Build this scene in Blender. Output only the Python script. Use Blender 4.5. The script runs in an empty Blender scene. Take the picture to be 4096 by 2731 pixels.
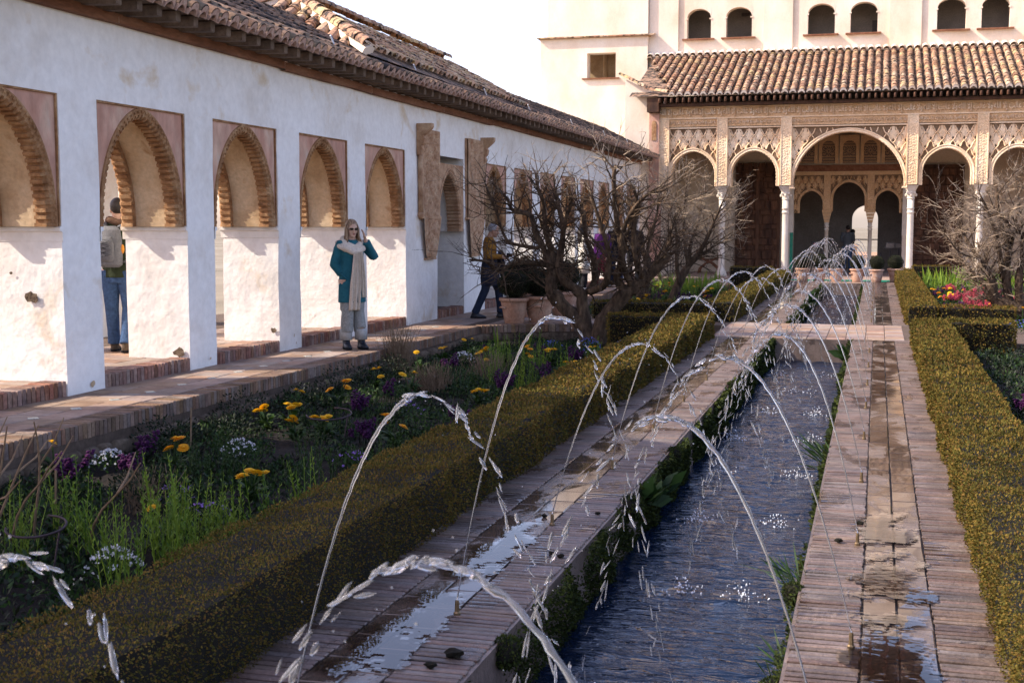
import bpy, math, random
import numpy as np
from mathutils import Vector, Matrix, noise
S = bpy.context.scene
COL = S.collection
R = random.Random(7)
NR = np.random.default_rng(11)
rad = math.radians

# ------------------------------------------------------------------ camera, sky, sun, exposure
cam = bpy.data.cameras.new('camera'); camo = bpy.data.objects.new('camera', cam); COL.objects.link(camo)
cam.sensor_width = 36.0; cam.lens = 45.918; cam.clip_start = 0.05; cam.clip_end = 6000
camo.location = (0, 0, 1.70); camo.rotation_euler = (rad(90 - 5.3322), 0, rad(15.5779))
cam.dof.use_dof = True; cam.dof.focus_distance = 11.0; cam.dof.aperture_fstop = 11.0
S.camera = camo
SUN_AZ, SUN_EL = 70.0, 39.3          # direction the light travels, from +Y towards +X; height
W = bpy.data.worlds.new('World'); S.world = W; W.use_nodes = True
nt = W.node_tree
bg = nt.nodes['Background']
sky = nt.nodes.new('ShaderNodeTexSky'); sky.sky_type = 'NISHITA'; sky.sun_disc = False
sky.sun_elevation = rad(SUN_EL); sky.sun_rotation = rad(SUN_AZ + 180)
sky.air_density = 1.0; sky.dust_density = 2.5; sky.ozone_density = 1.2; sky.altitude = 700
tn = nt.nodes.new('ShaderNodeMix'); tn.data_type = 'RGBA'; tn.blend_type = 'MULTIPLY'; tn.inputs[0].default_value = 1.0; tn.inputs[7].default_value = (1.21, .98, .99, 1)   # camera white balance
nt.links.new(sky.outputs[0], tn.inputs[6]); nt.links.new(tn.outputs[2], bg.inputs[0]); bg.inputs[1].default_value = 0.15
sun = bpy.data.lights.new('sun', 'SUN'); suno = bpy.data.objects.new('sun', sun); COL.objects.link(suno)
sun.energy = 3.0; sun.angle = rad(0.5); sun.color = (1.0, 0.90, 0.76)
_d = Vector((math.sin(rad(SUN_AZ)) * math.cos(rad(SUN_EL)), math.cos(rad(SUN_AZ)) * math.cos(rad(SUN_EL)), -math.sin(rad(SUN_EL))))
suno.rotation_euler = _d.to_track_quat('-Z', 'Y').to_euler()
vs = S.view_settings; vs.view_transform = 'Standard'; vs.look = 'None'; vs.gamma = 1; vs.use_curve_mapping = False
vs.exposure = 1.32
try:
    S.cycles.max_bounces = 8; S.cycles.diffuse_bounces = 5; S.cycles.glossy_bounces = 4
    S.cycles.transmission_bounces = 6; S.cycles.transparent_max_bounces = 12; S.cycles.caustics_reflective = False
    S.cycles.caustics_refractive = False; S.cycles.sample_clamp_indirect = 6; S.cycles.use_denoising = True
except Exception: pass

# ------------------------------------------------------------------ helpers
def N3(x, y, z, s=1.0): return noise.noise(Vector((x * s, y * s, z * s)))

def props(o, label=None, cat=None, group=None, kind=None):
    if label: o['label'] = label
    if cat: o['category'] = cat
    if group: o['group'] = group
    if kind: o['kind'] = kind
    return o

def link(o, parent=None, world=True):
    COL.objects.link(o)
    if parent is not None:
        o.parent = parent
        if world:
            base = Vector((0, 0, 0)); p = parent
            while p is not None: base += p.location; p = p.parent if p.parent else None
            if parent.parent is not None: base = parent_world(parent)
            o.matrix_parent_inverse = Matrix.Translation(-base)
    return o

def parent_world(p):
    if p.parent is None: return Vector(p.location)
    return parent_world(p.parent) + p.matrix_parent_inverse.to_translation() + Vector(p.location)

def thing(name, loc=(0, 0, 0), label=None, cat=None, group=None, kind=None, rz=0):
    o = bpy.data.objects.new(name, None); COL.objects.link(o); o.location = loc; o.rotation_euler = (0, 0, rz)
    o.empty_display_size = 0.2
    return props(o, label, cat, group, kind)

def inst(name, mesh, parent, loc=(0, 0, 0), rot=(0, 0, 0), sc=(1, 1, 1), world=True, **k):
    o = bpy.data.objects.new(name, mesh); o.location = loc; o.rotation_euler = rot; o.scale = sc
    link(o, parent, world); return props(o, **k)

def copy_tree(src, loc, rz=0, sc=1.0, label=None, group=None):
    c = src.copy(); COL.objects.link(c); c.location = loc; c.rotation_euler = (0, 0, rz); c.scale = (sc, sc, sc)
    if label: c['label'] = label
    if group: c['group'] = group
    for ch in list(src.children):
        d = ch.copy(); COL.objects.link(d); d.parent = c
        for g in list(ch.children):
            e = g.copy(); COL.objects.link(e); e.parent = d
    return c

class MB:
    def __init__(s): s.v = []; s.f = []; s.m = []; s.t = []; s.tint = 0.0; s.mi = 0
    def vert(s, p): s.v.append(tuple(p)); s.t.append(s.tint); return len(s.v) - 1
    def face(s, idx): s.f.append(tuple(idx)); s.m.append(s.mi)
    def poly(s, pts): s.face([s.vert(p) for p in pts])
    def box(s, x0, x1, y0, y1, z0, z1, M=None):
        P = [(x0, y0, z0), (x1, y0, z0), (x1, y1, z0), (x0, y1, z0), (x0, y0, z1), (x1, y0, z1), (x1, y1, z1), (x0, y1, z1)]
        if M is not None: P = [M @ Vector(p) for p in P]
        b = [s.vert(p) for p in P]
        for q in ((0, 3, 2, 1), (4, 5, 6, 7), (0, 1, 5, 4), (1, 2, 6, 5), (2, 3, 7, 6), (3, 0, 4, 7)): s.face([b[i] for i in q])
    def cbox(s, x0, x1, y0, y1, z0, z1, c=.005, M=None):   # box with chamfered top, no bottom
        P = [(x0, y0, z0), (x1, y0, z0), (x1, y1, z0), (x0, y1, z0), (x0, y0, z1 - c), (x1, y0, z1 - c), (x1, y1, z1 - c), (x0, y1, z1 - c),
             (x0 + c, y0 + c, z1), (x1 - c, y0 + c, z1), (x1 - c, y1 - c, z1), (x0 + c, y1 - c, z1)]
        if M is not None: P = [M @ Vector(p) for p in P]
        b = [s.vert(p) for p in P]
        for o in (0, 4):
            for i in range(4): s.face([b[o + i], b[o + (i + 1) % 4], b[o + 4 + (i + 1) % 4], b[o + 4 + i]])
        s.face(b[8:12])
    def ring(s, c, u, w, ru, rw, n, ph=0):
        return [s.vert(c + u * (ru * math.cos(2 * math.pi * i / n + ph)) + w * (rw * math.sin(2 * math.pi * i / n + ph))) for i in range(n)]
    def bridge(s, a, b):
        n = len(a)
        for i in range(n): s.face((a[i], a[(i + 1) % n], b[(i + 1) % n], b[i]))
    def tube(s, pts, rads, n=6, cap=True, flat=1.0, ref=None):
        pts = [Vector(p) for p in pts]; k = len(pts)
        if not hasattr(rads, '__len__'): rads = [rads] * k
        prev = None; u = None; first = None
        for i in range(k):
            t = (pts[min(i + 1, k - 1)] - pts[max(i - 1, 0)])
            if t.length < 1e-9: t = Vector((0, 0, 1))
            t.normalize()
            if u is None:
                u = Vector(ref) if ref else (Vector((1, 0, 0)) if abs(t.x) < .8 else Vector((0, 1, 0)))
            u = (u - t * u.dot(t))
            if u.length < 1e-6: u = t.orthogonal()
            u.normalize(); w = t.cross(u)
            r = rads[i]
            ra, rb = (r, r * flat) if not isinstance(r, tuple) else r
            rg = s.ring(pts[i], u, w, ra, rb, n)
            if prev is None: first = rg
            else: s.bridge(prev, rg)
            prev = rg
        if cap: s.face(first[::-1]); s.face(prev)
    def lathe(s, prof, c=(0, 0, 0), n=16, cap=True, sq=None):
        c = Vector(c); prev = None; first = None
        for r, z in prof:
            rg = []
            for i in range(n):
                a = 2 * math.pi * (i + .5) / n; q = r
                if sq: q = r * min(1.0 / max(abs(math.cos(a)), abs(math.sin(a))), 1 + sq)
                rg.append(s.vert((c.x + q * math.cos(a), c.y + q * math.sin(a), c.z + z)))
            if prev: s.bridge(prev, rg)
            else: first = rg
            prev = rg
        if cap: s.face(first[::-1]); s.face(prev)
    def blob(s, c, r, n=6, m=4, axis=None, jit=0.0, rr=R):
        c = Vector(c); rx, ry, rz = r if hasattr(r, '__len__') else (r, r, r)
        q = Vector((0, 0, 1)).rotation_difference(Vector(axis).normalized()) if axis is not None else None
        def P(x, y, z):
            j = 1 + (rr.uniform(-jit, jit) if jit else 0)
            p = Vector((x * rx * j, y * ry * j, z * rz * j))
            if q: p = q @ p
            return s.vert(c + p)
        top = P(0, 0, 1); bot = P(0, 0, -1); rows = []
        for k in range(1, m):
            th = math.pi * k / m
            rows.append([P(math.sin(th) * math.cos(2 * math.pi * i / n), math.sin(th) * math.sin(2 * math.pi * i / n), math.cos(th)) for i in range(n)])
        for i in range(n):
            s.face((top, rows[0][i], rows[0][(i + 1) % n])); s.face((bot, rows[-1][(i + 1) % n], rows[-1][i]))
        for a, b in zip(rows, rows[1:]): s.bridge(a[::-1], b[::-1])
    def grid(s, fn, nu, nv, flip=False):
        idx = [[s.vert(fn(i / nu, j / nv)) for j in range(nv + 1)] for i in range(nu + 1)]
        for i in range(nu):
            for j in range(nv):
                q = (idx[i][j], idx[i + 1][j], idx[i + 1][j + 1], idx[i][j + 1])
                s.face(q[::-1] if flip else q)
    def mesh(s, name, mats, smooth=False):
        me = bpy.data.meshes.new(name); me.from_pydata(s.v, [], s.f)
        for m in (mats if isinstance(mats, (list, tuple)) else [mats]): me.materials.append(m)
        if any(s.m): me.polygons.foreach_set('material_index', s.m)
        if any(s.t):
            a = me.attributes.new('tint', 'FLOAT', 'POINT'); a.data.foreach_set('value', s.t)
        if smooth: me.polygons.foreach_set('use_smooth', [True] * len(me.polygons))
        me.update(); return me
    def build(s, name, mats, parent=None, smooth=False, world=True, fix=False, **k):
        me = s.mesh(name, mats, smooth)
        if fix: fixnormals(me)
        o = bpy.data.objects.new(name, me); link(o, parent, world); return props(o, **k)

def fixnormals(me):
    import bmesh
    bm = bmesh.new(); bm.from_mesh(me); bmesh.ops.recalc_face_normals(bm, faces=bm.faces); bm.to_mesh(me); bm.free()

def cells(xs, ys, zs, occ, fn=None, mb=None):
    """solid made of the grid cells for which occ(i,j,k) holds, shared vertices, only outer faces"""
    mb = mb or MB(); ids = {}
    def V(i, j, k):
        if (i, j, k) not in ids:
            p = (xs[i], ys[j], zs[k]); ids[(i, j, k)] = mb.vert(fn(*p) if fn else p)
        return ids[(i, j, k)]
    nx, ny, nz = len(xs) - 1, len(ys) - 1, len(zs) - 1
    O = lambda i, j, k: 0 <= i < nx and 0 <= j < ny and 0 <= k < nz and occ(i, j, k)
    for i in range(nx):
        for j in range(ny):
            for k in range(nz):
                if not O(i, j, k): continue
                if not O(i - 1, j, k): mb.face((V(i, j, k), V(i, j, k + 1), V(i, j + 1, k + 1), V(i, j + 1, k)))
                if not O(i + 1, j, k): mb.face((V(i + 1, j, k), V(i + 1, j + 1, k), V(i + 1, j + 1, k + 1), V(i + 1, j, k + 1)))
                if not O(i, j - 1, k): mb.face((V(i, j, k), V(i + 1, j, k), V(i + 1, j, k + 1), V(i, j, k + 1)))
                if not O(i, j + 1, k): mb.face((V(i, j + 1, k), V(i, j + 1, k + 1), V(i + 1, j + 1, k + 1), V(i + 1, j + 1, k)))
                if not O(i, j, k - 1): mb.face((V(i, j, k), V(i, j + 1, k), V(i + 1, j + 1, k), V(i + 1, j, k)))
                if not O(i, j, k + 1): mb.face((V(i, j, k + 1), V(i + 1, j, k + 1), V(i + 1, j + 1, k + 1), V(i, j + 1, k + 1)))
    return mb

def big(name, V, F, mat, parent=None, tint=None, smooth=False, world=True, mats=None, mi=None, **k):
    me = bpy.data.meshes.new(name); V = np.asarray(V, np.float32); F = np.asarray(F, np.int32)
    n, m = F.shape
    me.vertices.add(len(V)); me.vertices.foreach_set('co', V.ravel())
    me.loops.add(n * m); me.loops.foreach_set('vertex_index', F.ravel())
    me.polygons.add(n); me.polygons.foreach_set('loop_start', np.arange(0, n * m, m, dtype=np.int32))
    for q in (mats or [mat]): me.materials.append(q)
    if mi is not None: me.polygons.foreach_set('material_index', np.asarray(mi, np.int32))
    if tint is not None:
        a = me.attributes.new('tint', 'FLOAT', 'POINT'); a.data.foreach_set('value', np.asarray(tint, np.float32))
    if smooth: me.polygons.foreach_set('use_smooth', np.ones(n, bool))
    me.update(calc_edges=True); me.validate()
    o = bpy.data.objects.new(name, me); link(o, parent, world); return props(o, **k)

def leafquads(P, D, size, asp=.5, up=None, cup=0.0):
    """P base points (n,3), D leaf directions (n,3); returns rhombus leaves"""
    n = len(P); D = D / (np.linalg.norm(D, axis=1, keepdims=True) + 1e-9)
    r = NR.normal(size=(n, 3)) if up is None else up + NR.normal(size=(n, 3)) * .35
    Sd = np.cross(D, r); Sd /= (np.linalg.norm(Sd, axis=1, keepdims=True) + 1e-9)
    L = size * NR.uniform(.65, 1.25, size=(n, 1)); Wd = L * asp * .5
    mid = P + D * L * .5
    V = np.stack([P, mid + Sd * Wd, P + D * L, mid - Sd * Wd], 1).reshape(-1, 3)
    F = np.arange(4 * n, dtype=np.int32).reshape(n, 4)
    return V, F

# ------------------------------------------------------------------ materials
def rgb(c): return (*c, 1.0)

def M(name, cols, scale=3.0, rough=.85, bump=0.0, bscale=40.0, detail=5, stretch=(1, 1, 1), rand=0.0, hue=0.0, mott=.15, mscale=25.0,
      spec=.3, wet=0.0, trans=0.0, tintramp=None, dirt=None, dscale=2.0, dthr=.6, metal=0.0, coords='W', bdist=.01, b2=0.0, b2scale=3.0):
    m = bpy.data.materials.new(name); m.use_nodes = True; t = m.node_tree; nd, ln = t.nodes, t.links
    b = nd['Principled BSDF']; out = nd['Material Output']
    b.inputs['Roughness'].default_value = rough; b.inputs['Specular IOR Level'].default_value = spec; b.inputs['Metallic'].default_value = metal
    if coords == 'W': g = nd.new('ShaderNodeNewGeometry'); pos = g.outputs['Position']
    else: g = nd.new('ShaderNodeTexCoord'); pos = g.outputs['Object']
    mp = nd.new('ShaderNodeMapping'); mp.inputs['Scale'].default_value = stretch; ln.new(pos, mp.inputs[0]); pos = mp.outputs[0]
    def nz(sc, det=detail, dist=0.0):
        x = nd.new('ShaderNodeTexNoise'); x.inputs['Scale'].default_value = sc; x.inputs['Detail'].default_value = det
        x.inputs['Roughness'].default_value = .6; x.inputs['Distortion'].default_value = dist; ln.new(pos, x.inputs['Vector']); return x
    def ramp(src, cs, lo=.32, hi=.68):
        r = nd.new('ShaderNodeValToRGB'); e = r.color_ramp.elements
        while len(e) < len(cs): e.new(.5)
        for i, c in enumerate(cs): e[i].position = lo + (hi - lo) * i / max(1, len(cs) - 1); e[i].color = rgb(c)
        ln.new(src, r.inputs[0]); return r.outputs[0]
    def mix(a, bb, f, mode='MIX'):
        x = nd.new('ShaderNodeMix'); x.data_type = 'RGBA'; x.blend_type = mode
        for s_, v in ((x.inputs[0], f), (x.inputs[6], a), (x.inputs[7], bb)):
            if hasattr(v, 'node'): ln.new(v, s_)
            else: s_.default_value = v if isinstance(v, float) else rgb(v)
        return x.outputs[2]
    def math_(op, a, bb=0.0, c=None):
        x = nd.new('ShaderNodeMath'); x.operation = op
        for i, v in enumerate((a, bb) if c is None else (a, bb, c)):
            if hasattr(v, 'node'): ln.new(v, x.inputs[i])
            else: x.inputs[i].default_value = v
        return x.outputs[0]
    rnd = None
    if rand or hue or tintramp:
        oi = nd.new('ShaderNodeObjectInfo'); at = nd.new('ShaderNodeAttribute'); at.attribute_name = 'tint'
        rnd = math_('FRACT', math_('ADD', oi.outputs['Random'], at.outputs['Fac']))
    if tintramp:
        col = ramp(rnd, tintramp, 0.0, 1.0)
    elif len(cols) == 1:
        x = nd.new('ShaderNodeRGB'); x.outputs[0].default_value = rgb(cols[0]); col = x.outputs[0]
    else: col = ramp(nz(scale).outputs['Fac'], cols)
    if mott:
        k = ramp(nz(mscale, 3).outputs['Fac'], [(1 - mott,) * 3, (1 + mott,) * 3], .3, .7)
        col = mix(col, k, 1.0, 'MULTIPLY')
    if dirt:
        f = nd.new('ShaderNodeMapRange'); f.inputs[1].default_value = dthr; f.inputs[2].default_value = dthr + .12
        ln.new(nz(dscale, 8, .4).outputs['Fac'], f.inputs[0]); col = mix(col, dirt, f.outputs[0])
    if (rand or hue):
        h = nd.new('ShaderNodeHueSaturation'); ln.new(col, h.inputs['Color'])
        ln.new(math_('MULTIPLY_ADD', rnd, 2 * rand, 1 - rand), h.inputs['Value'])
        if hue:
            r2 = math_('FRACT', math_('MULTIPLY', rnd, 17.31))
            ln.new(math_('MULTIPLY_ADD', r2, 2 * hue, .5 - hue), h.inputs['Hue'])
            ln.new(math_('MULTIPLY_ADD', math_('FRACT', math_('MULTIPLY', rnd, 41.7)), .6, .65), h.inputs['Saturation'])
        col = h.outputs[0]
    wm = None
    if wet:                      # soaked patches: darker, smooth, mirror-like
        mp2 = nd.new('ShaderNodeMapping'); mp2.inputs['Scale'].default_value = (1.5, .75, 1); ln.new(g.outputs['Position'], mp2.inputs[0])
        wn = nd.new('ShaderNodeTexNoise'); wn.inputs['Scale'].default_value = 2.2; wn.inputs['Detail'].default_value = 8; wn.inputs['Roughness'].default_value = .62; wn.inputs['Distortion'].default_value = .5; ln.new(mp2.outputs[0], wn.inputs['Vector'])
        w_ = nd.new('ShaderNodeMapRange'); w_.inputs[1].default_value = .60 - .16 * wet; w_.inputs[2].default_value = .66 - .16 * wet; ln.new(wn.outputs['Fac'], w_.inputs[0]); wm = w_.outputs[0]
        col = mix(col, mix(col, (.52, .50, .49), 1.0, 'MULTIPLY'), wm)
        rr_ = nd.new('ShaderNodeMapRange'); rr_.inputs[3].default_value = rough; rr_.inputs[4].default_value = .045; ln.new(wm, rr_.inputs[0]); ln.new(rr_.outputs[0], b.inputs['Roughness'])
    ln.new(col, b.inputs['Base Color'])
    nrm = None
    if b2:
        bp = nd.new('ShaderNodeBump'); bp.inputs['Strength'].default_value = b2; bp.inputs['Distance'].default_value = .05
        ln.new(nz(b2scale, 3).outputs['Fac'], bp.inputs['Height']); nrm = bp.outputs[0]
    if bump:
        bp = nd.new('ShaderNodeBump'); bp.inputs['Strength'].default_value = bump; bp.inputs['Distance'].default_value = bdist
        if wm: ln.new(math_('MULTIPLY_ADD', wm, -.94 * bump, bump), bp.inputs['Strength'])
        ln.new(nz(bscale, 4).outputs['Fac'], bp.inputs['Height'])
        if nrm: ln.new(nrm, bp.inputs['Normal'])
        nrm = bp.outputs[0]
    if nrm: ln.new(nrm, b.inputs['Normal'])
    if trans:
        tr = nd.new('ShaderNodeBsdfTranslucent'); ln.new(col, tr.inputs[0]); ms = nd.new('ShaderNodeMixShader'); ms.inputs[0].default_value = trans
        ln.new(b.outputs[0], ms.inputs[1]); ln.new(tr.outputs[0], ms.inputs[2]); ln.new(ms.outputs[0], out.inputs[0])
    m['_'] = 1
    return m

MT = {}
MT['plaster'] = M('white_plaster', [(.72, .68, .62), (.82, .80, .76), (.86, .85, .82)], 1.3, .9, .6, 7, mott=.06, mscale=11, b2=.45, b2scale=3.2, dirt=(.66, .55, .40), dscale=1.4, dthr=.60)
MT['tower'] = M('tower_plaster', [(.68, .55, .41), (.77, .66, .53), (.80, .73, .63)], .8, .9, .5, 14, mott=.05, dirt=(.62, .50, .36), dscale=.9, dthr=.66, stretch=(1, 1, .6))
MT['pink'] = M('pink_plaster', [(.44, .23, .16), (.52, .30, .22), (.60, .42, .31)], 3.0, .9, .3, 25, mott=.16, mscale=9, dirt=(.58, .46, .36), dscale=3, dthr=.60, stretch=(1, 1, .45))
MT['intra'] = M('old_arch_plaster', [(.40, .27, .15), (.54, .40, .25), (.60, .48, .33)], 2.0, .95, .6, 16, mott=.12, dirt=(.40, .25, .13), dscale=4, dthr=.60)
MT['mould'] = M('moulding_stucco', [(.20, .095, .04), (.31, .165, .075), (.44, .28, .15)], 6, .9, .5, 40, mott=.2)
MT['carve'] = M('carved_stucco', [(.30, .165, .09), (.42, .26, .155), (.52, .36, .23)], 5, .9, .6, 55, mott=.15)
MT['stucco'] = M('pale_carved_stucco', [(.70, .49, .29), (.79, .59, .38), (.85, .69, .49)], 1.6, .9, .5, 60, mott=.10, mscale=12)
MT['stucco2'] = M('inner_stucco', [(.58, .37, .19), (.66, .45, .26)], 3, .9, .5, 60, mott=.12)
MT['marble'] = M('marble', [(.62, .54, .43), (.74, .68, .58)], 3, .5, .1, 20, mott=.05, dirt=(.66, .54, .40), dscale=1.6, dthr=.66, spec=.4)
MT['wood'] = M('dark_wood', [(.045, .020, .012), (.09, .042, .022), (.13, .06, .03)], 5, .75, .3, 30, mott=.2, stretch=(1, 1, .3), rand=.25)
MT['wood_beam'] = M('red_brown_beam', [(.15, .062, .032), (.22, .095, .05), (.26, .13, .075)], 4, .85, .4, 25, mott=.2, stretch=(2, .4, 2))
MT['rafter'] = M('grey_rafter_wood', [(.11, .075, .055), (.19, .14, .105)], 6, .85, .3, 40, mott=.2, rand=.2)
MT['brick'] = M('brick', [(.13, .080, .054), (.19, .122, .085), (.26, .175, .125)], 6, .8, .6, 60, mott=.2, mscale=40, rand=.25, hue=.012)
MT['wetbrick'] = M('wet_brick', [(.085, .058, .044), (.140, .098, .078), (.195, .142, .115)], 4, .38, .5, 70, mott=.22, mscale=40, rand=.25, hue=.012, spec=.5, wet=.35)
MT['pavetile'] = M('paving_tile', [(.23, .15, .108), (.30, .205, .15), (.36, .26, .20)], 3, .7, .3, 45, mott=.15, mscale=18, rand=.16, hue=.010)
MT['wettile'] = M('wet_paving_tile', [(.085, .062, .048), (.135, .10, .08), (.19, .146, .118)], 3, .24, .25, 45, mott=.18, mscale=18, rand=.16, spec=.6, wet=1.0)
MT['steptile'] = M('step_brick', [(.15, .075, .052), (.215, .115, .085), (.28, .175, .13)], 8, .85, .6, 50, mott=.25, rand=.3, hue=.01)
MT['mortar'] = M('mortar', [(.075, .052, .038), (.12, .085, .062)], 8, .95, .4, 60, mott=.2)
MT['wetmortar'] = M('wet_mortar', [(.020, .015, .011), (.04, .029, .021)], 8, .6, .3, 60, mott=.2)
MT['stone'] = M('rubble_stone', [(.08, .055, .036), (.13, .093, .062), (.18, .135, .095)], 5, .95, .9, 18, mott=.3, bdist=.03)
MT['soil'] = M('dark_soil', [(.008, .0055, .004), (.019, .013, .0095)], 12, .95, .8, 60, mott=.4, bdist=.02)
MT['glaze_g'] = M('green_glazed_tile', [(.02, .22, .14), (.03, .30, .19)], 8, .2, 0, mott=.1, spec=.5)
MT['glaze_w'] = M('white_green_inset_tile', [(.16, .22, .19), (.40, .41, .37), (.44, .44, .40)], 60, .3, 0, mott=.1, spec=.5)
MT['tile'] = M('clay_roof_tile', [(.5, .3, .2)], 8, .9, .5, 50, mott=.25, mscale=20, tintramp=[(.36, .18, .10), (.50, .33, .20), (.55, .40, .20), (.42, .24, .15), (.58, .43, .29), (.30, .17, .11), (.52, .30, .18), (.47, .37, .25)],
               dirt=(.040, .033, .029), dscale=8, dthr=.49)
MT['olddtile'] = M('dark_lichen_tile', [(.5, .3, .2)], 8, .9, .5, 50, mott=.25, mscale=20, tintramp=[(.15, .085, .055), (.24, .145, .095), (.20, .13, .085), (.31, .20, .135), (.13, .085, .065), (.27, .175, .125)],
               dirt=(.035, .030, .027), dscale=6, dthr=.44)
MT['tileend'] = M('tile_end_mortar', [(.34, .20, .15), (.46, .31, .25), (.5, .38, .31)], 18, .9, .5, 60, mott=.2, dirt=(.14, .09, .07), dscale=9, dthr=.62)
MT['void'] = M('painted_dark_hollow', [(.10, .085, .08), (.14, .12, .11)], 2, .95)  # dark colour standing in for unlit hollows behind lattices and openings
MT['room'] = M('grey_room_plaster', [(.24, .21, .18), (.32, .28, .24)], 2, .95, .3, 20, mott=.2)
MT['terracotta'] = M('terracotta', [(.36, .19, .12), (.44, .26, .18), (.50, .34, .25)], 4, .85, .3, 30, mott=.2, rand=.12, dirt=(.52, .42, .34), dscale=3, dthr=.58)
MT['bark'] = M('bark', [(.035, .023, .014), (.080, .052, .032), (.14, .094, .058)], 14, .95, .9, 45, mott=.35, stretch=(1, 1, .35), bdist=.03)
MT['twig'] = M('sunlit_twig_tone', [(.20, .145, .095), (.34, .26, .18), (.42, .33, .24)], 3, .9, 0, mott=.2)  # paler copy of the bark, sunlight painted into the upper twigs
MT['hedge'] = M('hedge_leaf', [(.1, .1, .03)], 1, .75, 0, mott=.30, mscale=2.2, trans=.20, spec=.08, tintramp=[(.050, .058, .014), (.095, .080, .018), (.175, .108, .022), (.058, .064, .014), (.150, .080, .026), (.190, .130, .026), (.078, .076, .018), (.118, .092, .020)])
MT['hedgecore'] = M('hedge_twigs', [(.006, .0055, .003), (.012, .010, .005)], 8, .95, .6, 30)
MT['leaf'] = M('garden_leaf', [(.03, .06, .02)], 1, .55, 0, mott=.2, mscale=8, trans=.25, spec=.3, tintramp=[(.014, .038, .008), (.030, .068, .012), (.048, .092, .015), (.020, .048, .015), (.060, .100, .018)])
MT['darkleaf'] = M('dark_leaf', [(.03, .06, .02)], 1, .6, 0, mott=.25, mscale=5, trans=.15, tintramp=[(.005, .012, .004), (.010, .022, .006), (.018, .033, .009), (.008, .016, .007), (.022, .020, .009)])
MT['spike'] = M('sun_lightened_stem_leaf', [(.03, .06, .02)], 1, .5, 0, mott=.2, mscale=8, trans=.35, tintramp=[(.10, .19, .022), (.16, .26, .025), (.23, .32, .03), (.11, .20, .025)])  # the stems' own yellow-green, lightened in place of a patch of sun
MT['boxball'] = M('box_ball_leaf', [(.03, .06, .02)], 1, .5, 0, mott=.2, mscale=8, trans=.15, spec=.3, tintramp=[(.008, .016, .005), (.016, .026, .007), (.028, .034, .009), (.012, .020, .006), (.040, .038, .011)])
MT['moss'] = M('moss', [(.03, .06, .02)], 1, .9, 0, mott=.3, mscale=9, trans=.2, tintramp=[(.010, .017, .004), (.024, .038, .006), (.060, .075, .008), (.015, .024, .005), (.035, .052, .007)])
MT['yellow'] = M('yellow_petal', [(.80, .42, .01), (.85, .55, .02)], 30, .6, 0, mott=.1, trans=.2)
MT['orange'] = M('orange_petal', [(.80, .36, .01), (.85, .44, .02)], 30, .6, 0, mott=.1, trans=.2)
MT['purple'] = M('purple_petal', [(.040, .005, .040), (.085, .010, .085)], 30, .6, 0, mott=.2, trans=.2)
MT['violet'] = M('violet_petal', [(.30, .16, .52), (.38, .22, .6)], 30, .6, 0, mott=.2, trans=.2)
MT['white'] = M('white_petal', [(.75, .74, .76)], 30, .6, 0, mott=.1, trans=.2)
MT['red'] = M('red_pink_petal', [(.45, .03, .07), (.60, .09, .14)], 20, .6, 0, mott=.2, trans=.2)
MT['blue'] = M('blue_petal', [(.12, .16, .55)], 30, .6, 0, mott=.2, trans=.2)
MT['dry'] = M('dry_stalk', [(.16, .10, .06), (.26, .18, .11)], 10, .9, 0, mott=.2)
MT['metal'] = M('galvanised_metal', [(.42, .42, .42), (.52, .52, .52)], 20, .45, 0, metal=.7, mott=.1)
MT['iron'] = M('dark_iron', [(.03, .028, .03), (.06, .055, .055)], 20, .5, .1, mott=.2, spec=.5)
MT['rust'] = M('purple_rusted_iron', [(.035, .022, .026), (.06, .04, .045)], 20, .6, .1, mott=.2)
MT['brass'] = M('aged_brass', [(.16, .11, .06), (.24, .17, .09)], 20, .4, .1, mott=.2, metal=.6)
# ------------------------------------------------------------------ water materials
def water_mat():
    m = bpy.data.materials.new('canal_water'); m.use_nodes = True; t = m.node_tree; nd, ln = t.nodes, t.links; b = nd['Principled BSDF']
    b.inputs['Base Color'].default_value = (.003, .010, .028, 1); b.inputs['Roughness'].default_value = .03
    b.inputs['IOR'].default_value = 1.33; b.inputs['Specular IOR Level'].default_value = .75
    g = nd.new('ShaderNodeNewGeometry'); mp = nd.new('ShaderNodeMapping'); mp.inputs['Scale'].default_value = (5.0, 17.0, 1); ln.new(g.outputs['Position'], mp.inputs[0])
    n1 = nd.new('ShaderNodeTexNoise'); n1.inputs['Scale'].default_value = 1.0; n1.inputs['Detail'].default_value = 3; n1.inputs['Distortion'].default_value = .8; ln.new(mp.outputs[0], n1.inputs['Vector'])
    b1 = nd.new('ShaderNodeBump'); b1.inputs['Strength'].default_value = .85; b1.inputs['Distance'].default_value = .035; ln.new(n1.outputs['Fac'], b1.inputs['Height'])
    ln.new(b1.outputs[0], b.inputs['Normal'])
    return m
MT['water'] = water_mat()

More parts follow.
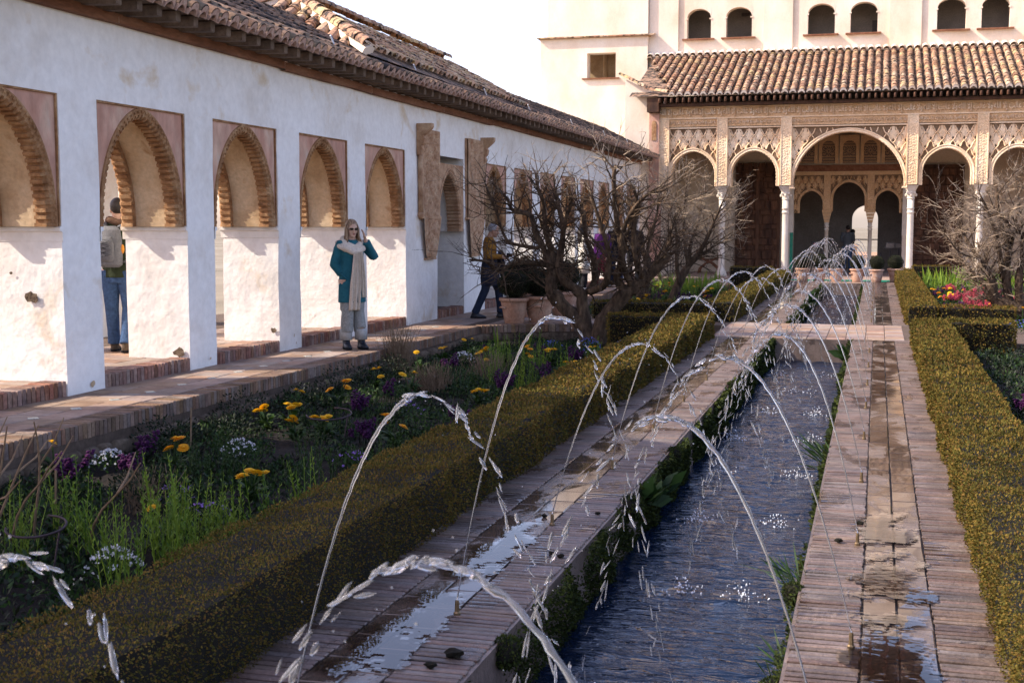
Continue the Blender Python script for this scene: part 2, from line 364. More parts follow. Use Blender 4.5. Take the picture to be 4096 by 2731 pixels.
def film_mat():      # thin clear puddle film on the paving
    m = bpy.data.materials.new('puddle_film'); m.use_nodes = True; t = m.node_tree; nd, ln = t.nodes, t.links; out = nd['Material Output']
    gl = nd.new('ShaderNodeBsdfGlossy'); gl.inputs['Roughness'].default_value = .015; gl.inputs['Color'].default_value = (1, 1, 1, 1)
    tr = nd.new('ShaderNodeBsdfTransparent'); tr.inputs[0].default_value = (.82, .79, .76, 1)
    fr = nd.new('ShaderNodeFresnel'); fr.inputs[0].default_value = 1.42
    n = nd.new('ShaderNodeTexNoise'); n.inputs['Scale'].default_value = 9; bp = nd.new('ShaderNodeBump'); bp.inputs['Strength'].default_value = .04; bp.inputs['Distance'].default_value = .02
    g = nd.new('ShaderNodeNewGeometry'); ln.new(g.outputs['Position'], n.inputs['Vector']); ln.new(n.outputs['Fac'], bp.inputs['Height'])
    ln.new(bp.outputs[0], gl.inputs['Normal'])
    mx = nd.new('ShaderNodeMixShader'); ln.new(fr.outputs[0], mx.inputs[0]); ln.new(tr.outputs[0], mx.inputs[1]); ln.new(gl.outputs[0], mx.inputs[2]); ln.new(mx.outputs[0], out.inputs[0])
    return m
MT['film'] = film_mat()

def jet_mat():
    m = bpy.data.materials.new('fountain_water'); m.use_nodes = True; t = m.node_tree; nd, ln = t.nodes, t.links; b = nd['Principled BSDF']
    b.inputs['Base Color'].default_value = (.95, .97, 1.0, 1); b.inputs['Roughness'].default_value = .03; b.inputs['IOR'].default_value = 1.33
    b.inputs['Transmission Weight'].default_value = .90; b.inputs['Specular IOR Level'].default_value = .9
    return m
MT['jet'] = jet_mat()
MT['foam'] = M('splash_foam', [(.80, .84, .90), (.88, .90, .94)], 30, .15, 0, mott=.05, spec=.6)

# ------------------------------------------------------------------ ground, beds, paving
TI = .0056
def T(x, y, z): return (x, y, z - TI * (y - 20.0))          # the wing and its terrace fall slightly towards the far end
def Tz(y): return -TI * (y - 20.0)

MT['far_ground'] = M('dry_valley_ground', [(.16, .14, .09), (.24, .20, .14), (.30, .27, .2)], .02, .95, mott=.2, mscale=.2)
g = MB(); g.poly([(-2500, -300, -.95), (2500, -300, -.95), (2500, 60, -.95), (-2500, 60, -.95)])
g.poly([(-2500, 60, -.95), (2500, 60, -.95), (2500, 200, -30), (-2500, 200, -30)]); g.poly([(-2500, 200, -30), (2500, 200, -30), (2500, 5000, -30), (-2500, 5000, -30)])
g.build('ground', MT['far_ground'], kind='structure')

def soil_sheet(x0, x1, y0, y1, name='garden_soil', z=-.27):
    nx = max(4, int((x1 - x0) / .12)); ny = max(4, int((y1 - y0) / .12))
    mb = MB()
    mb.grid(lambda u, v: ((x := x0 + (x1 - x0) * u), (y := y0 + (y1 - y0) * v), z + .05 * N3(x, y, 0, 1.4) + .025 * N3(x, y, 3, 6))[0:3], nx, ny)
    return mb.build(name, MT['soil'], smooth=True, kind='structure')
soil_sheet(-6.2, -2.2, 1.0, 21.6); soil_sheet(-6.2, -2.2, 21.4, 38.0); soil_sheet(.4, 7.0, 1.0, 19.3, z=-.12); soil_sheet(.4, 7.0, 21.7, 38.6, z=-.12)

def brickmesh(lx, ly, lz, mat, n=4, c=.005, name='brick'):
    out = []
    for k in range(n):
        mb = MB(); mb.cbox(-lx / 2, lx / 2, -ly / 2, ly / 2, -lz, 0, c)
        mb.v = [(x + R.uniform(-1, 1) * .0025, y + R.uniform(-1, 1) * .0018, z + (R.uniform(-.003, .0005) if z > -lz / 2 else 0)) for x, y, z in mb.v]
        out.append(mb.mesh(name, mat))
    return out

def lay(parent, name, items, meshes, mat, dims, limit, restname, zj=.002, tl=1.0):
    """items: (x,y,z,rz) sorted nearest first; the first `limit` become parts, the rest one joined part"""
    for k, (x, y, z, rz) in enumerate(items[:limit]):
        inst(name, R.choice(meshes), parent, (x, y, z + R.uniform(-zj, zj)), (R.uniform(-.006, .006) * tl, R.uniform(-.006, .006) * tl, rz + R.uniform(-.008, .008)))
    if len(items) > limit:
        mb = MB(); lx, ly, lz = dims
        for x, y, z, rz in items[limit:]:
            mb.tint = R.random()
            mb.cbox(-lx / 2, lx / 2, -ly / 2, ly / 2, -lz, 0, .005, Matrix.Translation((x, y, z + R.uniform(-zj, zj))) @ Matrix.Rotation(rz, 4, 'Z'))
        mb.build(restname, mat, parent, kind='stuff')

# --- walkways beside the canal (bricks on edge either side of a strip of flat tiles)
XC0, XC1 = -1.452, -.298     # canal edges
def walkway(xa, xb, ya, yb, inner_left, label, far=False):
    w = thing('walkway', ((xa + xb) / 2, ya, 0), kind='structure')
    mb = MB(); mb.box(xa, xb, ya, yb, -.5, -.016); mb.build('mortar_bed', MT['wetmortar'], w)
    b0, b1 = (xa, xa + .275), (xb - .275, xb)
    it = []
    y = ya + .03
    while y < yb - .02:
        for b in (b0, b1):
            it.append(((b[0] + b[1]) / 2 + R.uniform(-.003, .003), y, .0, 0))
        y += .0515
    lay(w, 'brick', it, brickmesh(.268, .034, .05, MT['wetbrick'], c=.004), MT['wetbrick'], (.268, .034, .05), 0 if far else 260, 'brick_band')
    tw = (b1[0] - b0[1]) / 2; tiles = []
    for c in range(2):
        y = ya + .14 + (.14 if c else 0)
        while y < yb - .14:
            tiles.append((b0[1] + tw * (c + .5), y, -.002, 0)); y += .285
    tiles.sort(key=lambda q: q[1])
    lay(w, 'tile', tiles, brickmesh(tw - .006, .278, .04, MT['wettile'], c=.004, name='tile'), MT['wettile'], (tw - .006, .278, .04), 0 if far else 120, 'tile_strip', .0006, .15)
    return w
walkway(XC1, .545, 2.6, 19.15, True, ''); walkway(-2.315, XC0, 1.2, 19.15, False, '')
walkway(XC1, .545, 21.9, 37.4, True, '', True); walkway(-2.315, XC0, 21.9, 37.4, False, '', True)

# --- crossing path between the two halves of the canal
cp = thing('crossing_path', (-.9, 20.5, 0), kind='structure')
mb = MB(); base = [(.6, 19.15), (4.5, 19.15), (6.5, 20.3), (6.5, 21.9), (-2.3, 21.9), (-4.0, 22.6), (-6.13, 23.6), (-6.13, 20.0), (-5.8, 20.3), (-4.86, 20.75), (-3.75, 21.2), (-2.33, 21.3), (-2.33, 19.15)]
lo = [mb.vert((x, y, -.5)) for x, y in base]; hi = [mb.vert((x, y, -.008)) for x, y in base]
mb.face(hi); 
for i in range(len(base)): mb.face((lo[i], lo[(i + 1) % len(base)], hi[(i + 1) % len(base)], hi[i]))
mb.build('mortar_bed', MT['mortar'], cp)
it = []
for i in range(10):
    for j in range(10):
        it.append((-2.17 + i * .272 + .0, 19.29 + j * .27, 0, 0))
for i in range(13):
    for j in range(9):
        x, y = -5.98 + i * .28, 20.3 + j * .28
        if y > 20.35 + max(0, (x + 5.8)) * .46 + .15 and y < 23.4 - (x + 6.13) * .45 and x < -2.4: it.append((x, y, 0, 0))
it.sort(key=lambda q: q[1])
lay(cp, 'paving_tile', it, brickmesh(.262, .262, .04, MT['pavetile'], name='paving_tile'), MT['pavetile'], (.262, .262, .04), 260, 'paving_tile_field')
# brick kerb along its slanting near edge
ed = [Vector((-6.1, 20.02, 0)), Vector((-5.8, 20.3, 0)), Vector((-4.86, 20.75, 0)), Vector((-3.75, 21.2, 0)), Vector((-3.3, 21.25, 0))]
bm_ = brickmesh(.053, .25, .125, MT['brick'])
for a, b in zip(ed, ed[1:]):
    d = (b - a); L = d.length; d.normalize(); k = int(L / .06); ang = math.atan2(d.y, d.x); nrm = Vector((-d.y, d.x, 0))
    for i in range(k):
        p = a + d * (i + .5) * L / k + nrm * .11
        inst('kerb_brick', R.choice(bm_), cp, (p.x, p.y, .004 + R.uniform(-.003, .003)), (0, 0, ang + R.uniform(-.03, .03)))
# rubble wall under the slanting edge
def stonewall(name, parent, path, z0, z1, rows, seed, mat=MT['stone'], out=.0, ln_=(.18, .42)):
    rr = random.Random(seed); items = 0
    for r in range(rows):
        za, zb = z0 + (z1 - z0) * r / rows, z0 + (z1 - z0) * (r + 1) / rows
        for a, b in zip(path, path[1:]):
            a3, b3 = Vector((*a, 0)), Vector((*b, 0)); d = b3 - a3; L = d.length; d.normalize(); n = Vector((d.y, -d.x, 0)); s = -rr.uniform(0, .1)
            while s < L:
                l = rr.uniform(*ln_); e = min(s + l, L + .05); c = a3 + d * (s + e) / 2; mbk = MB()
                h = (zb - za) / 2 - .006; w = (e - s) / 2 - .006
                mbk.blob((0, 0, 0), (1, 1, 1), 8, 5)
                pts = []
                for x, y, z in mbk.v:
                    f = lambda q, p: math.copysign(abs(q) ** p, q)
                    pts.append((f(x, .45) * w * (1 + rr.uniform(-.06, .06)), f(y, .6) * .06, f(z, .45) * h * (1 + rr.uniform(-.12, .08))))
                mbk.v = pts
                o = mbk.build(name, mat, None, True)
                o.location = (c + n * (out + rr.uniform(-.012, .012))).to_tuple()[:2] + ((za + zb) / 2,); o.rotation_euler = (0, 0, math.atan2(d.y, d.x) + rr.uniform(-.03, .03))
                COL.objects.unlink(o); link(o, parent); s = e; items += 1
stonewall('rubble_stone', cp, [(-6.1, 20.05), (-5.8, 20.34), (-4.86, 20.8), (-3.75, 21.25)], -.42, -.12, 2, 3)

# --- terrace in front of the arcade
te = thing('terrace', (-6.7, 20, 0), kind='structure')
mb = MB()
mb.grid(lambda u, v: T(-7.4 + 1.28 * u, 6.0 + 36 * v, -.010), 1, 12)
mb.grid(lambda u, v: T(-6.125, 6.0 + 36 * v, -.010 - .7 * u), 1, 12)
mb.build('mortar_bed', MT['mortar'], te)
it = []
for r in range(3):
    y = 7.6 + (.15 if r == 1 else 0)
    while y < 41: it.append((-7.15 + r * .298, y, Tz(y), 0)); y += .302
it.sort(key=lambda q: q[1])
lay(te, 'paving_tile', it, brickmesh(.291, .294, .04, MT['pavetile'], name='paving_tile'), MT['pavetile'], (.291, .294, .04), 300, 'paving_tile_field')
it = []; y = 7.6
while y < 20.0: it.append((-6.245, y, Tz(y) + .003, 0)); y += .0585
lay(te, 'kerb_brick', it, brickmesh(.25, .048, .125, MT['brick']), MT['brick'], (.25, .048, .125), 300, 'kerb_brick_row', .003)
it = []; y = 23.7
while y < 41: it.append((-6.245, y, Tz(y) + .003, 0)); y += .0585
lay(te, 'kerb_brick', it, None, MT['brick'], (.25, .051, .125), 0, 'far_kerb_brick_row', .003)
# little glazed insets set at the joints of the paving
im = MB(); im.cbox(-.042, .042, -.042, .042, -.03, 0, .003); ime = im.mesh('glazed_inset', MT['glaze_w'])
y = 8.05
while y < 20:
    inst('glazed_inset', ime, te, (-6.70, y, Tz(y) + .0045), (0, 0, rad(45))); y += .604
stonewall('rubble_stone', te, [(-6.115, 7.4), (-6.115, 20.05)], -.44, -.13, 2, 5)
mb = MB(); mb.box(-6.22, -6.135, 6, 20.05, -.7, -.14); mb.build('retaining_wall_core', MT['stone'], te)

# --- canal basin and water
cb = thing('canal_basin', (-.87, 19, 0), kind='structure')
mb = MB()
for y0, y1 in ((1.0, 19.12), (21.93, 36.3)):
    mb.box(XC0 - .02, XC0 + .012, y0, y1, -.8, -.012); mb.box(XC1 - .012, XC1 + .02, y0, y1, -.8, -.012)
    mb.box(XC0, XC1, y1 - .02, y1 + .015, -.8, -.012)
mb.box(XC0, XC1, 21.90, 21.95, -.8, -.012)
mb.build('canal_wall', MT['wetbrick'], cb)
LAND = [(lx, 1.81 + 1.72 * k) for k in range(11) for lx in (-.74, -1.10)] + [(lx, 22.5 + 1.62 * k) for k in range(9) for lx in (-.74, -1.10)]
def water(y0, y1, name):
    mb = MB(); nx, ny = 56, int((y1 - y0) / .024)
    def f(u, v):
        x, y = XC0 + (XC1 - XC0) * u, y0 + (y1 - y0) * v
        rp = 0.0
        for lx, ly in LAND:
            if abs(y - ly) < .5:
                r = math.hypot(x - lx, y - ly); rp += .0075 * math.cos(r * 62) * math.exp(-r * 7.5)
        return (x, y, -.335 + .014 * N3(x * 2.2, y * 7.0, 0) + .007 * N3(x * 5, y * 15, 4) + rp)
    mb.grid(f, nx, ny); return mb.build(name, MT['water'], smooth=True, kind='structure')
water(1.0, 19.1, 'canal_water'); water(21.95, 36.3, 'canal_water')

# --- puddles: thin films of water lying on the tile strips
def puddle(cx, cy, wx, wy, seed, label):
    mb = MB(); hx, hy = .007, .012; ids = {}
    def inside(x, y):
        e = (x / wx) ** 2 + (y / wy) ** 2; q = N3(x * 5 + seed * 7.3, y * 4.5, seed) * .9 + N3(x * 14, y * 34 + seed, 3) * .40 + N3(x * 40, y * 60, seed) * .18
        return e * .55 + q * 1.35 < .46
    def V(i, j):
        if (i, j) not in ids: ids[(i, j)] = mb.vert((i * hx + .003 * N3(i * .7, j * .7, seed), j * hy + .004 * N3(i * .9, j * .9, seed + 5), 0))
        return ids[(i, j)]
    nx, ny = int(wx * 1.5 / hx), int(wy * 1.5 / hy)
    for i in range(-nx, nx):
        for j in range(-ny, ny):
            x, y = (i + .5) * hx, (j + .5) * hy
            if abs(x) < min(.2, wx * 1.4) and inside(x, y): mb.face((V(i, j), V(i + 1, j), V(i + 1, j + 1), V(i, j + 1)))
    o = mb.build('puddle', MT['film'], label=label, cat='puddle', group='puddles on the canal walkways', kind='thing'); o.location = (cx, cy, .0065 + .0004 * (seed % 7))
    return o
PD = [(.09, 5.1, .17, .55, 1, 'right-hand walkway puddle mirroring a pale tower, nearest the camera'), (.10, 6.2, .16, .42, 2, 'puddle on the right walkway just beyond the second nozzle'),
      (.08, 7.3, .14, .5, 3, 'pale puddle on the right walkway between second and third nozzles'),
      (-1.87, 4.9, .15, .6, 7, 'large sky-blue puddle on the left walkway by its nearest nozzle'), (-1.86, 6.25, .14, .5, 8, 'bluish puddle on the left walkway between two nozzles')]
for p in PD: puddle(*p)
# ------------------------------------------------------------------ the long white arcade wing on the left
WX, WB = -7.28, -8.05
OPN = [(4.32, 5.98), (6.62, 8.28), (8.92, 10.58), (11.20, 12.87), (13.48, 15.13), (15.78, 17.42), (18.08, 19.77), (24.16, 25.69), (26.28, 27.78), (28.43, 29.86),
       (30.47, 31.97), (32.56, 34.20), (34.82, 36.31), (37.0, 38.4), (39.04, 40.45)]
DOOR = (21.32, 22.84)
ZT, ZL = 2.80, 1.58
wing = thing('arcade_wing', (-7.7, 20, 0), 'long white arcade wing with pointed arches and tiled eaves', 'building', kind='thing')

ys = sorted({3.0, 41.25} | {v for o in OPN + [DOOR] for v in o})
yy = []
for a, b in zip(ys, ys[1:]):
    k = max(1, round((b - a) / .32)); yy += [a + (b - a) * i / k for i in range(k)]
yy.append(ys[-1])
zz = [-.5, -.05, .2, .5, .85, 1.2, 1.5, ZL, 1.9, 2.25, 2.55, ZT, 3.1, 3.4, 3.66]
def inop(y, z):
    for a, b in OPN:
        if a < y < b and z < ZT: return True
    return DOOR[0] < y < DOOR[1] and z < 2.68
def jit(x, y, z):
    q = Vector(T(x, y, z)); e = .009 if z < 3.5 else 0
    return (q.x + e * N3(y * 2.3, z * 2.3, x) + (.012 * N3(y * .6, z * .8, 5)), q.y + e * N3(y * 3.1 + 9, z * 2.7, x), q.z)
cells([WB, -7.7, WX], yy, zz, lambda i, j, k: not inop((yy[j] + yy[j + 1]) / 2, (zz[k] + zz[k + 1]) / 2), jit).build('wall', MT['plaster'], wing)

def arch_curve(a, h, n):          # full, rounded flanks closing in a point
    right = []
    for i in range(n + 1):
        q = math.sin(math.pi / 2 * i / n) if i < n else 1.0
        w = a * (1 - q ** 2.25) ** .60; right.append((w, h * q))
    return right + [(-w, z) for w, z in right[::-1][1:]]

def spandrel(name, parent, y0, y1, zs, zt, h, mats, x0=WX - .030, x1=WB + .03, inset=.085, n=14, **k):
    yc, half = (y0 + y1) / 2, (y1 - y0) / 2; a = half - inset; cv = arch_curve(a, h, n); H = zt - zs; N = len(cv)
    # matching points on the rectangle (right bottom -> top -> left bottom)
    tot = H + 2 * half + H; bd = []
    for i in range(N):
        s = tot * i / (N - 1)
        bd.append((half, s) if s <= H else ((half - (s - H), H) if s <= H + 2 * half else (-half, tot - s)))
    for tgt in ((half, H), (-half, H)):
        j = min(range(N), key=lambda i: (bd[i][0] - tgt[0]) ** 2 + (bd[i][1] - tgt[1]) ** 2); bd[j] = tgt
    mb = MB(); P = lambda x, w, z: mb.vert(T(x, yc + w, zs + z))
    A = [P(x0, *c) for c in cv]; B = [P(x0, *c) for c in bd]; A2 = [P(x1, *c) for c in cv]; B2 = [P(x1, *c) for c in bd]
    for i in range(N - 1):
        mb.mi = 0; mb.face((A[i], B[i], B[i + 1], A[i + 1])); mb.face((A2[i], A2[i + 1], B2[i + 1], B2[i]))
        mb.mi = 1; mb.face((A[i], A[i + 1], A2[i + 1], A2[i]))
    return mb.build(name, mats, parent, **k), cv, yc

def moulding(name, parent, cv, yc, zs, xf, xd, mat, ribs=21, sgn=1):
    # stepped brick-like ribs following the arch, one connected strip
    L = [0]
    for a, b in zip(cv, cv[1:]): L.append(L[-1] + math.hypot(b[0] - a[0], b[1] - a[1]))
    def at(s):
        for i in range(len(L) - 1):
            if s <= L[i + 1] or i == len(L) - 2:
                f = (s - L[i]) / (L[i + 1] - L[i]); p = (cv[i][0] + (cv[i + 1][0] - cv[i][0]) * f, cv[i][1] + (cv[i + 1][1] - cv[i][1]) * f)
                t = (cv[i + 1][0] - cv[i][0], cv[i + 1][1] - cv[i][1]); l = math.hypot(*t); return p, (t[1] / l, -t[0] / l)
    mb = MB(); prev = None; K = ribs * 2
    rr = random.Random(int(yc * 100))
    for q in range(K):
        for e in (0, 1):
            s = L[-1] * min(.9999, (q + e) / K); p, nrm = at(s)       # nrm points away from the opening
            hi = q % 2 == 0; d = (.062 if hi else .036) + (rr.uniform(-.006, .006) if e == 0 else 0)
            sc = .010 * (1 if hi else -1)
            row = []
            for off, xx in ((.055, xf - sgn * .004), (.05, xf + sgn * .014), (.02 + sc, xf + sgn * .018), (.006 + sc, xf + sgn * .006), (-d * .55, xf), (-d, xf - sgn * .03), (-d, xf - sgn * xd), (.02, xf - sgn * (xd + .01))):
                row.append(mb.vert(T(xx, yc + p[0] + nrm[0] * off, zs + p[1] + nrm[1] * off)))
            if prev:
                for i in range(len(row) - 1): mb.face((prev[i], prev[i + 1], row[i + 1], row[i]))
            prev = row
    return mb.build(name, mat, parent, fix=True)

def ledge(y, far):                                      # impost ledge along the jamb
    s = -1 if far else 1; mb = MB()
    prof = [(0, ZL - .14), (.012, ZL - .135), (.014, ZL - .055), (.02, ZL - .045), (.05, ZL - .04), (.052, ZL - .002), (0, ZL)]
    for x0, x1 in ((WB - .03, WX + .012),):
        nseg = 6; prev = None
        for i in range(nseg + 1):
            x = x0 + (x1 - x0) * i / nseg
            rg = [mb.vert(T(x, y + s * d - s * .006 + .003 * N3(x * 5, y, z * 9), z)) for d, z in prof]
            if prev:
                for j in range(len(rg) - 1): mb.face((prev[j], prev[j + 1], rg[j + 1], rg[j]))
            else: mb.face(rg)
            prev = rg
        mb.face(prev[::-1])
    return mb.build('ledge', MT['plaster'], wing, fix=True)

for (a, b) in OPN:
    near = 8 < a < 20
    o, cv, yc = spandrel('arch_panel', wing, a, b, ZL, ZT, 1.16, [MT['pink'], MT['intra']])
    moulding('arch_moulding', wing, cv, yc, ZL, WX - .028, .16, MT['mould'], 44 if near else 28)
    if a < 30: moulding('arch_moulding', wing, cv, yc, ZL, WB + .028, .16, MT['mould'], 38 if near else 24, -1)
    if a > 8: ledge(b, True)
    if near: ledge(a, False)
    mb = MB()
    for (p0, p1, q0, q1) in ((a, b, ZT - .022, ZT), (a, a + .02, ZL, ZT - .022), (b - .02, b, ZL, ZT - .022)):
        z0 = T(0, a, q0)[2]; mb.box(WX - .028, WX - .010, p0, p1, z0, T(0, a, q1)[2])
    mb.build('panel_border', MT['mould'], wing, kind='stuff')

# raised, damaged plaster spots
def chip(pts, mat=MT['stone']):
    for (c, u, v, r) in pts:
        mb = MB(); n = 12; cc = mb.vert(Vector(c)); rg = []
        for i in range(n):
            th = 2 * math.pi * i / n; q = r * (1 + .5 * N3(math.cos(th) * 2 + c[0] * 7, math.sin(th) * 2, c[1] * 3)); rg.append(mb.vert(Vector(c) + Vector(u) * q * math.cos(th) + Vector(v) * q * math.sin(th) * .75))
        for i in range(n): mb.face((cc, rg[i], rg[(i + 1) % n]))
        mb.build('plaster_chip', mat, wing)
chip([((-7.62, 10.560, .98), (1, 0, 0), (0, 0, 1), .075), ((-7.83, 10.560, 1.2), (1, 0, 0), (0, 0, 1), .018), ((-7.40, 12.848, .24), (1, 0, 0), (0, 0, 1), .07),
      ((-7.36, 15.112, .3), (1, 0, 0), (0, 0, 1), .04)])
chip([((-7.262, 13.30, .13), (0, 1, .3), (0, 0, 1), .018), ((-7.262, 15.52, .20), (0, .4, 0), (0, 0, 1), .03), ((-7.262, 15.58, .10), (0, .4, 0), (0, 0, 1), .022), ((-7.262, 10.98, .12), (0, 1, .1), (0, 0, 1), .04)], MT['intra'])

# --- gallery floor, its brick step and outer arcade
gf = thing('gallery_floor', (-8.8, 20, 0), kind='structure')
mb = MB(); mb.grid(lambda u, v: T(-10.6 + 3.28 * u, 2.5 + 39 * v, .118), 1, 14); mb.build('floor_bed', MT['mortar'], gf)
it = []
for r in range(5):
    y = 8.3 + (.16 if r % 2 else 0)
    while y < 20.2:
        it.append((-7.67 - r * .30, y, Tz(y) + .128, 0)); y += .305
it.sort(key=lambda q: q[1])
lay(gf, 'floor_tile', it, brickmesh(.292, .297, .03, MT['pavetile'], name='floor_tile'), MT['pavetile'], (.292, .297, .03), 200, 'floor_tile_field')
it = []
for (a, b) in OPN[2:] + [DOOR]:
    k = int((b - a) / .066)
    for i in range(k): it.append((-7.40, a + (i + .5) * (b - a) / k, Tz(a) + .134, 0))
it.sort(key=lambda q: q[1])
lay(gf, 'step_brick', it, brickmesh(.235, .056, .16, MT['steptile'], c=.008, name='step_brick'), MT['steptile'], (.235, .056, .16), 180, 'step_brick_row', .005)
pc = [(OPN[i][1] + OPN[i + 1][0]) / 2 for i in range(len(OPN) - 1)]
oy = sorted({2.6, 41.2} | {p - .45 for p in pc} | {p + .15 for p in pc}); oz = [-.3, .5, 1.2, 2.4, 3.6, 4.22, 4.5]
pier = lambda y: any(p - .45 < y < p + .15 for p in pc) or 20 < y < 24
cells([-10.2, -9.85], oy, oz, lambda i, j, k: pier((oy[j] + oy[j + 1]) / 2) or k == 5, T).build('outer_wall', MT['plaster'], wing)
# small closed room behind the door
mb = MB()
for fn in (lambda u, v: (-9.6, 20.6 + 3.2 * u, -.1 + 3.4 * v), lambda u, v: (-9.6 + 1.48 * u, 20.6, -.1 + 3.4 * v), lambda u, v: (-9.6 + 1.48 * u, 23.8, -.1 + 3.4 * v), lambda u, v: (-9.6 + 1.48 * u, 20.6 + 3.2 * v, 3.3)):
    mb.grid(lambda u, v, fn=fn: T(*fn(u, v)), 1, 1)
mb.build('door_chamber', MT['plaster'], wing)

# --- doorway with its two tall carved panels
spandrel('door_arch_panel', wing, DOOR[0], DOOR[1], 1.5, 2.68, 1.06, [MT['carve'], MT['plaster']], x0=WX - .012, x1=WB + .03, inset=.11)
moulding('door_arch_moulding', wing, arch_curve((DOOR[1] - DOOR[0]) / 2 - .11, 1.06, 14), sum(DOOR) / 2, 1.5, WX - .008, .26, MT['carve'], 40)
ledge(DOOR[1], True)
def relief(name, mat, fn, nu, nv, amp, seed, parent=wing, fu=34, fv=26):
    mb = MB(); rr = random.Random(seed)
    def f(u, v):
        p, n = fn(u, v); a = abs(math.sin(u * fu + 1.7 * math.sin(v * fv))) * abs(math.cos(v * fv * 1.3 + 1.4 * math.sin(u * fu * .8)))
        e = 0 if (u in (0, 1) or v in (0, 1)) else a + .35 * rr.random()
        if u < .06 or u > .94 or .845 < v < .86 or v > .965: e = .95
        return tuple(Vector(p) + Vector(n) * amp * e)
    mb.grid(f, nu, nv); return mb.build(name, mat, parent, fix=True)
for (a, b, lft) in ((20.42, 21.32, True), (22.92, 23.90, False)):
    relief('carved_panel', MT['carve'], lambda u, v: (T(WX + .035, a + (b - a) * u, 1.73 + 1.46 * v), (1, 0, 0)), 34, 60, .03, 4 if lft else 5)
    mb = MB(); z0 = Tz(a)
    mb.box(WX - .02, WX + .036, a, b, 1.73 + z0, 3.19 + z0); mb.build('panel_backing', MT['carve'], wing)
    e = a - .05 if lft else b + .05
    mb = MB(); mb.tube([T(WX + .045, e, 1.80), T(WX + .045, e, 2.78)], .045, 8); mb.blob(T(WX + .045, e, 1.78), .06, 8, 5); mb.build('engaged_shaft', MT['carve'], wing, True)
    # scrolled bracket that carried a lost canopy
    prof = [(.0, 2.74), (.07, 2.76), (.10, 2.84), (.08, 2.90), (.12, 2.94), (.14, 3.02), (.11, 3.06), (.16, 3.10), (.24, 3.17), (.26, 3.20), (.26, 3.26), (0, 3.26)]
    mb = MB(); s0, s1 = (e - .06, e + .06)
    A = [mb.vert(T(WX + x, s0, z)) for x, z in prof]; B = [mb.vert(T(WX + x, s1, z)) for x, z in prof]
    mb.face(A); mb.face(B[::-1]); mb.bridge(A, B); mb.build('scroll_bracket', MT['carve'], wing, fix=True)
    zc = 1.73
    def taper(u, v):
        w = (b - a) * (.5 + .5 * v ** .6) * .98; c = (a + b) / 2
        return (T(WX + .03 + .03 * v, c + (u - .5) * w, 1.06 + .66 * v), (1, 0, 0))
    relief('corbel', MT['carve'], taper, 22, 24, .028, 8, fu=18, fv=12)
    c = (a + b) / 2
    mb = MB(); mb.box(WX, WX + .07, a - .04, b + .04, 1.715 + z0, 1.755 + z0); mb.box(WX, WX + .06, c - .25, c + .25, 1.03 + z0, 1.06 + z0); mb.build('corbel_string', MT['carve'], wing, kind='stuff')

# --- eaves: wall beam, rafters, boards, tiles
y = 7.8; k = 0
while y < 41.2:
    L = min(R.uniform(2.6, 3.8), 41.25 - y); mb = MB(); dz = R.uniform(-.015, .015)
    mb.grid(lambda u, v: T(WX + .075, y + L * u, 3.545 + dz + .10 * v + .008 * N3(y + L * u, v, 1, 3)), 8, 1)
    mb.grid(lambda u, v: T(WX - .02 + .095 * v, y + L * u, 3.545 + dz + .008 * N3(y + L * u, 0, 1, 3)), 8, 1)
    mb.build('eave_beam', MT['wood_beam'], wing); y += L + .004
rm = MB(); rm.cbox(-.24, .22, -.047, .047, -.10, 0, .004); rm.box(-.245, .212, -.05, .05, -.106, -.1); rme = rm.mesh('rafter', MT['rafter'])
y = 8.43
while y < 41.2:
    inst('rafter', rme, wing, (-7.05, y, 3.745 + Tz(y)), (0, rad(2), R.uniform(-.012, .012))); y += .3565
mb = MB(); mb.grid(lambda u, v: T(-7.30 + .58 * u, 3 + 38.3 * v, 3.752), 1, 10); mb.build('eave_board', MT['rafter'], wing)

def rprof(y0, y1, prof, name, mat, parent, thick=.07):
    mb = MB(); n = 8
    for i in range(len(prof) - 1):
        (xa, za), (xb, zb) = prof[i], prof[i + 1]
        mb.grid(lambda u, v: T(xa + (xb - xa) * u, y0 + (y1 - y0) * v, za + (zb - za) * u), 1, n)
    for y in (y0, y1): mb.poly([T(x, y, z) for x, z in prof])
    return mb.build(name, mat, parent)
EAVE, RIDGE = Vector((-6.70, 0, 3.775)), Vector((-8.35, 0, 4.60))
rprof(3, 41.3, [(-6.72, 3.77), (-8.35, 4.585), (-10.35, 4.40), (-10.35, 4.36), (-8.35, 4.52), (-7.28, 3.77), (-6.72, 3.755)], 'roof', MT['olddtile'], wing)

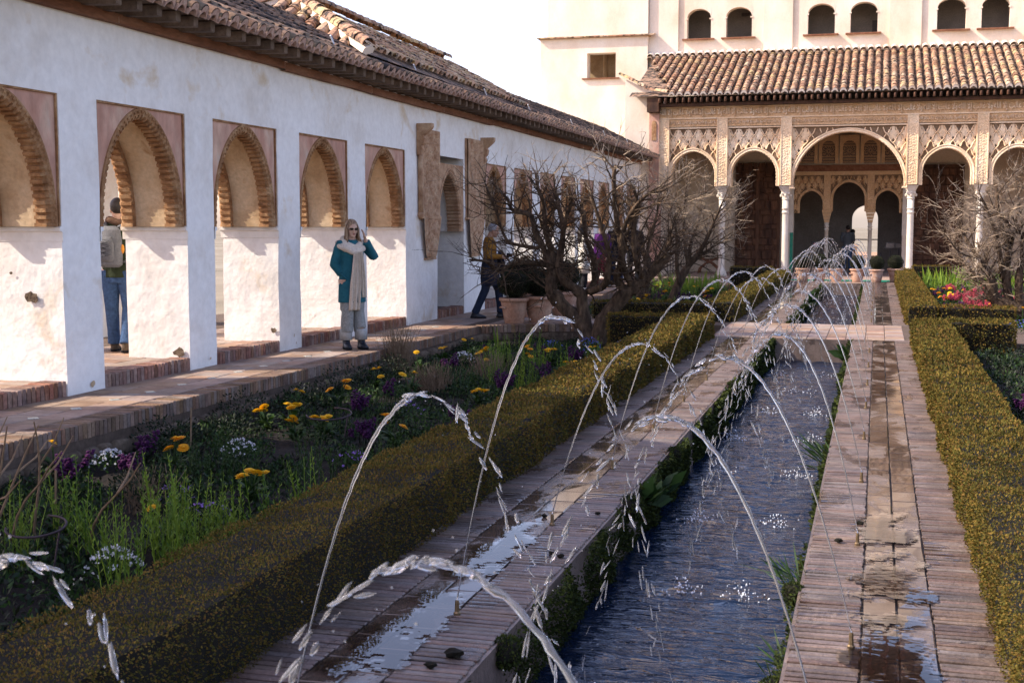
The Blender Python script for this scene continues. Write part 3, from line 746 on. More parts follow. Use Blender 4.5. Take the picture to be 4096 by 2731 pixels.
def tilegeo(L=.40, r0=.083, r1=.066, n=6, plug=False, th=.014):
    mb = MB(); A = []; Bq = []; Cc = []
    for i in range(n + 1):
        a = math.pi * i / n; A.append(mb.vert((r0 * math.cos(a), 0, r0 * math.sin(a) * .95)))
    for i in range(n + 1):
        a = math.pi * i / n; Bq.append(mb.vert((r1 * math.cos(a), L, r1 * math.sin(a) * .95 - .012)))
    for i in range(n + 1):
        a = math.pi * i / n; Cc.append(mb.vert(((r0 - th) * math.cos(a), .0, (r0 - th) * math.sin(a) * .95)))
    D = [mb.vert((mb.v[c][0], .10, mb.v[c][2] - .003)) for c in Cc]
    for i in range(n):
        mb.face((A[i], Bq[i], Bq[i + 1], A[i + 1])); mb.face((A[i], A[i + 1], Cc[i + 1], Cc[i]))
        if not plug: mb.face((Cc[i], Cc[i + 1], D[i + 1], D[i]))
    if plug:
        mb.mi = 1
        P = [mb.vert((mb.v[c][0] * 1.0, -.004, mb.v[c][2])) for c in Cc]
        lowz = [-.075, -.045, -.016, .004, -.016, -.045, -.075]          # scalloped mortar below the tile
        Q = [mb.vert(((r0 - .004) * math.cos(math.pi * i / n), -.004, lowz[i])) for i in range(n + 1)]
        for i in range(n): mb.face((P[i], P[i + 1], Q[i + 1], Q[i]))
        Q2 = [mb.vert((mb.v[q][0], .12, mb.v[q][2])) for q in Q]
        for i in range(n): mb.face((Q[i], Q[i + 1], Q2[i + 1], Q2[i]))
        mb.face((A[0], P[0], Q[0], Q2[0])); mb.face((A[n], Q2[n], Q[n], P[n]))
    return mb
def basis(p, up, across):
    up = Vector(up).normalized(); ac = Vector(across); ac = (ac - up * ac.dot(up)).normalized(); nz = ac.cross(up)
    return Matrix(((ac.x, up.x, nz.x, p[0]), (ac.y, up.y, nz.y, p[1]), (ac.z, up.z, nz.z, p[2]), (0, 0, 0, 1)))
def join_geo(name, src, mats, parent, Ms, **k):
    V0 = np.array([(*v, 1.0) for v in src.v]); nf = len(src.f); F0 = np.array([f if len(f) == 4 else (*f, f[-1]) for f in src.f]); Vs, Fs, Ts = [], [], []
    for i, m in enumerate(Ms):
        Vs.append((V0 @ np.array(m).T)[:, :3]); Fs.append(F0 + i * len(V0)); Ts.append(np.full(len(V0), R.random()))
    return big(name, np.concatenate(Vs), np.concatenate(Fs), None, parent, np.concatenate(Ts), mats=mats if isinstance(mats, list) else [mats], **k)
def place_tiles(parent, name, me, Ms):
    for m in Ms: inst(name, me, parent, m.to_translation(), m.to_euler())
def tj(m): return m @ Matrix.Translation((R.uniform(-.006, .006), R.uniform(-.012, .012), R.uniform(-.004, .005))) @ Matrix.Rotation(R.uniform(-.035, .035), 4, 'Z') @ Matrix.Rotation(R.uniform(-.03, .03), 4, 'X')
tg, te_ = tilegeo(), tilegeo(plug=True)
tme, teme = tg.mesh('roof_tile', MT['olddtile']), te_.mesh('eave_tile', [MT['olddtile'], MT['tileend']])
up = (RIDGE - EAVE); SL = up.length; up.normalize()
E0, E1, E2 = [], [], []; y = 8.6
while y < 41.2:
    for r in range(6):
        p = EAVE + up * (r * .315 + (0 if r else -.02)); q = T(p.x, y, p.z + .004)
        m = tj(basis(q, up, (0, 1, 0)))
        if r == 0: E0.append(m)
        elif r == 1: E1.append(m)
        elif not (17.6 < y < 27 and r > 1): E2.append(m)
    y += .2155
place_tiles(wing, 'eave_tile', teme, E0); place_tiles(wing, 'roof_tile', tme, E1)
join_geo('roof_tile_field', tg, MT['olddtile'], wing, E2, kind='stuff')
mb = MB(); rr_ = []
y = 8.4
while y < 41: rr_.append(tj(basis(T(-8.35, y, 4.60), (0, 1, 0), (1, 0, 0)))); y += .33
join_geo('ridge_tile_row', tilegeo(.42, .10, .085), MT['olddtile'], wing, rr_, kind='stuff')
# hooks on the eaves
hk = MB(); hk.box(-.006, .006, -.022, .022, 0, .10); hk.tube([(-.006, 0, .11), (.006, 0, .11)], .024, 10); hkm = hk.mesh('roof_hook', MT['metal'])
for y in (12.55, 16.2, 19.4, 23.2, 26.3, 30.2, 34.0, 37.3): inst('roof_hook', hkm, wing, T(-6.95, y, 3.97), (0, rad(-20), 0))

# --- raised roof over the middle of the wing
mi = thing('raised_hip_roof', (-8.6, 22, 3.9), 'raised hipped tile roof with pale mortared hip, above the arcade wing', 'roof', kind='thing')
AP, AP2 = Vector((-8.9, 19.1, 5.12)), Vector((-8.9, 26.85, 4.98)); CR, CL = Vector((-6.86, 17.2, 3.98)), Vector((-10.5, 17.2, 4.08)); CR2, CL2 = Vector((-6.86, 26.9, 3.86)), Vector((-10.5, 26.9, 3.98))
mb = MB(); mb.poly([CR, CR2, AP2, AP]); mb.poly([CL, CR, AP]); mb.poly([CL2, CL, AP, AP2]); mb.poly([CR2, CL2, AP2]); mb.build('roof_deck', MT['olddtile'], mi)
# courtyard slope tiles (big half pipes running down to the eave)
upv = (AP - Vector((CR.x, AP.y, CR.z))).normalized(); Ms = []
y = 17.35
while y < 26.9:
    s0 = .30; hmax = (AP - Vector((CR.x, AP.y, CR.z))).length * min(1, max(0, (y - 17.2) / (AP.y - 17.2))); s = s0
    while s < hmax - .25:
        b0 = Vector((CR.x, y, CR.z - .0124 * (y - 17.2))); Ms.append(tj(basis(b0 + upv * s + Vector((0, 0, .03)), upv, (0, 1, 0)))); s += .31
    y += .2155
join_geo('courtyard_slope_tile_field', tilegeo(.42), MT['tile'], mi, Ms, kind='stuff')
# hip end: tiles one by one
base = (CL + CR) / 2; uph = (AP - Vector((AP.x, CR.y, (CL.z + CR.z) / 2))); hl = uph.length; uph.normalize()
hme = tilegeo(.44, .10, .085).mesh('hip_tile', MT['tile'])
x = -10.2
while x < -6.95:
    hm = hl * (1 - abs(x - AP.x) / (abs((CR if x > AP.x else CL).x - AP.x))); s = .0
    while s < hm - .30:
        z = CL.z + (CR.z - CL.z) * (x - CL.x) / (CR.x - CL.x)
        m = tj(basis(Vector((x, CR.y, z + .035)) + uph * s, uph, (1, 0, 0))); inst('hip_tile', hme, mi, m.to_translation(), m.to_euler()); s += .31
    x += .262
def caps(a, b, name, parent, me, gap=.30, mort=True):
    d = (b - a); L = d.length; d.normalize(); ac = d.cross(Vector((0, 0, 1))); k = int(L / gap)
    for i in range(k):
        m = tj(basis(a + d * (i * L / k) + Vector((0, 0, .13)), d, ac)); inst(name, me, parent, m.to_translation(), m.to_euler())
    if mort:
        mb = MB(); mb.tube([a + Vector((0, 0, .05)), b + Vector((0, 0, .05))], [(.10, .06), (.10, .06)], 6); mb.build('hip_mortar', MT['tower'], parent)
cme = tilegeo(.42, .105, .09).mesh('ridge_tile', MT['tile'])
caps(CR, AP, 'ridge_tile', mi, cme); caps(CL, AP, 'ridge_tile', mi, cme); caps(AP2, AP, 'ridge_tile', mi, cme, mort=False)
# unseen taller south end, added to the wing to shade the near garden
ub = MB(); ub.box(-8.1, -7.30, -6, 7.6, 3.6, 4.72); ub.box(-10.3, -9.9, -6, 7.6, 4.2, 4.72)
ub.build('added_shade_storey', MT['plaster'], wing, kind='stuff')
rprof(-6.2, 7.7, [(-6.72, 4.70), (-8.35, 5.55), (-10.6, 4.7), (-6.72, 4.68)], 'added_shade_roof', MT['olddtile'], wing)  # roof of the added shading end, out of view
# ------------------------------------------------------------------ the pavilion at the far end: portico, tall white building, tower
KS, KZ = 1.056, -.0952
def F(x, y, z): return (x * KS, y * KS, z * KS + KZ)
class FB(MB):
    def vert(s, p): s.v.append(F(*p)); s.t.append(s.tint); return len(s.v) - 1
YF = 39.3
port = thing('portico', F(-.9, YF, 0), 'carved stucco portico with marble columns under a clay tile roof', 'portico', kind='thing')
pal = thing('palace_building', F(0, 43.5, 0), 'tall white building with paired arched windows above the portico roof', 'building', kind='thing')
tow = thing('white_tower', F(-9.2, 43.3, 0), 'white square tower with one rectangular window, left of the portico', 'tower', kind='thing')
MT['cavity'] = M('shade_toned_backing', [(.20, .125, .07), (.30, .20, .12)], 5, .95, mott=.2)  # darker than the stucco, so the lattice gaps look shaded

fl = thing('portico_floor', F(-.9, 41, 0), kind='structure')
mb = FB(); mb.box(-7.4, 6.8, 38.3, 48.2, -.5, 0); mb.build('floor_slab', MT['pavetile'], fl)
mb = MB(); mb.box(-8, 7.5, 37.35, 40.5, -.6, -.17); mb.build('forecourt', MT['pavetile'], None, kind='structure')
gm = MB(); gm.box(-.145, .145, 0, .02, 0, .075); gme = gm.mesh('glazed_riser_tile', MT['glaze_g'])
x = -3.9
while x < 2.6:
    inst('glazed_riser_tile', gme, fl, (x, 40.42, -.172)); x += .295

def stitched(mb, cv, rect, fr, fb, m_front=0, m_in=1, back=False):
    """plate between an opening curve cv (from right foot over apex to left foot) and rectangle rect=(x0,x1,z0,z1), extruded from fr to fb"""
    x0, x1, z0, z1 = rect; N = len(cv); H = z1 - z0; Wd = x1 - x0; tot = 2 * H + Wd; bd = []
    for i in range(N):
        s = tot * i / (N - 1); bd.append((x1, z0 + s) if s <= H else ((x1 - (s - H), z1) if s <= H + Wd else (x0, z1 - (s - H - Wd))))
    for tg_ in ((x1, z1), (x0, z1)):
        j = min(range(N), key=lambda i: (bd[i][0] - tg_[0]) ** 2 + (bd[i][1] - tg_[1]) ** 2); bd[j] = tg_
    A = [mb.vert((c[0], fr, c[1])) for c in cv]; B = [mb.vert((c[0], fr, c[1])) for c in bd]; A2 = [mb.vert((c[0], fb, c[1])) for c in cv]
    for i in range(N - 1):
        mb.mi = m_front; mb.face((A[i], A[i + 1], B[i + 1], B[i])); mb.mi = m_in; mb.face((A[i], A2[i], A2[i + 1], A[i + 1]))
    if back:
        B2 = [mb.vert((c[0], fb, c[1])) for c in bd]; mb.mi = m_front
        for i in range(N - 1): mb.face((A2[i], B2[i], B2[i + 1], A2[i + 1]))
def round_arch(xc, hw, z0, zc, n=20, point=.0, narrow=0.0):
    cv = [(xc + hw - narrow, z0)]
    for i in range(n + 1):
        a = math.pi * i / n; cv.append((xc + hw * math.cos(a), zc + (hw + point * math.sin(a) ** 6) * math.sin(a)))
    cv.append((xc - hw + narrow, z0)); return cv

def archring(name, parent, cv, y0, y1, wd, mat, teeth=0.012):
    """raised archivolt with a toothed inner edge, and the soffit behind it"""
    mb = FB(); pts = []
    for a, b in zip(cv, cv[1:]):
        L = math.hypot(b[0] - a[0], b[1] - a[1]); k = max(1, int(L / .045))
        for i in range(k): pts.append((a[0] + (b[0] - a[0]) * i / k, a[1] + (b[1] - a[1]) * i / k))
    pts.append(cv[-1]); prev = None
    for i, p in enumerate(pts):
        q0, q1 = pts[max(0, i - 1)], pts[min(len(pts) - 1, i + 1)]; t = (q1[0] - q0[0], q1[1] - q0[1]); l = math.hypot(*t) or 1; n = (t[1] / l, -t[0] / l)
        d = teeth if i % 2 else 0
        row = [mb.vert((p[0] + n[0] * o, y, p[1] + n[1] * o)) for o, y in ((wd, y0 + .06), (wd, y0 - .012), (wd - .02, y0 - .02), (wd * .45, y0), (.012, y0 - .012), (-d, y0), (-d, y0 + .05), (.0, y0 + .06), (0, y1))]
        if prev:
            for j in range(len(row) - 1): mb.face((prev[j], row[j], row[j + 1], prev[j + 1]))
        prev = row
    return mb.build(name, mat, parent, fix=True)

def sebka(parent, rect, inside, yb, mat, w, h, name='lattice_panel', bw=.034):
    """diamond lattice with a lobed leaf in every diamond, standing in front of a dark backing; one carved openwork panel"""
    x0, x1, z0, z1 = rect; mb = FB()
    ok = lambda x, z: x0 + .005 < x < x1 - .005 and z0 < z < z1 - .005 and inside(x, z)
    nx, nz_ = int((x1 - x0) / w) + 2, int((z1 - z0) / h) + 2; xm = (x0 + x1) / 2
    for i in range(-nx, nx + 1):
        for j in range(-1, nz_ * 2 + 1):
            cx = xm + i * w + (w / 2 if j % 2 else 0); cz = z1 - j * h / 2
            # two upper edges of the diamond centred here (curved like an ogee)
            for sg in (-1, 1):
                K = 4
                for k in range(K):
                    f0, f1 = k / K, (k + 1) / K; og = lambda f: .06 * w * math.sin(2 * math.pi * f)
                    a = (cx + sg * (w / 2 * f0 + og(f0)), cz + h / 2 * (1 - f0)); b = (cx + sg * (w / 2 * f1 + og(f1)), cz + h / 2 * (1 - f1))
                    if not (ok(*a) and ok(*b)): continue
                    tx, tz = b[0] - a[0], b[1] - a[1]; l = math.hypot(tx, tz); nx_, nz2 = -tz / l * bw / 2, tx / l * bw / 2
                    q = [mb.vert((a[0] + nx_, yb, a[1] + nz2)), mb.vert((a[0], yb - .03, a[1])), mb.vert((a[0] - nx_, yb, a[1] - nz2)), mb.vert((b[0] + nx_, yb, b[1] + nz2)), mb.vert((b[0], yb - .03, b[1])), mb.vert((b[0] - nx_, yb, b[1] - nz2))]
                    mb.face((q[0], q[1], q[4], q[3])); mb.face((q[1], q[2], q[5], q[4]))
            if ok(cx, cz + h * .1) and ok(cx, cz - h * .2):
                c = mb.vert((cx, yb - .012, cz)); rg = []; n = 20
                for k in range(n):
                    th = 2 * math.pi * k / n + math.pi / 2
                    q = .40 * (1 + .26 * math.cos(5 * (th - math.pi / 2)) + .12 * math.cos(10 * th))
                    rg.append(mb.vert((cx + q * w * .98 * math.cos(th), yb + (.014 if k % 2 else .002), cz + q * h * .92 * math.sin(th))))
                for k in range(n): mb.face((c, rg[k], rg[(k + 1) % n]))
    return mb.build(name, mat, parent, fix=True, kind='stuff')

def frelief(name, mat, rect, y, nu, nv, amp, parent, fu=40, fv=10, border=True, seed=1):
    x0, x1, z0, z1 = rect; mb = FB(); rr = random.Random(seed)
    def f(u, v):
        a = abs(math.sin(u * fu + 1.6 * math.sin(v * fv + u * 9))) * abs(math.cos(v * fv * 1.4 + 1.5 * math.sin(u * fu * .7))) + .4 * rr.random()
        if border and (u in (0, 1) or v in (0, 1)): a = 1.2
        return (x0 + (x1 - x0) * u, y - amp * a, z0 + (z1 - z0) * v)
    mb.grid(f, nu, nv, True); return mb.build(name, mat, parent, fix=True)

PIL = [-6.22, -4.49, -2.63, .905, 2.79, 4.70]
BAY = []
for i in range(5):
    a, b = PIL[i], PIL[i + 1]; xc = (a + b) / 2
    if i == 2: BAY.append((xc, 1.57, 2.68, 2.66, .0))
    else: BAY.append((xc, .655, 2.68, 3.03, .03))
for i, (xc, hw, z0, zc, pt) in enumerate(BAY):
    a, b = PIL[i] + .155, PIL[i + 1] - .155
    cv = round_arch(xc, hw, z0, zc, 22, pt, .0 if i != 2 else .03)
    archring('archivolt', port, cv, YF - .02, YF + .45, .105, MT['stucco'])
    mb = FB(); r = hw + .06
    cvo = round_arch(xc, min(hw + .05, (b - a) / 2 - .002), z0, zc, 22, pt)
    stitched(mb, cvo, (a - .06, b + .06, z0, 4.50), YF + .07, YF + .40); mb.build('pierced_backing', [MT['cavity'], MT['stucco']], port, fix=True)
    def inside(x, z, xc=xc, hw=hw, zc=zc):
        return (math.hypot(x - xc, z - zc) > hw + .075) if z > zc else abs(x - xc) > hw + .07
    w = .30 if i != 2 else .352
    sebka(port, (a, b, z0 + .1, 4.40), inside, YF + .02, MT['stucco'], w, .47 if i != 2 else .52)
    mb = FB()
    for q in ((a - .02, b + .02, 4.385, 4.42), (a - .02, a + .022, 2.72, 4.385), (b - .022, b + .02, 2.72, 4.385)): mb.box(q[0], q[1], YF - .03, YF + .08, q[2], q[3])
    mb.build('panel_border', MT['stucco'], port, kind='stuff')
    frelief('small_inscription_band', MT['stucco2'], (a - .02, b + .02, 4.44, 4.66), YF - .012, int((b - a) * 34), 10, .018, port, fu=(b - a) * 30, fv=5, seed=i)
# pilaster strips above each column
for i, x in enumerate(PIL):
    frelief('pilaster_strip', MT['stucco'], (x - .135, x + .135, 2.70, 4.66), YF - .05, 14, 90, .016, port, fu=11, fv=60, seed=20 + i)
    mb = FB(); mb.box(x - .155, x - .134, YF - .075, YF + .45, 2.70, 4.68); mb.box(x + .134, x + .155, YF - .075, YF + .45, 2.70, 4.68); mb.box(x - .134, x + .134, YF - .04, YF + .45, 2.70, 4.68); mb.build('pilaster_core', MT['stucco'], port, kind='stuff')
# the great inscription frieze
X0, X1 = -6.37, 4.86
mb = FB(); mb.box(X0, X1, YF - .03, YF + .45, 4.68, 5.02); mb.box(X0, X1, YF - .065, YF - .029, 4.665, 4.70); mb.box(X0, X1, YF - .065, YF - .029, 4.995, 5.03); mb.build('frieze', MT['stucco'], port, kind='stuff')
frelief('frieze_scrollwork', MT['stucco2'], (X0, X1, 4.70, 4.995), YF - .031, 520, 14, .012, port, fu=210, fv=7, border=False, seed=77)
def lettering(body, cw, chh):
    c = bpy.data.curves.new('lettering', 'FONT'); c.body = body; c.resolution_u = 2; c.extrude = .04; c.offset = .012
    o = bpy.data.objects.new('lettering', c); me = o.to_mesh(); V = np.array([v.co[:] for v in me.vertices]); me.calc_loop_triangles()
    Fc = np.array([t.vertices[:] for t in me.loop_triangles]); o.to_mesh_clear(); bpy.data.objects.remove(o); bpy.data.curves.remove(c)
    mn, mx = V.min(0), V.max(0); V = (V - mn) / (mx - mn); return V * np.array([cw, chh, 1.0]), Fc
TXT = '\uFEEA\uFEE0\uFEDF\uFE8D \uFEFB\uFE87 \uFE90\uFEDF\uFE8E\uFECF \uFEFB\uFEED'
def band_text(name, x0, x1, z0, hgt, pitch, yb, dep):
    V0, F0 = lettering(TXT, pitch * .97, hgt); Vs, Fs = [], []; x = x0; k = 0
    while x + pitch <= x1 + .02:
        P = np.stack([x + V0[:, 0], yb - dep * V0[:, 2], z0 + V0[:, 1]], 1); P = P * KS; P[:, 2] += KZ
        Vs.append(P); Fs.append(F0 + k * len(V0)); x += pitch; k += 1
    big(name, np.concatenate(Vs), np.concatenate(Fs), MT['stucco'], port, kind='stuff')
band_text('carved_lettering', X0 + .02, X1, 4.715, .265, .94, YF - .035, .060)
for i in range(5): band_text('carved_lettering', PIL[i] + .16, PIL[i + 1] - .16, 4.49, .125, (PIL[i + 1] - PIL[i] - .33) / (3 if i != 2 else 6), YF - .025, .035)

# columns
def column(x, y, h, r, name='column', parent=port, capw=.19):
    mb = FB(); mb.lathe([(r * 1.75, 0), (r * 1.75, .07), (r * 1.5, .10), (r * 1.55, .15), (r * 1.2, .19), (r * 1.25, .22), (r * 1.03, .25), (r, .27), (r * .97, h * .8), (r * .96, h - .42), (r * 1.12, h - .415), (r * 1.12, h - .385), (r * .97, h - .38), (r * .97, h - .30), (r * 1.1, h - .295), (r * 1.1, h - .265), (r * .98, h - .26), (r * 1.0, h - .02)], (x, y, 0), 18)
    c = mb.build(name, MT['marble'], parent, True)
    k = FB(); k.lathe([(r * 1.0, h - .02), (r * 1.25, h), (r * 1.05, h + .02), (r * 1.15, h + .10), (r * 1.45, h + .17), (r * 1.35, h + .20)], (x, y, 0), 16)
    k.lathe([(r * 1.25, h + .20), (capw * .78, h + .27), (capw * .95, h + .33), (capw, h + .36)], (x, y, 0), 16, sq=.42); k.box(x - capw, x + capw, y - capw, y + capw, h + .345, h + .385)
    for a in range(8):
        th = math.pi * 2 * a / 8; k.blob((x + math.cos(th) * r * 1.45, y + math.sin(th) * r * 1.45, h + .10 + .06 * (a % 2)), (.035, .035, .05), 6, 4)
    k.build('capital', MT['marble'], c, kind='stuff')
    return c
for x in PIL[1:5]: column(x, YF + .2, 2.30, .095)

# end wall with sloping tiled coping, and the brown end pier
mb = FB(); mb.poly([(-7.41, 39.24, -.2), (-6.40, 39.24, -.2), (-6.40, 39.24, 5.40), (-6.65, 39.24, 5.52), (-7.41, 39.24, 5.90)]); mb.poly([(-7.41, 39.24, -.2), (-7.41, 39.24, 5.9), (-7.41, 43.5, 5.9), (-7.41, 43.5, -.2)]); mb.build('end_wall', MT['tower'], port)
mb = FB(); mb.box(-6.66, -6.36, 39.18, 39.75, 0, 4.86); mb.build('end_pier', MT['pink'], port)
mb = FB(); mb.box(-6.58, -6.44, 39.16, 39.18, 4.05, 4.55); mb.blob((-6.51, 39.17, 4.55), (.07, .01, .09), 8, 4); mb.build('end_pier_niche', MT['mould'], port, kind='stuff')
mb = FB(); mb.box(-6.68, -6.33, 38.85, 39.7, 4.87, 5.28); mb.build('eave_bracket', MT['wood'], port)
cm = tilegeo(.36, .10, .085).mesh('coping_tile', MT['tile'])
pth = [Vector((-7.46, 39.2, 5.97)), Vector((-6.65, 39.05, 5.55)), Vector((-6.05, 38.85, 5.42))]
for a, b in zip(pth, pth[1:]):
    a, b = Vector(F(*a)), Vector(F(*b)); d = (a - b); L = d.length; d.normalize(); k = int(L / .19)
    for i in range(k):
        m = tj(basis(b + d * (i * L / k), d, d.cross(Vector((0, 0, 1))))); inst('coping_tile', cm, port, m.to_translation(), m.to_euler())

# eaves and roof of the portico
mb = FB(); mb.box(-6.36, 6.8, 39.0, 39.7, 5.03, 5.12); mb.build('eave_beam', MT['wood'], port)
rm = MB(); L_ = .50; rm.cbox(-.038, .038, -.30, .26, 0, .15, .004); rm.blob((0, -.29, .075), (.038, .05, .075), 8, 5); rme2 = rm.mesh('rafter', MT['wood'])
x = -6.3
while x < 6.7:
    p = F(x, 39.10, 5.125); inst('rafter', rme2, port, p); x += .176
EP, TP = Vector(F(0, 38.78, 5.345)), Vector(F(0, 43.50, 7.03)); upp = (TP - EP); LL = upp.length; upp.normalize()
mb = FB(); mb.poly([(-7.2, 38.78, 5.32), (6.9, 38.78, 5.32), (6.9, 43.55, 7.02), (-7.2, 43.55, 7.02)]); mb.poly([(-6.4, 38.8, 5.30), (-6.4, 43.5, 5.28), (6.9, 43.5, 5.28), (6.9, 38.8, 5.30)]); mb.build('roof_deck', MT['olddtile'], port, kind='stuff')
tG, tE = tilegeo(.40, .092, .075), tilegeo(.40, .096, .078, plug=True); tGm, tEm = tG.mesh('roof_tile', MT['tile']), tE.mesh('eave_tile', [MT['tile'], MT['tileend2'] if 'tileend2' in MT else MT['tower']])
rows = 16; e0, e1, e2 = [], [], []; x = -6.02 * KS
X = -7.75
while X < 7.1:
    for r in range(rows):
        p = EP + upp * (r * (LL - .12) / rows); p = Vector((X, p.y, p.z + .02))
        edge = -6.0 * KS - .0 if r == 0 else None
        xl = (-6.02 - (r / rows) * 1.42) * KS if r < rows else -7.45
        if X < xl: continue
        m = tj(basis(p, upp, (1, 0, 0)))
        (e0 if r == 0 else e1 if r < 5 else e2).append(m)
    X += .2466
place_tiles(port, 'eave_tile', tEm, e0); place_tiles(port, 'roof_tile', tGm, e1); join_geo('roof_tile_field', tG, MT['tile'], port, e2, kind='stuff')
Ms = []; X = -7.75
while X < 7.1: Ms.append(basis((X, TP.y - .30, TP.z - .02), upp, (1, 0, 0))); X += .2466
join_geo('mortared_top_row', tilegeo(.42, .115, .10, 4), MT['tower'], port, Ms, kind='stuff')

# --- inside the portico
mb = FB(); xs = [-6.4, -2.95, .80, 4.9]; zs_ = [-.1, 3.10, 4.9]
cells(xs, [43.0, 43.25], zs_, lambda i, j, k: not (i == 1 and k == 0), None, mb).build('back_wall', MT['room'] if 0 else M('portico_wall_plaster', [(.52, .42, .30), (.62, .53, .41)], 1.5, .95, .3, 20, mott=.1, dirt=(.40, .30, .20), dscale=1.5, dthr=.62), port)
mb = FB(); mb.box(-6.4, 4.9, 39.7, 43.2, 4.72, 4.80); mb.build('ceiling', MT['wood'], port)
mb = FB(); mb.box(-6.42, -6.36, 39.7, 43, 0, 4.8); mb.box(4.86, 4.92, 39.7, 43, 0, 4.8); mb.build('side_wall', MT['tower'], port, kind='stuff')
mb = FB(); mb.box(-3.0, .85, 42.93, 43.0, 3.22, 3.42); mb.build('beam', MT['wood_beam'], port)
for k in range(5):
    x = -2.19 + k * .64
    mb = FB(); cv = round_arch(x, .20, 3.50, 3.98, 10)
    stitched(mb, cv, (x - .30, x + .30, 3.45, 4.35), 42.93, 43.0); mb.build('window_surround', [MT['stucco2'], MT['stucco2']], port, fix=True)
    mb = FB(); mb.box(x - .2, x + .2, 42.985, 42.995, 3.47, 4.2); mb.build('pierced_backing', MT['void'], port)  # dark board in place of the shaded hollow behind the lattice
    mb = FB()
    for a in range(12):
        th = math.pi * a / 6; c, s_ = math.cos(th), math.sin(th)
        mb.tube([(x + .03 * c, 42.975, 3.86 + .03 * s_), (x + .10 * c, 42.972, 3.86 + .10 * s_), (x + .17 * math.cos(th + .26), 42.972, 3.86 + .17 * math.sin(th + .26))], .007, 4)
    for i in range(-4, 5):
        for j in range(9):
            cx, cz = x + i * .045 + (.0225 if j % 2 else 0), 3.51 + j * .085
            if abs(cx - x) < .185 and math.hypot(cx - x, cz - 3.86) > .14: mb.tube([(cx - .025, 42.975, cz - .03), (cx + .025, 42.975, cz + .03)], .006, 4); mb.tube([(cx + .025, 42.975, cz - .03), (cx - .025, 42.975, cz + .03)], .006, 4)
    mb.build('window_lattice', MT['stucco2'], port, kind='stuff')
# triple-arched portal
for (xc, hw, zc, za, x0, x1, w) in ((-2.06, .36, 2.22, 1.9, -2.62, -1.68, .20), (-.90, .49, 2.36, 1.95, -1.46, -.34, .20), (.28, .36, 2.22, 1.9, -.12, .78, .20)):
    cv = round_arch(xc, hw, za, zc, 16, .03); archring('portal_archivolt', port, cv, 42.98, 43.22, .075, MT['stucco2'], .01)
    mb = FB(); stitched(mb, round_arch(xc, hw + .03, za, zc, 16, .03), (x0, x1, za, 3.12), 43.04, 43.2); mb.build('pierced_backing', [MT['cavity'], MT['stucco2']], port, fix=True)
    sebka(port, (x0 + .02, x1 - .02, za, 3.10), lambda x, z, xc=xc, hw=hw, zc=zc: (math.hypot(x - xc, z - zc) > hw + .08) if z > zc else abs(x - xc) > hw + .08, 43.0, MT['stucco2'], w, .33, bw=.026)
for x in (-1.57, -.23):
    frelief('portal_strip', MT['stucco2'], (x - .105, x + .105, 2.02, 3.12), 42.965, 10, 50, .014, port, fu=9, fv=30)
    mb = FB(); mb.box(x - .11, x + .11, 42.97, 43.24, 1.98, 3.12); mb.build('portal_strip_core', MT['stucco2'], port)
    mb = FB()
    for q in range(4): mb.lathe([(.07 + .022 * q, 1.60 + q * .10), (.09 + .022 * q, 1.69 + q * .10)], (x, 43.1, 0), 12, sq=.4)
    mb.build('stalactite_capital', MT['stucco2'], port, kind='stuff')
    mb = FB(); mb.lathe([(.12, 0), (.12, .06), (.085, .12), (.066, .15), (.062, 1.36), (.08, 1.37), (.08, 1.40), (.06, 1.41), (.06, 1.45), (.08, 1.46), (.08, 1.49), (.062, 1.5), (.075, 1.61)], (x, 43.1, 0), 14); mb.build('portal_column', MT['marble'], port, True)
mb = FB(); mb.box(-3.0, .85, 42.94, 43.0, 3.10, 3.215); mb.build('portal_cornice', MT['stucco2'], port)
for x0, x1 in ((-2.95, -2.60), (.74, .95)):
    mb = FB(); mb.box(x0, x1, 42.90, 43.24, 1.2, 3.12); mb.build('portal_jamb', MT['marble'], port)
    mb = FB(); mb.box(x0 + .01, x1 - .01, 42.905, 43.24, 0, 1.2); mb.build('portal_jamb', MT['tower'], port)
mb = FB(); mb.box(-2.70, -2.60, 42.86, 42.90, 0, 1.28); mb.build('green_tile_strip', MT['glaze_g'], port)
# carved doors
dm = MB()
def carved_door(x0, x1, label):
    d = thing('carved_door', F((x0 + x1) / 2, 42.9, 0), label, 'door', kind='thing')
    mb = FB(); mb.box(x0, x1, 42.90, 42.99, 0, 3.40); mb.build('door_leaf', MT['wood'], d)
    z = .12; row = 0
    while z < 3.25:
        hgt = R.choice((.16, .22, .30)); x = x0 + .06; c = 0
        while x < x1 - .12:
            w = min(R.choice((.16, .24, .34)), x1 - .06 - x)
            if w > .06:
                mb = FB(); mb.cbox(0, w - .03, 0, hgt - .03, 0, .035, .014, None)
                mb.v = [F(x + (p[0] / KS), 42.90 - ((p[2] - KZ) / KS), z + (p[1] / KS)) for p in mb.v]
                mb.build('door_panel', MT['wood'], d, fix=True)
            x += w; c += 1
        z += hgt
    mb = FB(); mb.box((x0 + x1) / 2 - .05, (x0 + x1) / 2 + .05, 42.84, 42.9, 0, 3.4); mb.build('door_stile', MT['wood'], d); return d
carved_door(-4.45, -3.02, 'dark carved wooden door in the left half of the portico')
carved_door(1.0, 2.55, 'dark carved wooden door in the right half of the portico')
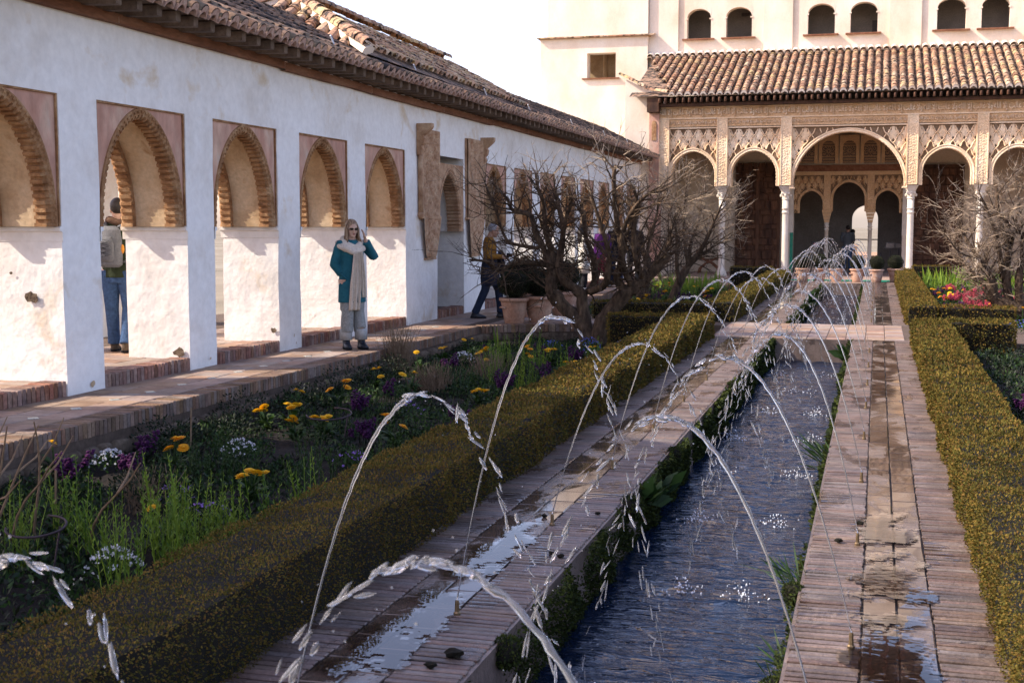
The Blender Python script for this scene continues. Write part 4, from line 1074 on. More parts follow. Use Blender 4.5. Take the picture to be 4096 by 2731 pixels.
# room beyond the portal
mb = FB(); X0r, X1r, Y1r = -2.95, .95, 46.6
mb.grid(lambda u, v: (X0r, 43.25 + (Y1r - 43.25) * u, 4.0 * v), 1, 1); mb.grid(lambda u, v: (X1r, 43.25 + (Y1r - 43.25) * u, 4.0 * v), 1, 1); mb.grid(lambda u, v: (X0r + (X1r - X0r) * u, 43.25 + (Y1r - 43.25) * v, 4.0), 1, 1)
cv = round_arch(-.42, .43, 0, 1.72, 14, .02)
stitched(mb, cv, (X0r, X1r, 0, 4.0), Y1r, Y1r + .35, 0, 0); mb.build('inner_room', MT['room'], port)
rl = thing('railing', F(-.4, 47.6, 0), 'thin dark railing across the bright far archway', 'railing', kind='thing')
mb = FB(); mb.tube([(-2.4, 47.6, 1.0), (1.4, 47.6, 1.0)], .022, 6); mb.build('top_rail', MT['iron'], rl)
mb = FB(); mb.tube([(-2.4, 47.6, .42), (1.4, 47.6, .42)], .015, 6); mb.build('lower_rail', MT['iron'], rl)
for x in (-2.2, -1.0, .2, 1.2):
    mb = FB(); mb.tube([(x, 47.6, 0), (x, 47.6, 1.0)], .02, 6); mb.build('post', MT['iron'], rl)

# --- tall white building behind
PX = [(-6.18, -5.40), (-4.91, -4.08), (-2.31, -1.47), (-.99, -.16), (1.63, 2.49), (2.94, 3.77)]
xs = sorted({-7.43, 7.0} | {v for p in PX for v in p}); zs_ = [5.2, 7.58, 8.58, 10.4]
mb = FB(); cells(xs, [43.55, 43.90], zs_, lambda i, j, k: not (k == 1 and any(abs(xs[i] - p[0]) < 1e-6 for p in PX)), None, mb).build('wall', MT['tower'], pal)
for (a, b) in ((-7.42, -6.46), (-3.70, -2.78), (.20, 1.17), (4.2, 5.1)):
    mb = FB(); mb.box(a, b, 43.48, 43.56, 5.3, 10.35); mb.build('wall_strip', MT['tower'], pal)
for (a, b) in PX:
    c = (a + b) / 2; hw = (b - a) / 2; mb = FB()
    cv = [(b, 8.24)] + [(c + hw * math.cos(t) * .985, 8.26 + .285 * math.sin(t)) for t in [math.pi * i / 14 for i in range(15)]] + [(a, 8.24)]
    stitched(mb, cv, (a, b, 8.24, 8.585), 43.545, 43.89); wn = mb.build('window_head', [MT['tower'], MT['tower']], pal, fix=True)
    mb = FB(); mb.box(a - .14, b + .12, 43.40, 43.88, 7.535, 7.578); mb.build('window_sill', MT['wood_beam'], pal)
    for x in (a, b):
        mb = FB(); mb.box(x - .05, x + .03, 43.53, 43.6, 8.20, 8.24); mb.build('impost', MT['tower'], pal)
mb = FB(); mb.grid(lambda u, v: (-7.3 + 14 * u, 45.0, 6.5 + 3.5 * v), 1, 1); mb.grid(lambda u, v: (-7.3 + 14 * u, 43.85 + 1.15 * v, 9.0), 1, 1); mb.grid(lambda u, v: (-7.3, 43.85 + 1.15 * u, 6.5 + 3 * v), 1, 1); mb.grid(lambda u, v: (-7.3 + 14 * u, 43.85 + 1.15 * v, 7.2), 1, 1); mb.build('window_room', MT['room'], pal)
for (x0, x1, z0, z1) in ((-4.55, -4.30, 8.46, 8.56), (-.33, -.12, 7.6, 8.15)):
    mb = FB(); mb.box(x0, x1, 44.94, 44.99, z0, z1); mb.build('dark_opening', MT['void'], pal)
# lookout storey above the middle of the building (seen only mirrored in the puddles)
mb = FB(); mb.box(-3.0, 1.2, 43.7, 47.0, 10.4, 12.0); mb.box(-1.3, -.5, 43.7, 44.2, 12.0, 13.6); mb.build('lookout_wall', MT['tower'], pal, kind='stuff')
for x in (-2.9, -2.4, -1.9, .1, .6, 1.1):
    mb = FB(); mb.box(x - .07, x + .07, 43.75, 43.89, 12.0, 13.6); mb.build('lookout_post', MT['wood_beam'], pal)
mb = FB(); mb.box(-3.6, 1.8, 43.1, 47.5, 13.6, 13.75); mb.box(-7.6, 7.2, 43.3, 47.5, 10.4, 10.5); mb.build('lookout_roof', MT['tile'], pal, kind='stuff')
# --- tower
xs = [-11.07, -9.46, -8.49, -7.43]; zs_ = [-.5, 6.38, 7.20, 7.72]
mb = FB(); cells(xs, [43.25, 43.75], zs_, lambda i, j, k: not (i == 1 and k == 1), None, mb).build('lower_wall', MT['tower'], tow)
mb = FB(); mb.box(-11.06, -11.0, 43.75, 47.5, -.5, 7.72); mb.build('side_wall', MT['tower'], tow)
mb = FB(); mb.box(-10.85, -7.44, 43.36, 47.4, 7.77, 11.5); mb.build('upper_wall', MT['tower'], tow)
mb = FB(); mb.box(-9.62, -8.36, 43.16, 43.3, 6.335, 6.378); mb.build('window_sill', MT['wood_beam'], tow)
mb = FB(); mb.grid(lambda u, v: (-10 + 2.4 * u, 44.6, 6 + 1.6 * v), 1, 1); mb.grid(lambda u, v: (-9.02 + .01 * u, 43.75 + .85 * u, 6 + 1.6 * v), 1, 1); mb.grid(lambda u, v: (-10 + 2.4 * u, 43.75 + .85 * v, 7.5), 1, 1); mb.build('window_room', MT['intra'], tow)
lg = brickmesh(.31, .36, .05, MT['tile'], name='ledge_tile')
x = -11.0
while x < -7.3:
    inst('ledge_tile', R.choice(lg), tow, F(x, 43.27, 7.775), (rad(9), 0, R.uniform(-.02, .02))); x += .305
mb = FB(); mb.box(-11.12, -7.36, 43.19, 43.6, 7.69, 7.735); mb.build('ledge', MT['carve'], tow)

# --- the town seen through the far archway
rt = random.Random(5)
for k, (px, yy_, w, h, roof) in enumerate(((-12, 600, 7, 20, 'h'), (-4, 640, 9, 14, 'g'), (3, 610, 8, 13, 'g'), (9, 650, 10, 15, 'g'), (-20, 660, 10, 15, 'g'), (14, 600, 9, 12, 'g'), (-1, 560, 11, 11, 'g'), (8, 570, 9, 10, 'g'), (-13, 560, 9, 11, 'g'), (-28, 620, 9, 14, 'g'))):
    lab = 'ochre square tower among the distant houses, seen through the archway' if k == 0 else 'pale distant town house seen through the archway, ' + ('first', 'second', 'third', 'leftmost', 'rightmost', 'lowest left', 'lowest right', 'lower left', 'farthest left')[k - 1] + ' of its cluster'
    t = thing('town_house', (px, yy_, -30), lab, 'house', 'distant houses seen through the archway' if k else None, 'thing')
    mb = MB(); mb.box(px - w / 2, px + w / 2, yy_ - 5, yy_ + 5, -31, -30 + h); mb.build('wall', MT['carve'] if k == 0 else MT['tower'], t)
    mb = MB(); z = -30 + h; e = .6
    if roof == 'h':
        c = mb.vert((px, yy_, z + 2)); q = [mb.vert(p) for p in ((px - w / 2 - e, yy_ - 5.6, z), (px + w / 2 + e, yy_ - 5.6, z), (px + w / 2 + e, yy_ + 5.6, z), (px - w / 2 - e, yy_ + 5.6, z))]
        for i in range(4): mb.face((c, q[i], q[(i + 1) % 4]))
    else:
        mb.poly([(px - w / 2 - e, yy_ - 5.6, z), (px + w / 2 + e, yy_ - 5.6, z), (px + w / 2 + e, yy_, z + 2.4), (px - w / 2 - e, yy_, z + 2.4)]); mb.poly([(px - w / 2 - e, yy_ + 5.6, z), (px - w / 2 - e, yy_, z + 2.4), (px + w / 2 + e, yy_, z + 2.4), (px + w / 2 + e, yy_ + 5.6, z)])
    mb.build('roof', MT['tile'], t)
    wm = MB()
    for i in range(3):
        x = px - w / 2 + w * (i + .5) / 3
        mb = MB(); mb.box(x - .6, x + .6, yy_ - 5.1, yy_ - 5.0, -30 + h - 5, -30 + h - 3); mb.build('window', MT['void'], t)
# ------------------------------------------------------------------ clipped box hedges
def hedge(label, segs, seed, dens=9500, leaf=.0118):
    """segs: list of (x0,x1,y0,y1,z0,z1) boxes that together make one hedge"""
    x0, x1, y0, y1, z0, z1 = segs[0]
    h = thing('box_hedge', ((x0 + x1) / 2, (y0 + y1) / 2, z0), label, 'hedge', kind='thing')
    rg = np.random.default_rng(seed); Ps, Ns, Sz = [], [], []
    mb = MB()
    for (x0, x1, y0, y1, z0, z1) in segs:
        ny = max(2, int((y1 - y0) / .25)); nx = max(2, int((x1 - x0) / .25))
        def cn(x, y, z): return (x + .018 * N3(y * 2, z * 3, seed), y + .018 * N3(x * 2, z * 3, seed + 3), z + .018 * N3(x * 3, y * 2.2, seed + 7))
        c = .028
        cells([x0 + c + (x1 - x0 - 2 * c) * i / nx for i in range(nx + 1)], [y0 + c + (y1 - y0 - 2 * c) * i / ny for i in range(ny + 1)], [z0, (z0 + z1) / 2, z1 - c], lambda i, j, k: True, cn, mb)
        faces = [((x0, y0, z1), (x1 - x0, 0, 0), (0, y1 - y0, 0), (0, 0, 1)), ((x0, y0, z0), (0, 0, z1 - z0), (0, y1 - y0, 0), (-1, 0, 0)), ((x1, y0, z0), (0, 0, z1 - z0), (0, y1 - y0, 0), (1, 0, 0)),
                 ((x0, y0, z0), (x1 - x0, 0, 0), (0, 0, z1 - z0), (0, -1, 0)), ((x0, y1, z0), (x1 - x0, 0, 0), (0, 0, z1 - z0), (0, 1, 0))]
        for o, u, v, n in faces:
            o, u, v, n = map(np.array, (o, u, v, n)); A = np.linalg.norm(u) * np.linalg.norm(v)
            m = int(A * dens); a = rg.random((m, 2)); P = o + a[:, :1] * u + a[:, 1:] * v
            keep = rg.random(m) < np.clip((6.5 / np.maximum(P[:, 1], 1)) ** 1.4, .10, 1.0); P = P[keep]; m = len(P)
            y = P[:, 1]
            wav = .010 * np.sin(y * 5.1 + 2.0 * np.sin(P[:, 0] * 4 + y * 1.3)) + .010 * np.sin(y * 13 + P[:, 2] * 9 + seed) + .008 * np.sin(P[:, 0] * 19 + y * 3)
            P = P + n * (wav + rg.uniform(-.022, .006, m))[:, None]
            D = n * .9 + rg.normal(size=(m, 3)) * .7
            Ps.append(P); Ns.append(D); Sz.append(leaf * np.clip(y / 5.5, 1, 2.9))
    P, D, s = np.concatenate(Ps), np.concatenate(Ns), np.concatenate(Sz)[:, None]
    V, Fq = leafquads(P, D, s, .62)
    cl = .5 + .5 * np.sin(P[:, 1] * 2.3 + P[:, 0] * 5 + seed) * np.sin(P[:, 1] * .9 + 1.0)
    t = np.repeat((rg.random(len(P)) * .75 + cl * .25) % 1.0, 4)
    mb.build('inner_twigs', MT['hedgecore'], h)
    big('foliage', V, Fq, MT['hedge'], h, t, kind='stuff')
    return h
hedge('long dark box hedge in the shade along the left canal walkway, nearest the camera', [(-2.76, -2.27, 1.6, 19.1, -.27, .335), (-3.75, -2.76, 18.62, 19.1, -.27, .32)], 1)
hedge('box hedge beyond the crossing path, left of the canal', [(-2.76, -2.27, 21.95, 36.8, -.27, .33), (-4.7, -2.76, 21.98, 22.42, -.27, .30), (-3.9, -2.76, 36.3, 36.8, -.27, .40)], 2)
hedge('long golden sunlit box hedge along the right canal walkway, nearest the camera', [(.50, .965, 2.6, 19.05, -.12, .32), (.965, 1.80, 18.58, 19.05, -.12, .32)], 3)
hedge('golden box hedge beyond the crossing path, right of the canal', [(.50, .98, 22.0, 38.4, -.12, .32), (.98, 2.15, 22.02, 22.42, -.12, .30), (.98, 1.95, 38.0, 38.4, -.12, .42)], 4)

# ------------------------------------------------------------------ bare fruit trees
T1={'a0':[(-4.2,-0.11),(-4.29,0.09),(-4.54,0.32),(-4.72,0.52),(-4.78,0.63),(-4.77,0.82),(-4.75,0.95)],'a1':[(-4.76,0.95),(-4.86,1.17),(-5.02,1.48),(-5.08,1.74),(-5.24,1.81),(-5.38,1.85),(-5.47,2.02),(-5.7,2.27)],'a2':[(-4.72,0.98),(-4.81,1.28),(-4.88,1.52),(-4.9,1.91),(-5.0,2.17),(-5.04,2.41)],'a3':[(-4.68,0.96),(-4.63,1.22),(-4.59,1.57),(-4.66,1.91),(-4.7,2.13)],'a4':[(-4.63,1.26),(-4.54,1.63),(-4.41,1.91),(-4.41,2.04)],'a5':[(-4.81,0.98),(-4.99,1.04),(-5.24,1.04),(-5.36,0.99),(-5.45,0.9),(-5.59,1.06),(-5.87,1.1)],'a6':[(-4.97,1.26),(-5.24,1.3),(-5.5,1.39),(-5.66,1.83),(-5.75,2.05),(-5.86,2.31)],'b0':[(-4.19,-0.13),(-4.3,0.39),(-4.32,0.57),(-4.54,0.74),(-4.63,0.87),(-4.67,0.98)],'b1':[(-4.32,0.52),(-4.12,0.79),(-4.19,1.18),(-4.28,1.41),(-4.34,1.74),(-4.39,1.91)],'b2':[(-4.18,0.61),(-3.92,0.72),(-3.83,0.9),(-3.79,1.18),(-3.88,1.61),(-4.01,2.04)],'c0':[(-4.06,-0.22),(-4.0,0.09),(-3.83,0.36),(-3.63,0.6),(-3.48,0.69),(-3.31,0.84),(-3.11,1.06),(-2.99,1.19)],'c1':[(-3.63,0.62),(-3.74,0.83),(-3.66,1.18),(-3.73,1.74),(-3.75,2.25),(-3.71,2.49)],'c2':[(-3.35,0.82),(-3.42,1.05),(-3.44,1.48),(-3.36,1.95),(-3.43,2.21)],'c3':[(-3.11,1.06),(-3.01,1.36),(-2.92,1.48)],'c4':[(-3.52,0.69),(-3.61,0.97),(-3.62,1.4),(-3.49,1.74),(-3.21,2.04),(-2.91,2.12)]}
T2={'a0':[(-5.02,-0.27),(-5.1,0.01),(-4.99,0.4),(-5.03,0.92)],'a1':[(-5.03,0.92),(-5.33,1.31),(-5.46,1.76),(-5.63,2.21)],'a2':[(-5.03,0.85),(-4.87,1.37),(-4.71,1.89),(-4.69,2.37)],'a3':[(-4.99,0.4),(-4.74,0.92),(-4.58,1.37),(-4.45,1.76)]}
T3={'a0':[(-4.61,-0.24),(-4.45,0.16),(-4.21,0.62),(-3.97,0.89)],'a1':[(-4.41,0.2),(-4.45,0.79),(-4.43,1.41),(-4.57,2.02)],'a2':[(-4.21,0.62),(-4.15,1.2),(-3.98,1.75),(-3.96,2.36)],'a3':[(-3.97,0.89),(-3.74,1.31),(-3.54,1.75),(-3.37,2.12)],'a4':[(-4.0,0.86),(-3.8,0.96),(-3.53,1.2),(-3.23,1.41)],'a5':[(-4.21,0.62),(-4.29,1.27),(-4.29,1.89),(-4.23,2.54)]}
T4={'a0':[(2.61,-0.21),(2.5,-0.01),(2.29,0.14),(2.09,0.25),(1.98,0.41),(1.97,0.66)],'a1':[(1.96,0.38),(1.85,0.59),(1.72,0.7),(1.58,0.81),(1.47,1.01),(1.36,1.21)],'a2':[(1.99,0.63),(1.84,0.9),(1.57,1.31),(1.47,1.57)],'a3':[(2.14,0.68),(2.04,1.22),(1.87,1.75),(1.67,2.16)],'a4':[(2.28,0.16),(2.2,0.75),(2.23,1.22),(2.07,1.67),(2.01,2.24)],'a5':[(2.46,0.1),(2.41,0.68),(2.48,1.13),(2.45,1.44),(2.24,1.6),(2.02,1.78)],'a6':[(2.22,0.77),(2.01,0.77),(1.88,0.72)],'a7':[(1.97,0.66),(1.75,0.99),(1.4,1.12),(1.11,1.48)],'a8':[(2.2,0.91),(2.32,1.49),(2.39,1.98),(2.31,2.51)],'a9':[(2.48,1.13),(2.57,1.58),(2.62,2.13)]}
def bezier(pts, k=4):
    P = [Vector(p) for p in pts]; out = []
    for i in range(len(P) - 1):
        p0, p1, p2, p3 = P[max(i - 1, 0)], P[i], P[i + 1], P[min(i + 2, len(P) - 1)]
        for j in range(k):
            t = j / k; out.append(.5 * ((2 * p1) + (p2 - p0) * t + (2 * p0 - 5 * p1 + 4 * p2 - p3) * t * t + (3 * p1 - p0 - 3 * p2 + p3) * t ** 3))
    return out + [P[-1]]
def bare_tree(label, limbs, Y, radii, seed, spread=.55, twl=1.0, ntw=1.0, group=None, pale=1.2, thick=1.0):
    rr = random.Random(seed); base = limbs['a0'][0]
    t = thing('bare_tree', (base[0], Y, base[1]), label, 'tree', group, 'thing')
    trunk, lim, tw, tw_lit = MB(), MB(), MB(), MB(); starts = []
    used = {}
    for k, pl in limbs.items():
        yo = used.setdefault(k[0] + '0', 0.0) if k.endswith('0') else rr.uniform(-spread, spread)
        p3 = []
        for i, (x, z) in enumerate(pl): p3.append(Vector((x, Y + yo * (i / max(1, len(pl) - 1)) ** .8 * (0 if k.endswith('0') else 1) + rr.uniform(-.03, .03), z)))
        if k.endswith('0'): p3[0].z -= .15
        c = bezier(p3, 4); r0, r1 = radii.get(k, (.035, .010)); r0 *= thick; r1 *= thick; n = len(c)
        rs = [(r0 + (r1 - r0) * (i / (n - 1)) ** .8) * (1 + rr.uniform(-.14, .16)) for i in range(n)]
        if k.endswith('0'): rs[0] *= 1.5; rs[1] *= 1.25
        tgt = trunk if k.endswith('0') else lim
        tgt.tube(c, rs, 9 if k.endswith('0') else 6)
        if k.endswith('0'):
            for i in range(2, n, 5):
                trunk.blob(c[i] + Vector((rr.uniform(-1, 1), rr.uniform(-1, 0), 0)) * rs[i] * .7, rs[i] * rr.uniform(.35, .6), 6, 4, jit=.3, rr=rr)
        for i in range(2 if not k.endswith('0') else n // 2, n): starts.append((c[i], (c[min(i + 1, n - 1)] - c[max(i - 1, 0)]).normalized(), rs[i], (i / n)))
    def branch(p, d, L, r, lev):
        k = 5; pts = [p]; q = p.copy(); dd = d.copy()
        for i in range(k):
            dd = (dd + Vector((rr.gauss(0, .13), rr.gauss(0, .13), rr.gauss(.035, .12)))).normalized(); q = q + dd * (L / k); pts.append(q.copy())
        (lim if lev == 1 else (tw_lit if q.z > pale + rr.uniform(-.3, .3) else tw)).tube(pts, [r * (1 - .75 * i / k) for i in range(k + 1)], 5 if lev == 1 else 3, cap=False)  # twigs above the given height take the sunlit tone
        if lev < 3:
            m = max(1, int((6 if lev == 1 else 5) * ntw * rr.uniform(.6, 1.3)))
            for _ in range(m):
                i = rr.randint(1, k); a = pts[i]; o = (pts[i] - pts[i - 1]).normalized()
                nd = (o * .8 + Vector((rr.gauss(0, .75), rr.gauss(0, .75), rr.gauss(.10, .6)))).normalized()
                branch(a, nd, L * rr.uniform(.35, .75), r * .55, lev + 1)
    for (p, d, r, f) in starts:
        for _ in range(2 if rr.random() < .55 * ntw else 1):
            nd = (d * .6 + Vector((rr.gauss(0, .8), rr.gauss(0, .7), rr.gauss(.12, .6)))).normalized()
            branch(p, nd, rr.uniform(.28, .75) * twl, min(r * .55, .016), 1)
    trunk.build('trunk', MT['bark'], t, True); lim.build('limbs', MT['bark'], t, True, kind='stuff')
    tw.build('twigs', MT['bark'], t, kind='stuff'); tw_lit.build('twigs', MT['twig'], t, kind='stuff')
    return t
bare_tree('gnarled bare tree with several leaning trunks, beside the potted shrubs', T1, 19.4, dict(a0=(.105, .07), b0=(.085, .05), c0=(.12, .06), a1=(.05, .015), a2=(.05, .015), a3=(.05, .018), a4=(.035, .014), a5=(.038, .012), a6=(.03, .01), b1=(.045, .018), b2=(.055, .018), c1=(.06, .018), c2=(.05, .016), c3=(.04, .014), c4=(.05, .014)), 21, .9, 1.0, .60, pale=2.3, thick=1.25)
bare_tree('smaller bare tree standing just behind the gnarled one', T2, 29.3, dict(a0=(.13, .06), a1=(.05, .014), a2=(.05, .014), a3=(.04, .012)), 22, .8, 1.25, .75, pale=2.0, thick=1.15)
bare_tree('bare tree leaning right in front of the left half of the portico', T3, 30.3, dict(a0=(.13, .055), a1=(.05, .014), a2=(.05, .014), a3=(.05, .014), a4=(.035, .012), a5=(.04, .012)), 23, .9, 1.35, .85, pale=1.3, thick=1.15)
bare_tree('pale bare tree with a twisted trunk, right of the canal', T4, 24.5, dict(a0=(.19, .085), a1=(.06, .016), a2=(.055, .016), a3=(.055, .014), a4=(.10, .022), a5=(.085, .02), a6=(.035, .02), a7=(.03, .010), a8=(.04, .012), a9=(.035, .01)), 24, .8, .95, .85, pale=.5)

# ------------------------------------------------------------------ clipped box balls in terracotta pots
def pot_mesh(seed):
    rr = random.Random(seed); mb = MB()
    mb.lathe([(.150, 0), (.158, .012), (.175, .10), (.196, .22), (.215, .33), (.222, .36), (.245, .365), (.250, .385), (.248, .41), (.238, .42), (.222, .418), (.215, .40), (.0, .395)], (0, 0, 0), 26, cap=False)
    return mb
def ball(r, seed, n=7000, leaf=.017):
    rg = np.random.default_rng(seed); D = rg.normal(size=(n, 3)); D /= np.linalg.norm(D, axis=1, keepdims=True)
    lump = 1 + .06 * np.sin(D[:, 0] * 6 + seed) * np.sin(D[:, 1] * 5) + .04 * np.sin(D[:, 2] * 9)
    P = D * (r * lump * rg.uniform(.88, 1.0, n))[:, None]; P[:, 2] *= .88
    return leafquads(P, D + rg.normal(size=(n, 3)) * .6, leaf, .6) + (np.repeat(rg.random(n), 4),)
def potted(loc, label, seed, sc=1.0, ballr=.25, group=None, rz=0.0, grey=False):
    t = thing('potted_shrub', loc, label, 'potted shrub', group, 'thing', rz); t.scale = (sc,) * 3
    pot_mesh(seed).build('pot', MT['terracotta'], t, True, world=False)
    p = t.children[0]
    for a in (1.0, 3.6):
        mb = MB(); c = Vector((math.cos(a) * .20, math.sin(a) * .20, .26)); o = Vector((math.cos(a), math.sin(a), 0)); s_ = Vector((-o.y, o.x, 0))
        mb.tube([c - s_ * .06, c - s_ * .045 + o * .045, c + o * .06 + Vector((0, 0, .012)), c + s_ * .045 + o * .045, c + s_ * .06], .016, 6); mb.build('handle', MT['terracotta'], p, True, world=False)
    mb = MB(); mb.blob((0, 0, .40), (.20, .20, .03), 12, 4); mb.build('potting_soil', MT['soil'], t, world=False)
    mb = MB()
    for k in range(9):
        a = R.uniform(0, 6.28); mb.tube([(.04 * math.cos(a), .04 * math.sin(a), .38), (.10 * math.cos(a), .10 * math.sin(a), .52), (.17 * math.cos(a), .17 * math.sin(a), .66)], [.009, .007, .004], 4)
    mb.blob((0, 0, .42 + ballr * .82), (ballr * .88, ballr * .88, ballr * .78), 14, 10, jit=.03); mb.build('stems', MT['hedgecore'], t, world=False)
    V, Fq, tt = ball(ballr, seed); V = V + np.array([0, 0, .41 + ballr * .86]); big('foliage', V, Fq, MT['boxball'], t, tt, world=False, kind='stuff')
    return t
potted((-5.74, 20.72, .0), 'clipped box ball in a pale clay pot beside the standing man', 1, 1.0, .265, rz=.4)
potted((-5.38, 20.98, .0), 'clipped box ball in a weathered clay pot with a lug, second from the man', 2, 1.05, .25, rz=3.9)
potted((-5.98, 22.2, -.01), 'taller clipped box ball in a greyish pot behind the two front ones', 3, 1.12, .30)
potted((-5.28, 22.3, -.01), 'broad clipped box ball in a reddish pot behind the tree trunk', 4, 1.1, .29)
for k, (x, y, l) in enumerate(((-1.96, 37.0, 'leftmost potted box ball of the row before the portal'), (-1.52, 37.1, 'second potted box ball from the left before the portal'), (-1.06, 37.0, 'third potted box ball from the left before the portal'), (-.50, 36.95, 'potted box ball in a red pot in front of the man in the archway'),
                         (.0, 36.9, 'potted box ball in a pale pot at the end of the right walkway'), (.50, 37.2, 'rightmost potted box ball, in a pink flared pot by the marble column'))):
    potted((x, y, 0), l, 30 + k, .86 if k != 4 else .84, .26 if k < 3 else .245)
mb = MB(); mb.box(XC0, XC1, 36.3, 37.4, -.5, -.004); mb.build('canal_end_slab', MT['pavetile'], None, kind='structure')

# ------------------------------------------------------------------ flower beds
def calendula(seed, nf, fm, big_=1.0):
    rr = random.Random(seed); t = thing('calendula', (0, 0, -50), 'x', 'flower', 'marigold plants in the beds', 'thing')
    mb = MB()
    for k in range(26):
        a = rr.uniform(0, 6.28); L = rr.uniform(.09, .16) * big_; e = rr.uniform(.25, 1.1); w = L * .17; mb.tint = rr.random()
        d = Vector((math.cos(a) * math.cos(e), math.sin(a) * math.cos(e), math.sin(e))); s_ = Vector((-math.sin(a), math.cos(a), 0)); o = Vector((rr.uniform(-.04, .04), rr.uniform(-.04, .04), rr.uniform(.0, .10) * big_))
        p = [o, o + d * L * .5 + s_ * w, o + d * L * .5 - s_ * w, o + d * L * .95 + Vector((0, 0, -.02)) + s_ * w * .8, o + d * L * .95 + Vector((0, 0, -.02)) - s_ * w * .8, o + d * L * 1.15 + Vector((0, 0, -.04))]
        i = [mb.vert(q) for q in p]; mb.face((i[0], i[1], i[2])); mb.face((i[1], i[3], i[4], i[2])); mb.face((i[3], i[5], i[4]))
    heads = []
    for k in range(nf):
        a = rr.uniform(0, 6.28); r = rr.uniform(.02, .12) * big_; h = rr.uniform(.17, .27) * big_; c = Vector((r * math.cos(a), r * math.sin(a), h)); heads.append(c)
        mb.tint = .3; mb.tube([(r * .3 * math.cos(a), r * .3 * math.sin(a), .02), c * .6 + Vector((0, 0, .04)), c], .005, 4)
    mb.build('leaves', MT['leaf'], t, world=False, kind='stuff')
    for c in heads:
        mb = MB(); R0 = rr.uniform(.032, .045)
        nrm = Vector((rr.uniform(-.5, .5), rr.uniform(-.7, .2), 1)).normalized(); q = Vector((0, 0, 1)).rotation_difference(nrm)
        for ring, (rr_, z, n) in enumerate(((R0, .0, 16), (R0 * .75, .008, 13), (R0 * .45, .014, 9))):
            for i in range(n):
                a = 2 * math.pi * i / n + ring * .2; w = math.pi / n * 1.05
                pts = [Vector((.2 * rr_ * math.cos(a), .2 * rr_ * math.sin(a), z)), Vector((rr_ * math.cos(a - w), rr_ * math.sin(a - w), z + .006)), Vector((rr_ * 1.08 * math.cos(a), rr_ * 1.08 * math.sin(a), z + .004)), Vector((rr_ * math.cos(a + w), rr_ * math.sin(a + w), z + .006))]
                mb.poly([c + q @ p for p in pts])
        mb.blob(c + q @ Vector((0, 0, .012)), (R0 * .4, R0 * .4, .012), 7, 4); mb.build('flower_head', fm, t, world=False)
    return t
CAL = [calendula(100 + k, nf, MT['yellow'] if k % 5 != 2 else MT['orange']) for k, nf in enumerate((3, 2, 4, 5, 1, 3))]
CALP = [(-6.0, 8.53, 4, 'lone yellow marigold plant in the near corner, under the terrace wall'), (-5.15, 8.8, 2, 'three-headed yellow marigold plant left of the dry shrub'), (-4.1, 6.75, 4, 'single yellow marigold head among bright green stems'), (-4.12, 8.05, 3, 'full yellow marigold plant nearest the hedge on its own bare soil'),
        (-5.42, 10.97, 0, 'yellow marigold plant, left of a pair below the terrace wall'), (-5.25, 11.1, 3, 'yellow marigold plant, right of a pair below the terrace wall'), (-5.75, 12.3, 1, 'yellow marigold plant close under the terrace wall, in shadow'), (-5.36, 12.49, 2, 'large-leaved yellow marigold plant, brightly lit, before the woman'),
        (-5.36, 13.58, 5, 'yellow marigold plant before the woman, behind the large-leaved one'), (-3.98, 10.5, 2, 'yellow marigold cluster by the hedge where the near jet peaks'), (-4.66, 10.54, 3, 'orange-yellow marigold plant beside a wire hoop'), (-4.88, 10.42, 0, 'smaller marigold plant, left of the wire hoop'), (-5.0, 13.7, 1, 'marigold plant beside the woody shrub, left of the near jet'),
        (-3.96, 12.9, 3, 'orange marigold cluster near the hedge, right of the near jet'), (-4.36, 16.6, 2, 'marigold plant, left one among tall green stems'), (-4.18, 17.0, 3, 'marigold plant, right one among tall green stems'), (-5.55, 16.5, 1, 'marigold plant by the white flowers, left side'), (-5.75, 18.3, 1, 'lone marigold under the corner of the terrace'), (-5.55, 15.5, 4, 'marigold beside the dry grassy tuft'),
        (-4.7, 15.5, 5, 'marigold in front of the tall green stems'), (-5.05, 16.9, 0, 'marigold among stems, behind the white flowers'), (-4.75, 17.7, 2, 'marigold among stems, below the tree'), (-3.6, 15.7, 3, 'marigold close to the hedge, below the second jet'), (-3.75, 17.6, 1, 'marigold close to the hedge, beside the tree trunk')]
def put(proto, x, y, z, label, sc=1.0, group=None): return copy_tree(proto, (x, y, z), R.uniform(0, 6.28), sc * R.uniform(.9, 1.12), label, group)
for x, y, k, l in CALP: put(CAL[k], x, y, -.26, l, 1.0, 'marigold plants in the near left bed')
for k in range(16):
    put(CAL[k % 6], R.uniform(-5.6, -3.2), R.uniform(23.5, 33), -.26, 'yellow marigold plant in the far left bed, beyond the crossing path', 1.15, 'marigolds in the far left bed')
for x, y in ((2.0, 10.2), (1.75, 10.9), (2.2, 11.3), (1.95, 12.0), (2.3, 10.7), (1.6, 12.4), (1.55, 8.2), (1.5, 7.4), (2.2, 12.6), (1.9, 9.3)):
    put(CAL[R.randrange(6)], x, y, -.11, 'yellow marigold plant in the right bed behind the golden hedge', 1.15, 'marigolds in the near right bed')
for x, y in ((1.25, 25.4), (1.3, 28.0), (1.5, 29.5), (1.9, 30.5), (2.1, 26.0), (1.7, 24.2), (2.5, 25.2), (2.45, 24.0), (1.45, 23.8), (2.7, 26.3), (1.2, 31), (1.6, 31.5)):
    put(CAL[R.randrange(6)], x, y, -.11, 'yellow marigold plant in the colourful far right bed', 1.1, 'marigolds in the far right bed')
for c in CAL:                                   # the pattern plants themselves stand at the back of the left bed
    c.location = (R.uniform(-5.7, -3.3), R.uniform(33.5, 36), -.26); c['label'] = 'yellow marigold plant at the very back of the far left bed'; c['group'] = 'marigolds at the back of the far left bed'

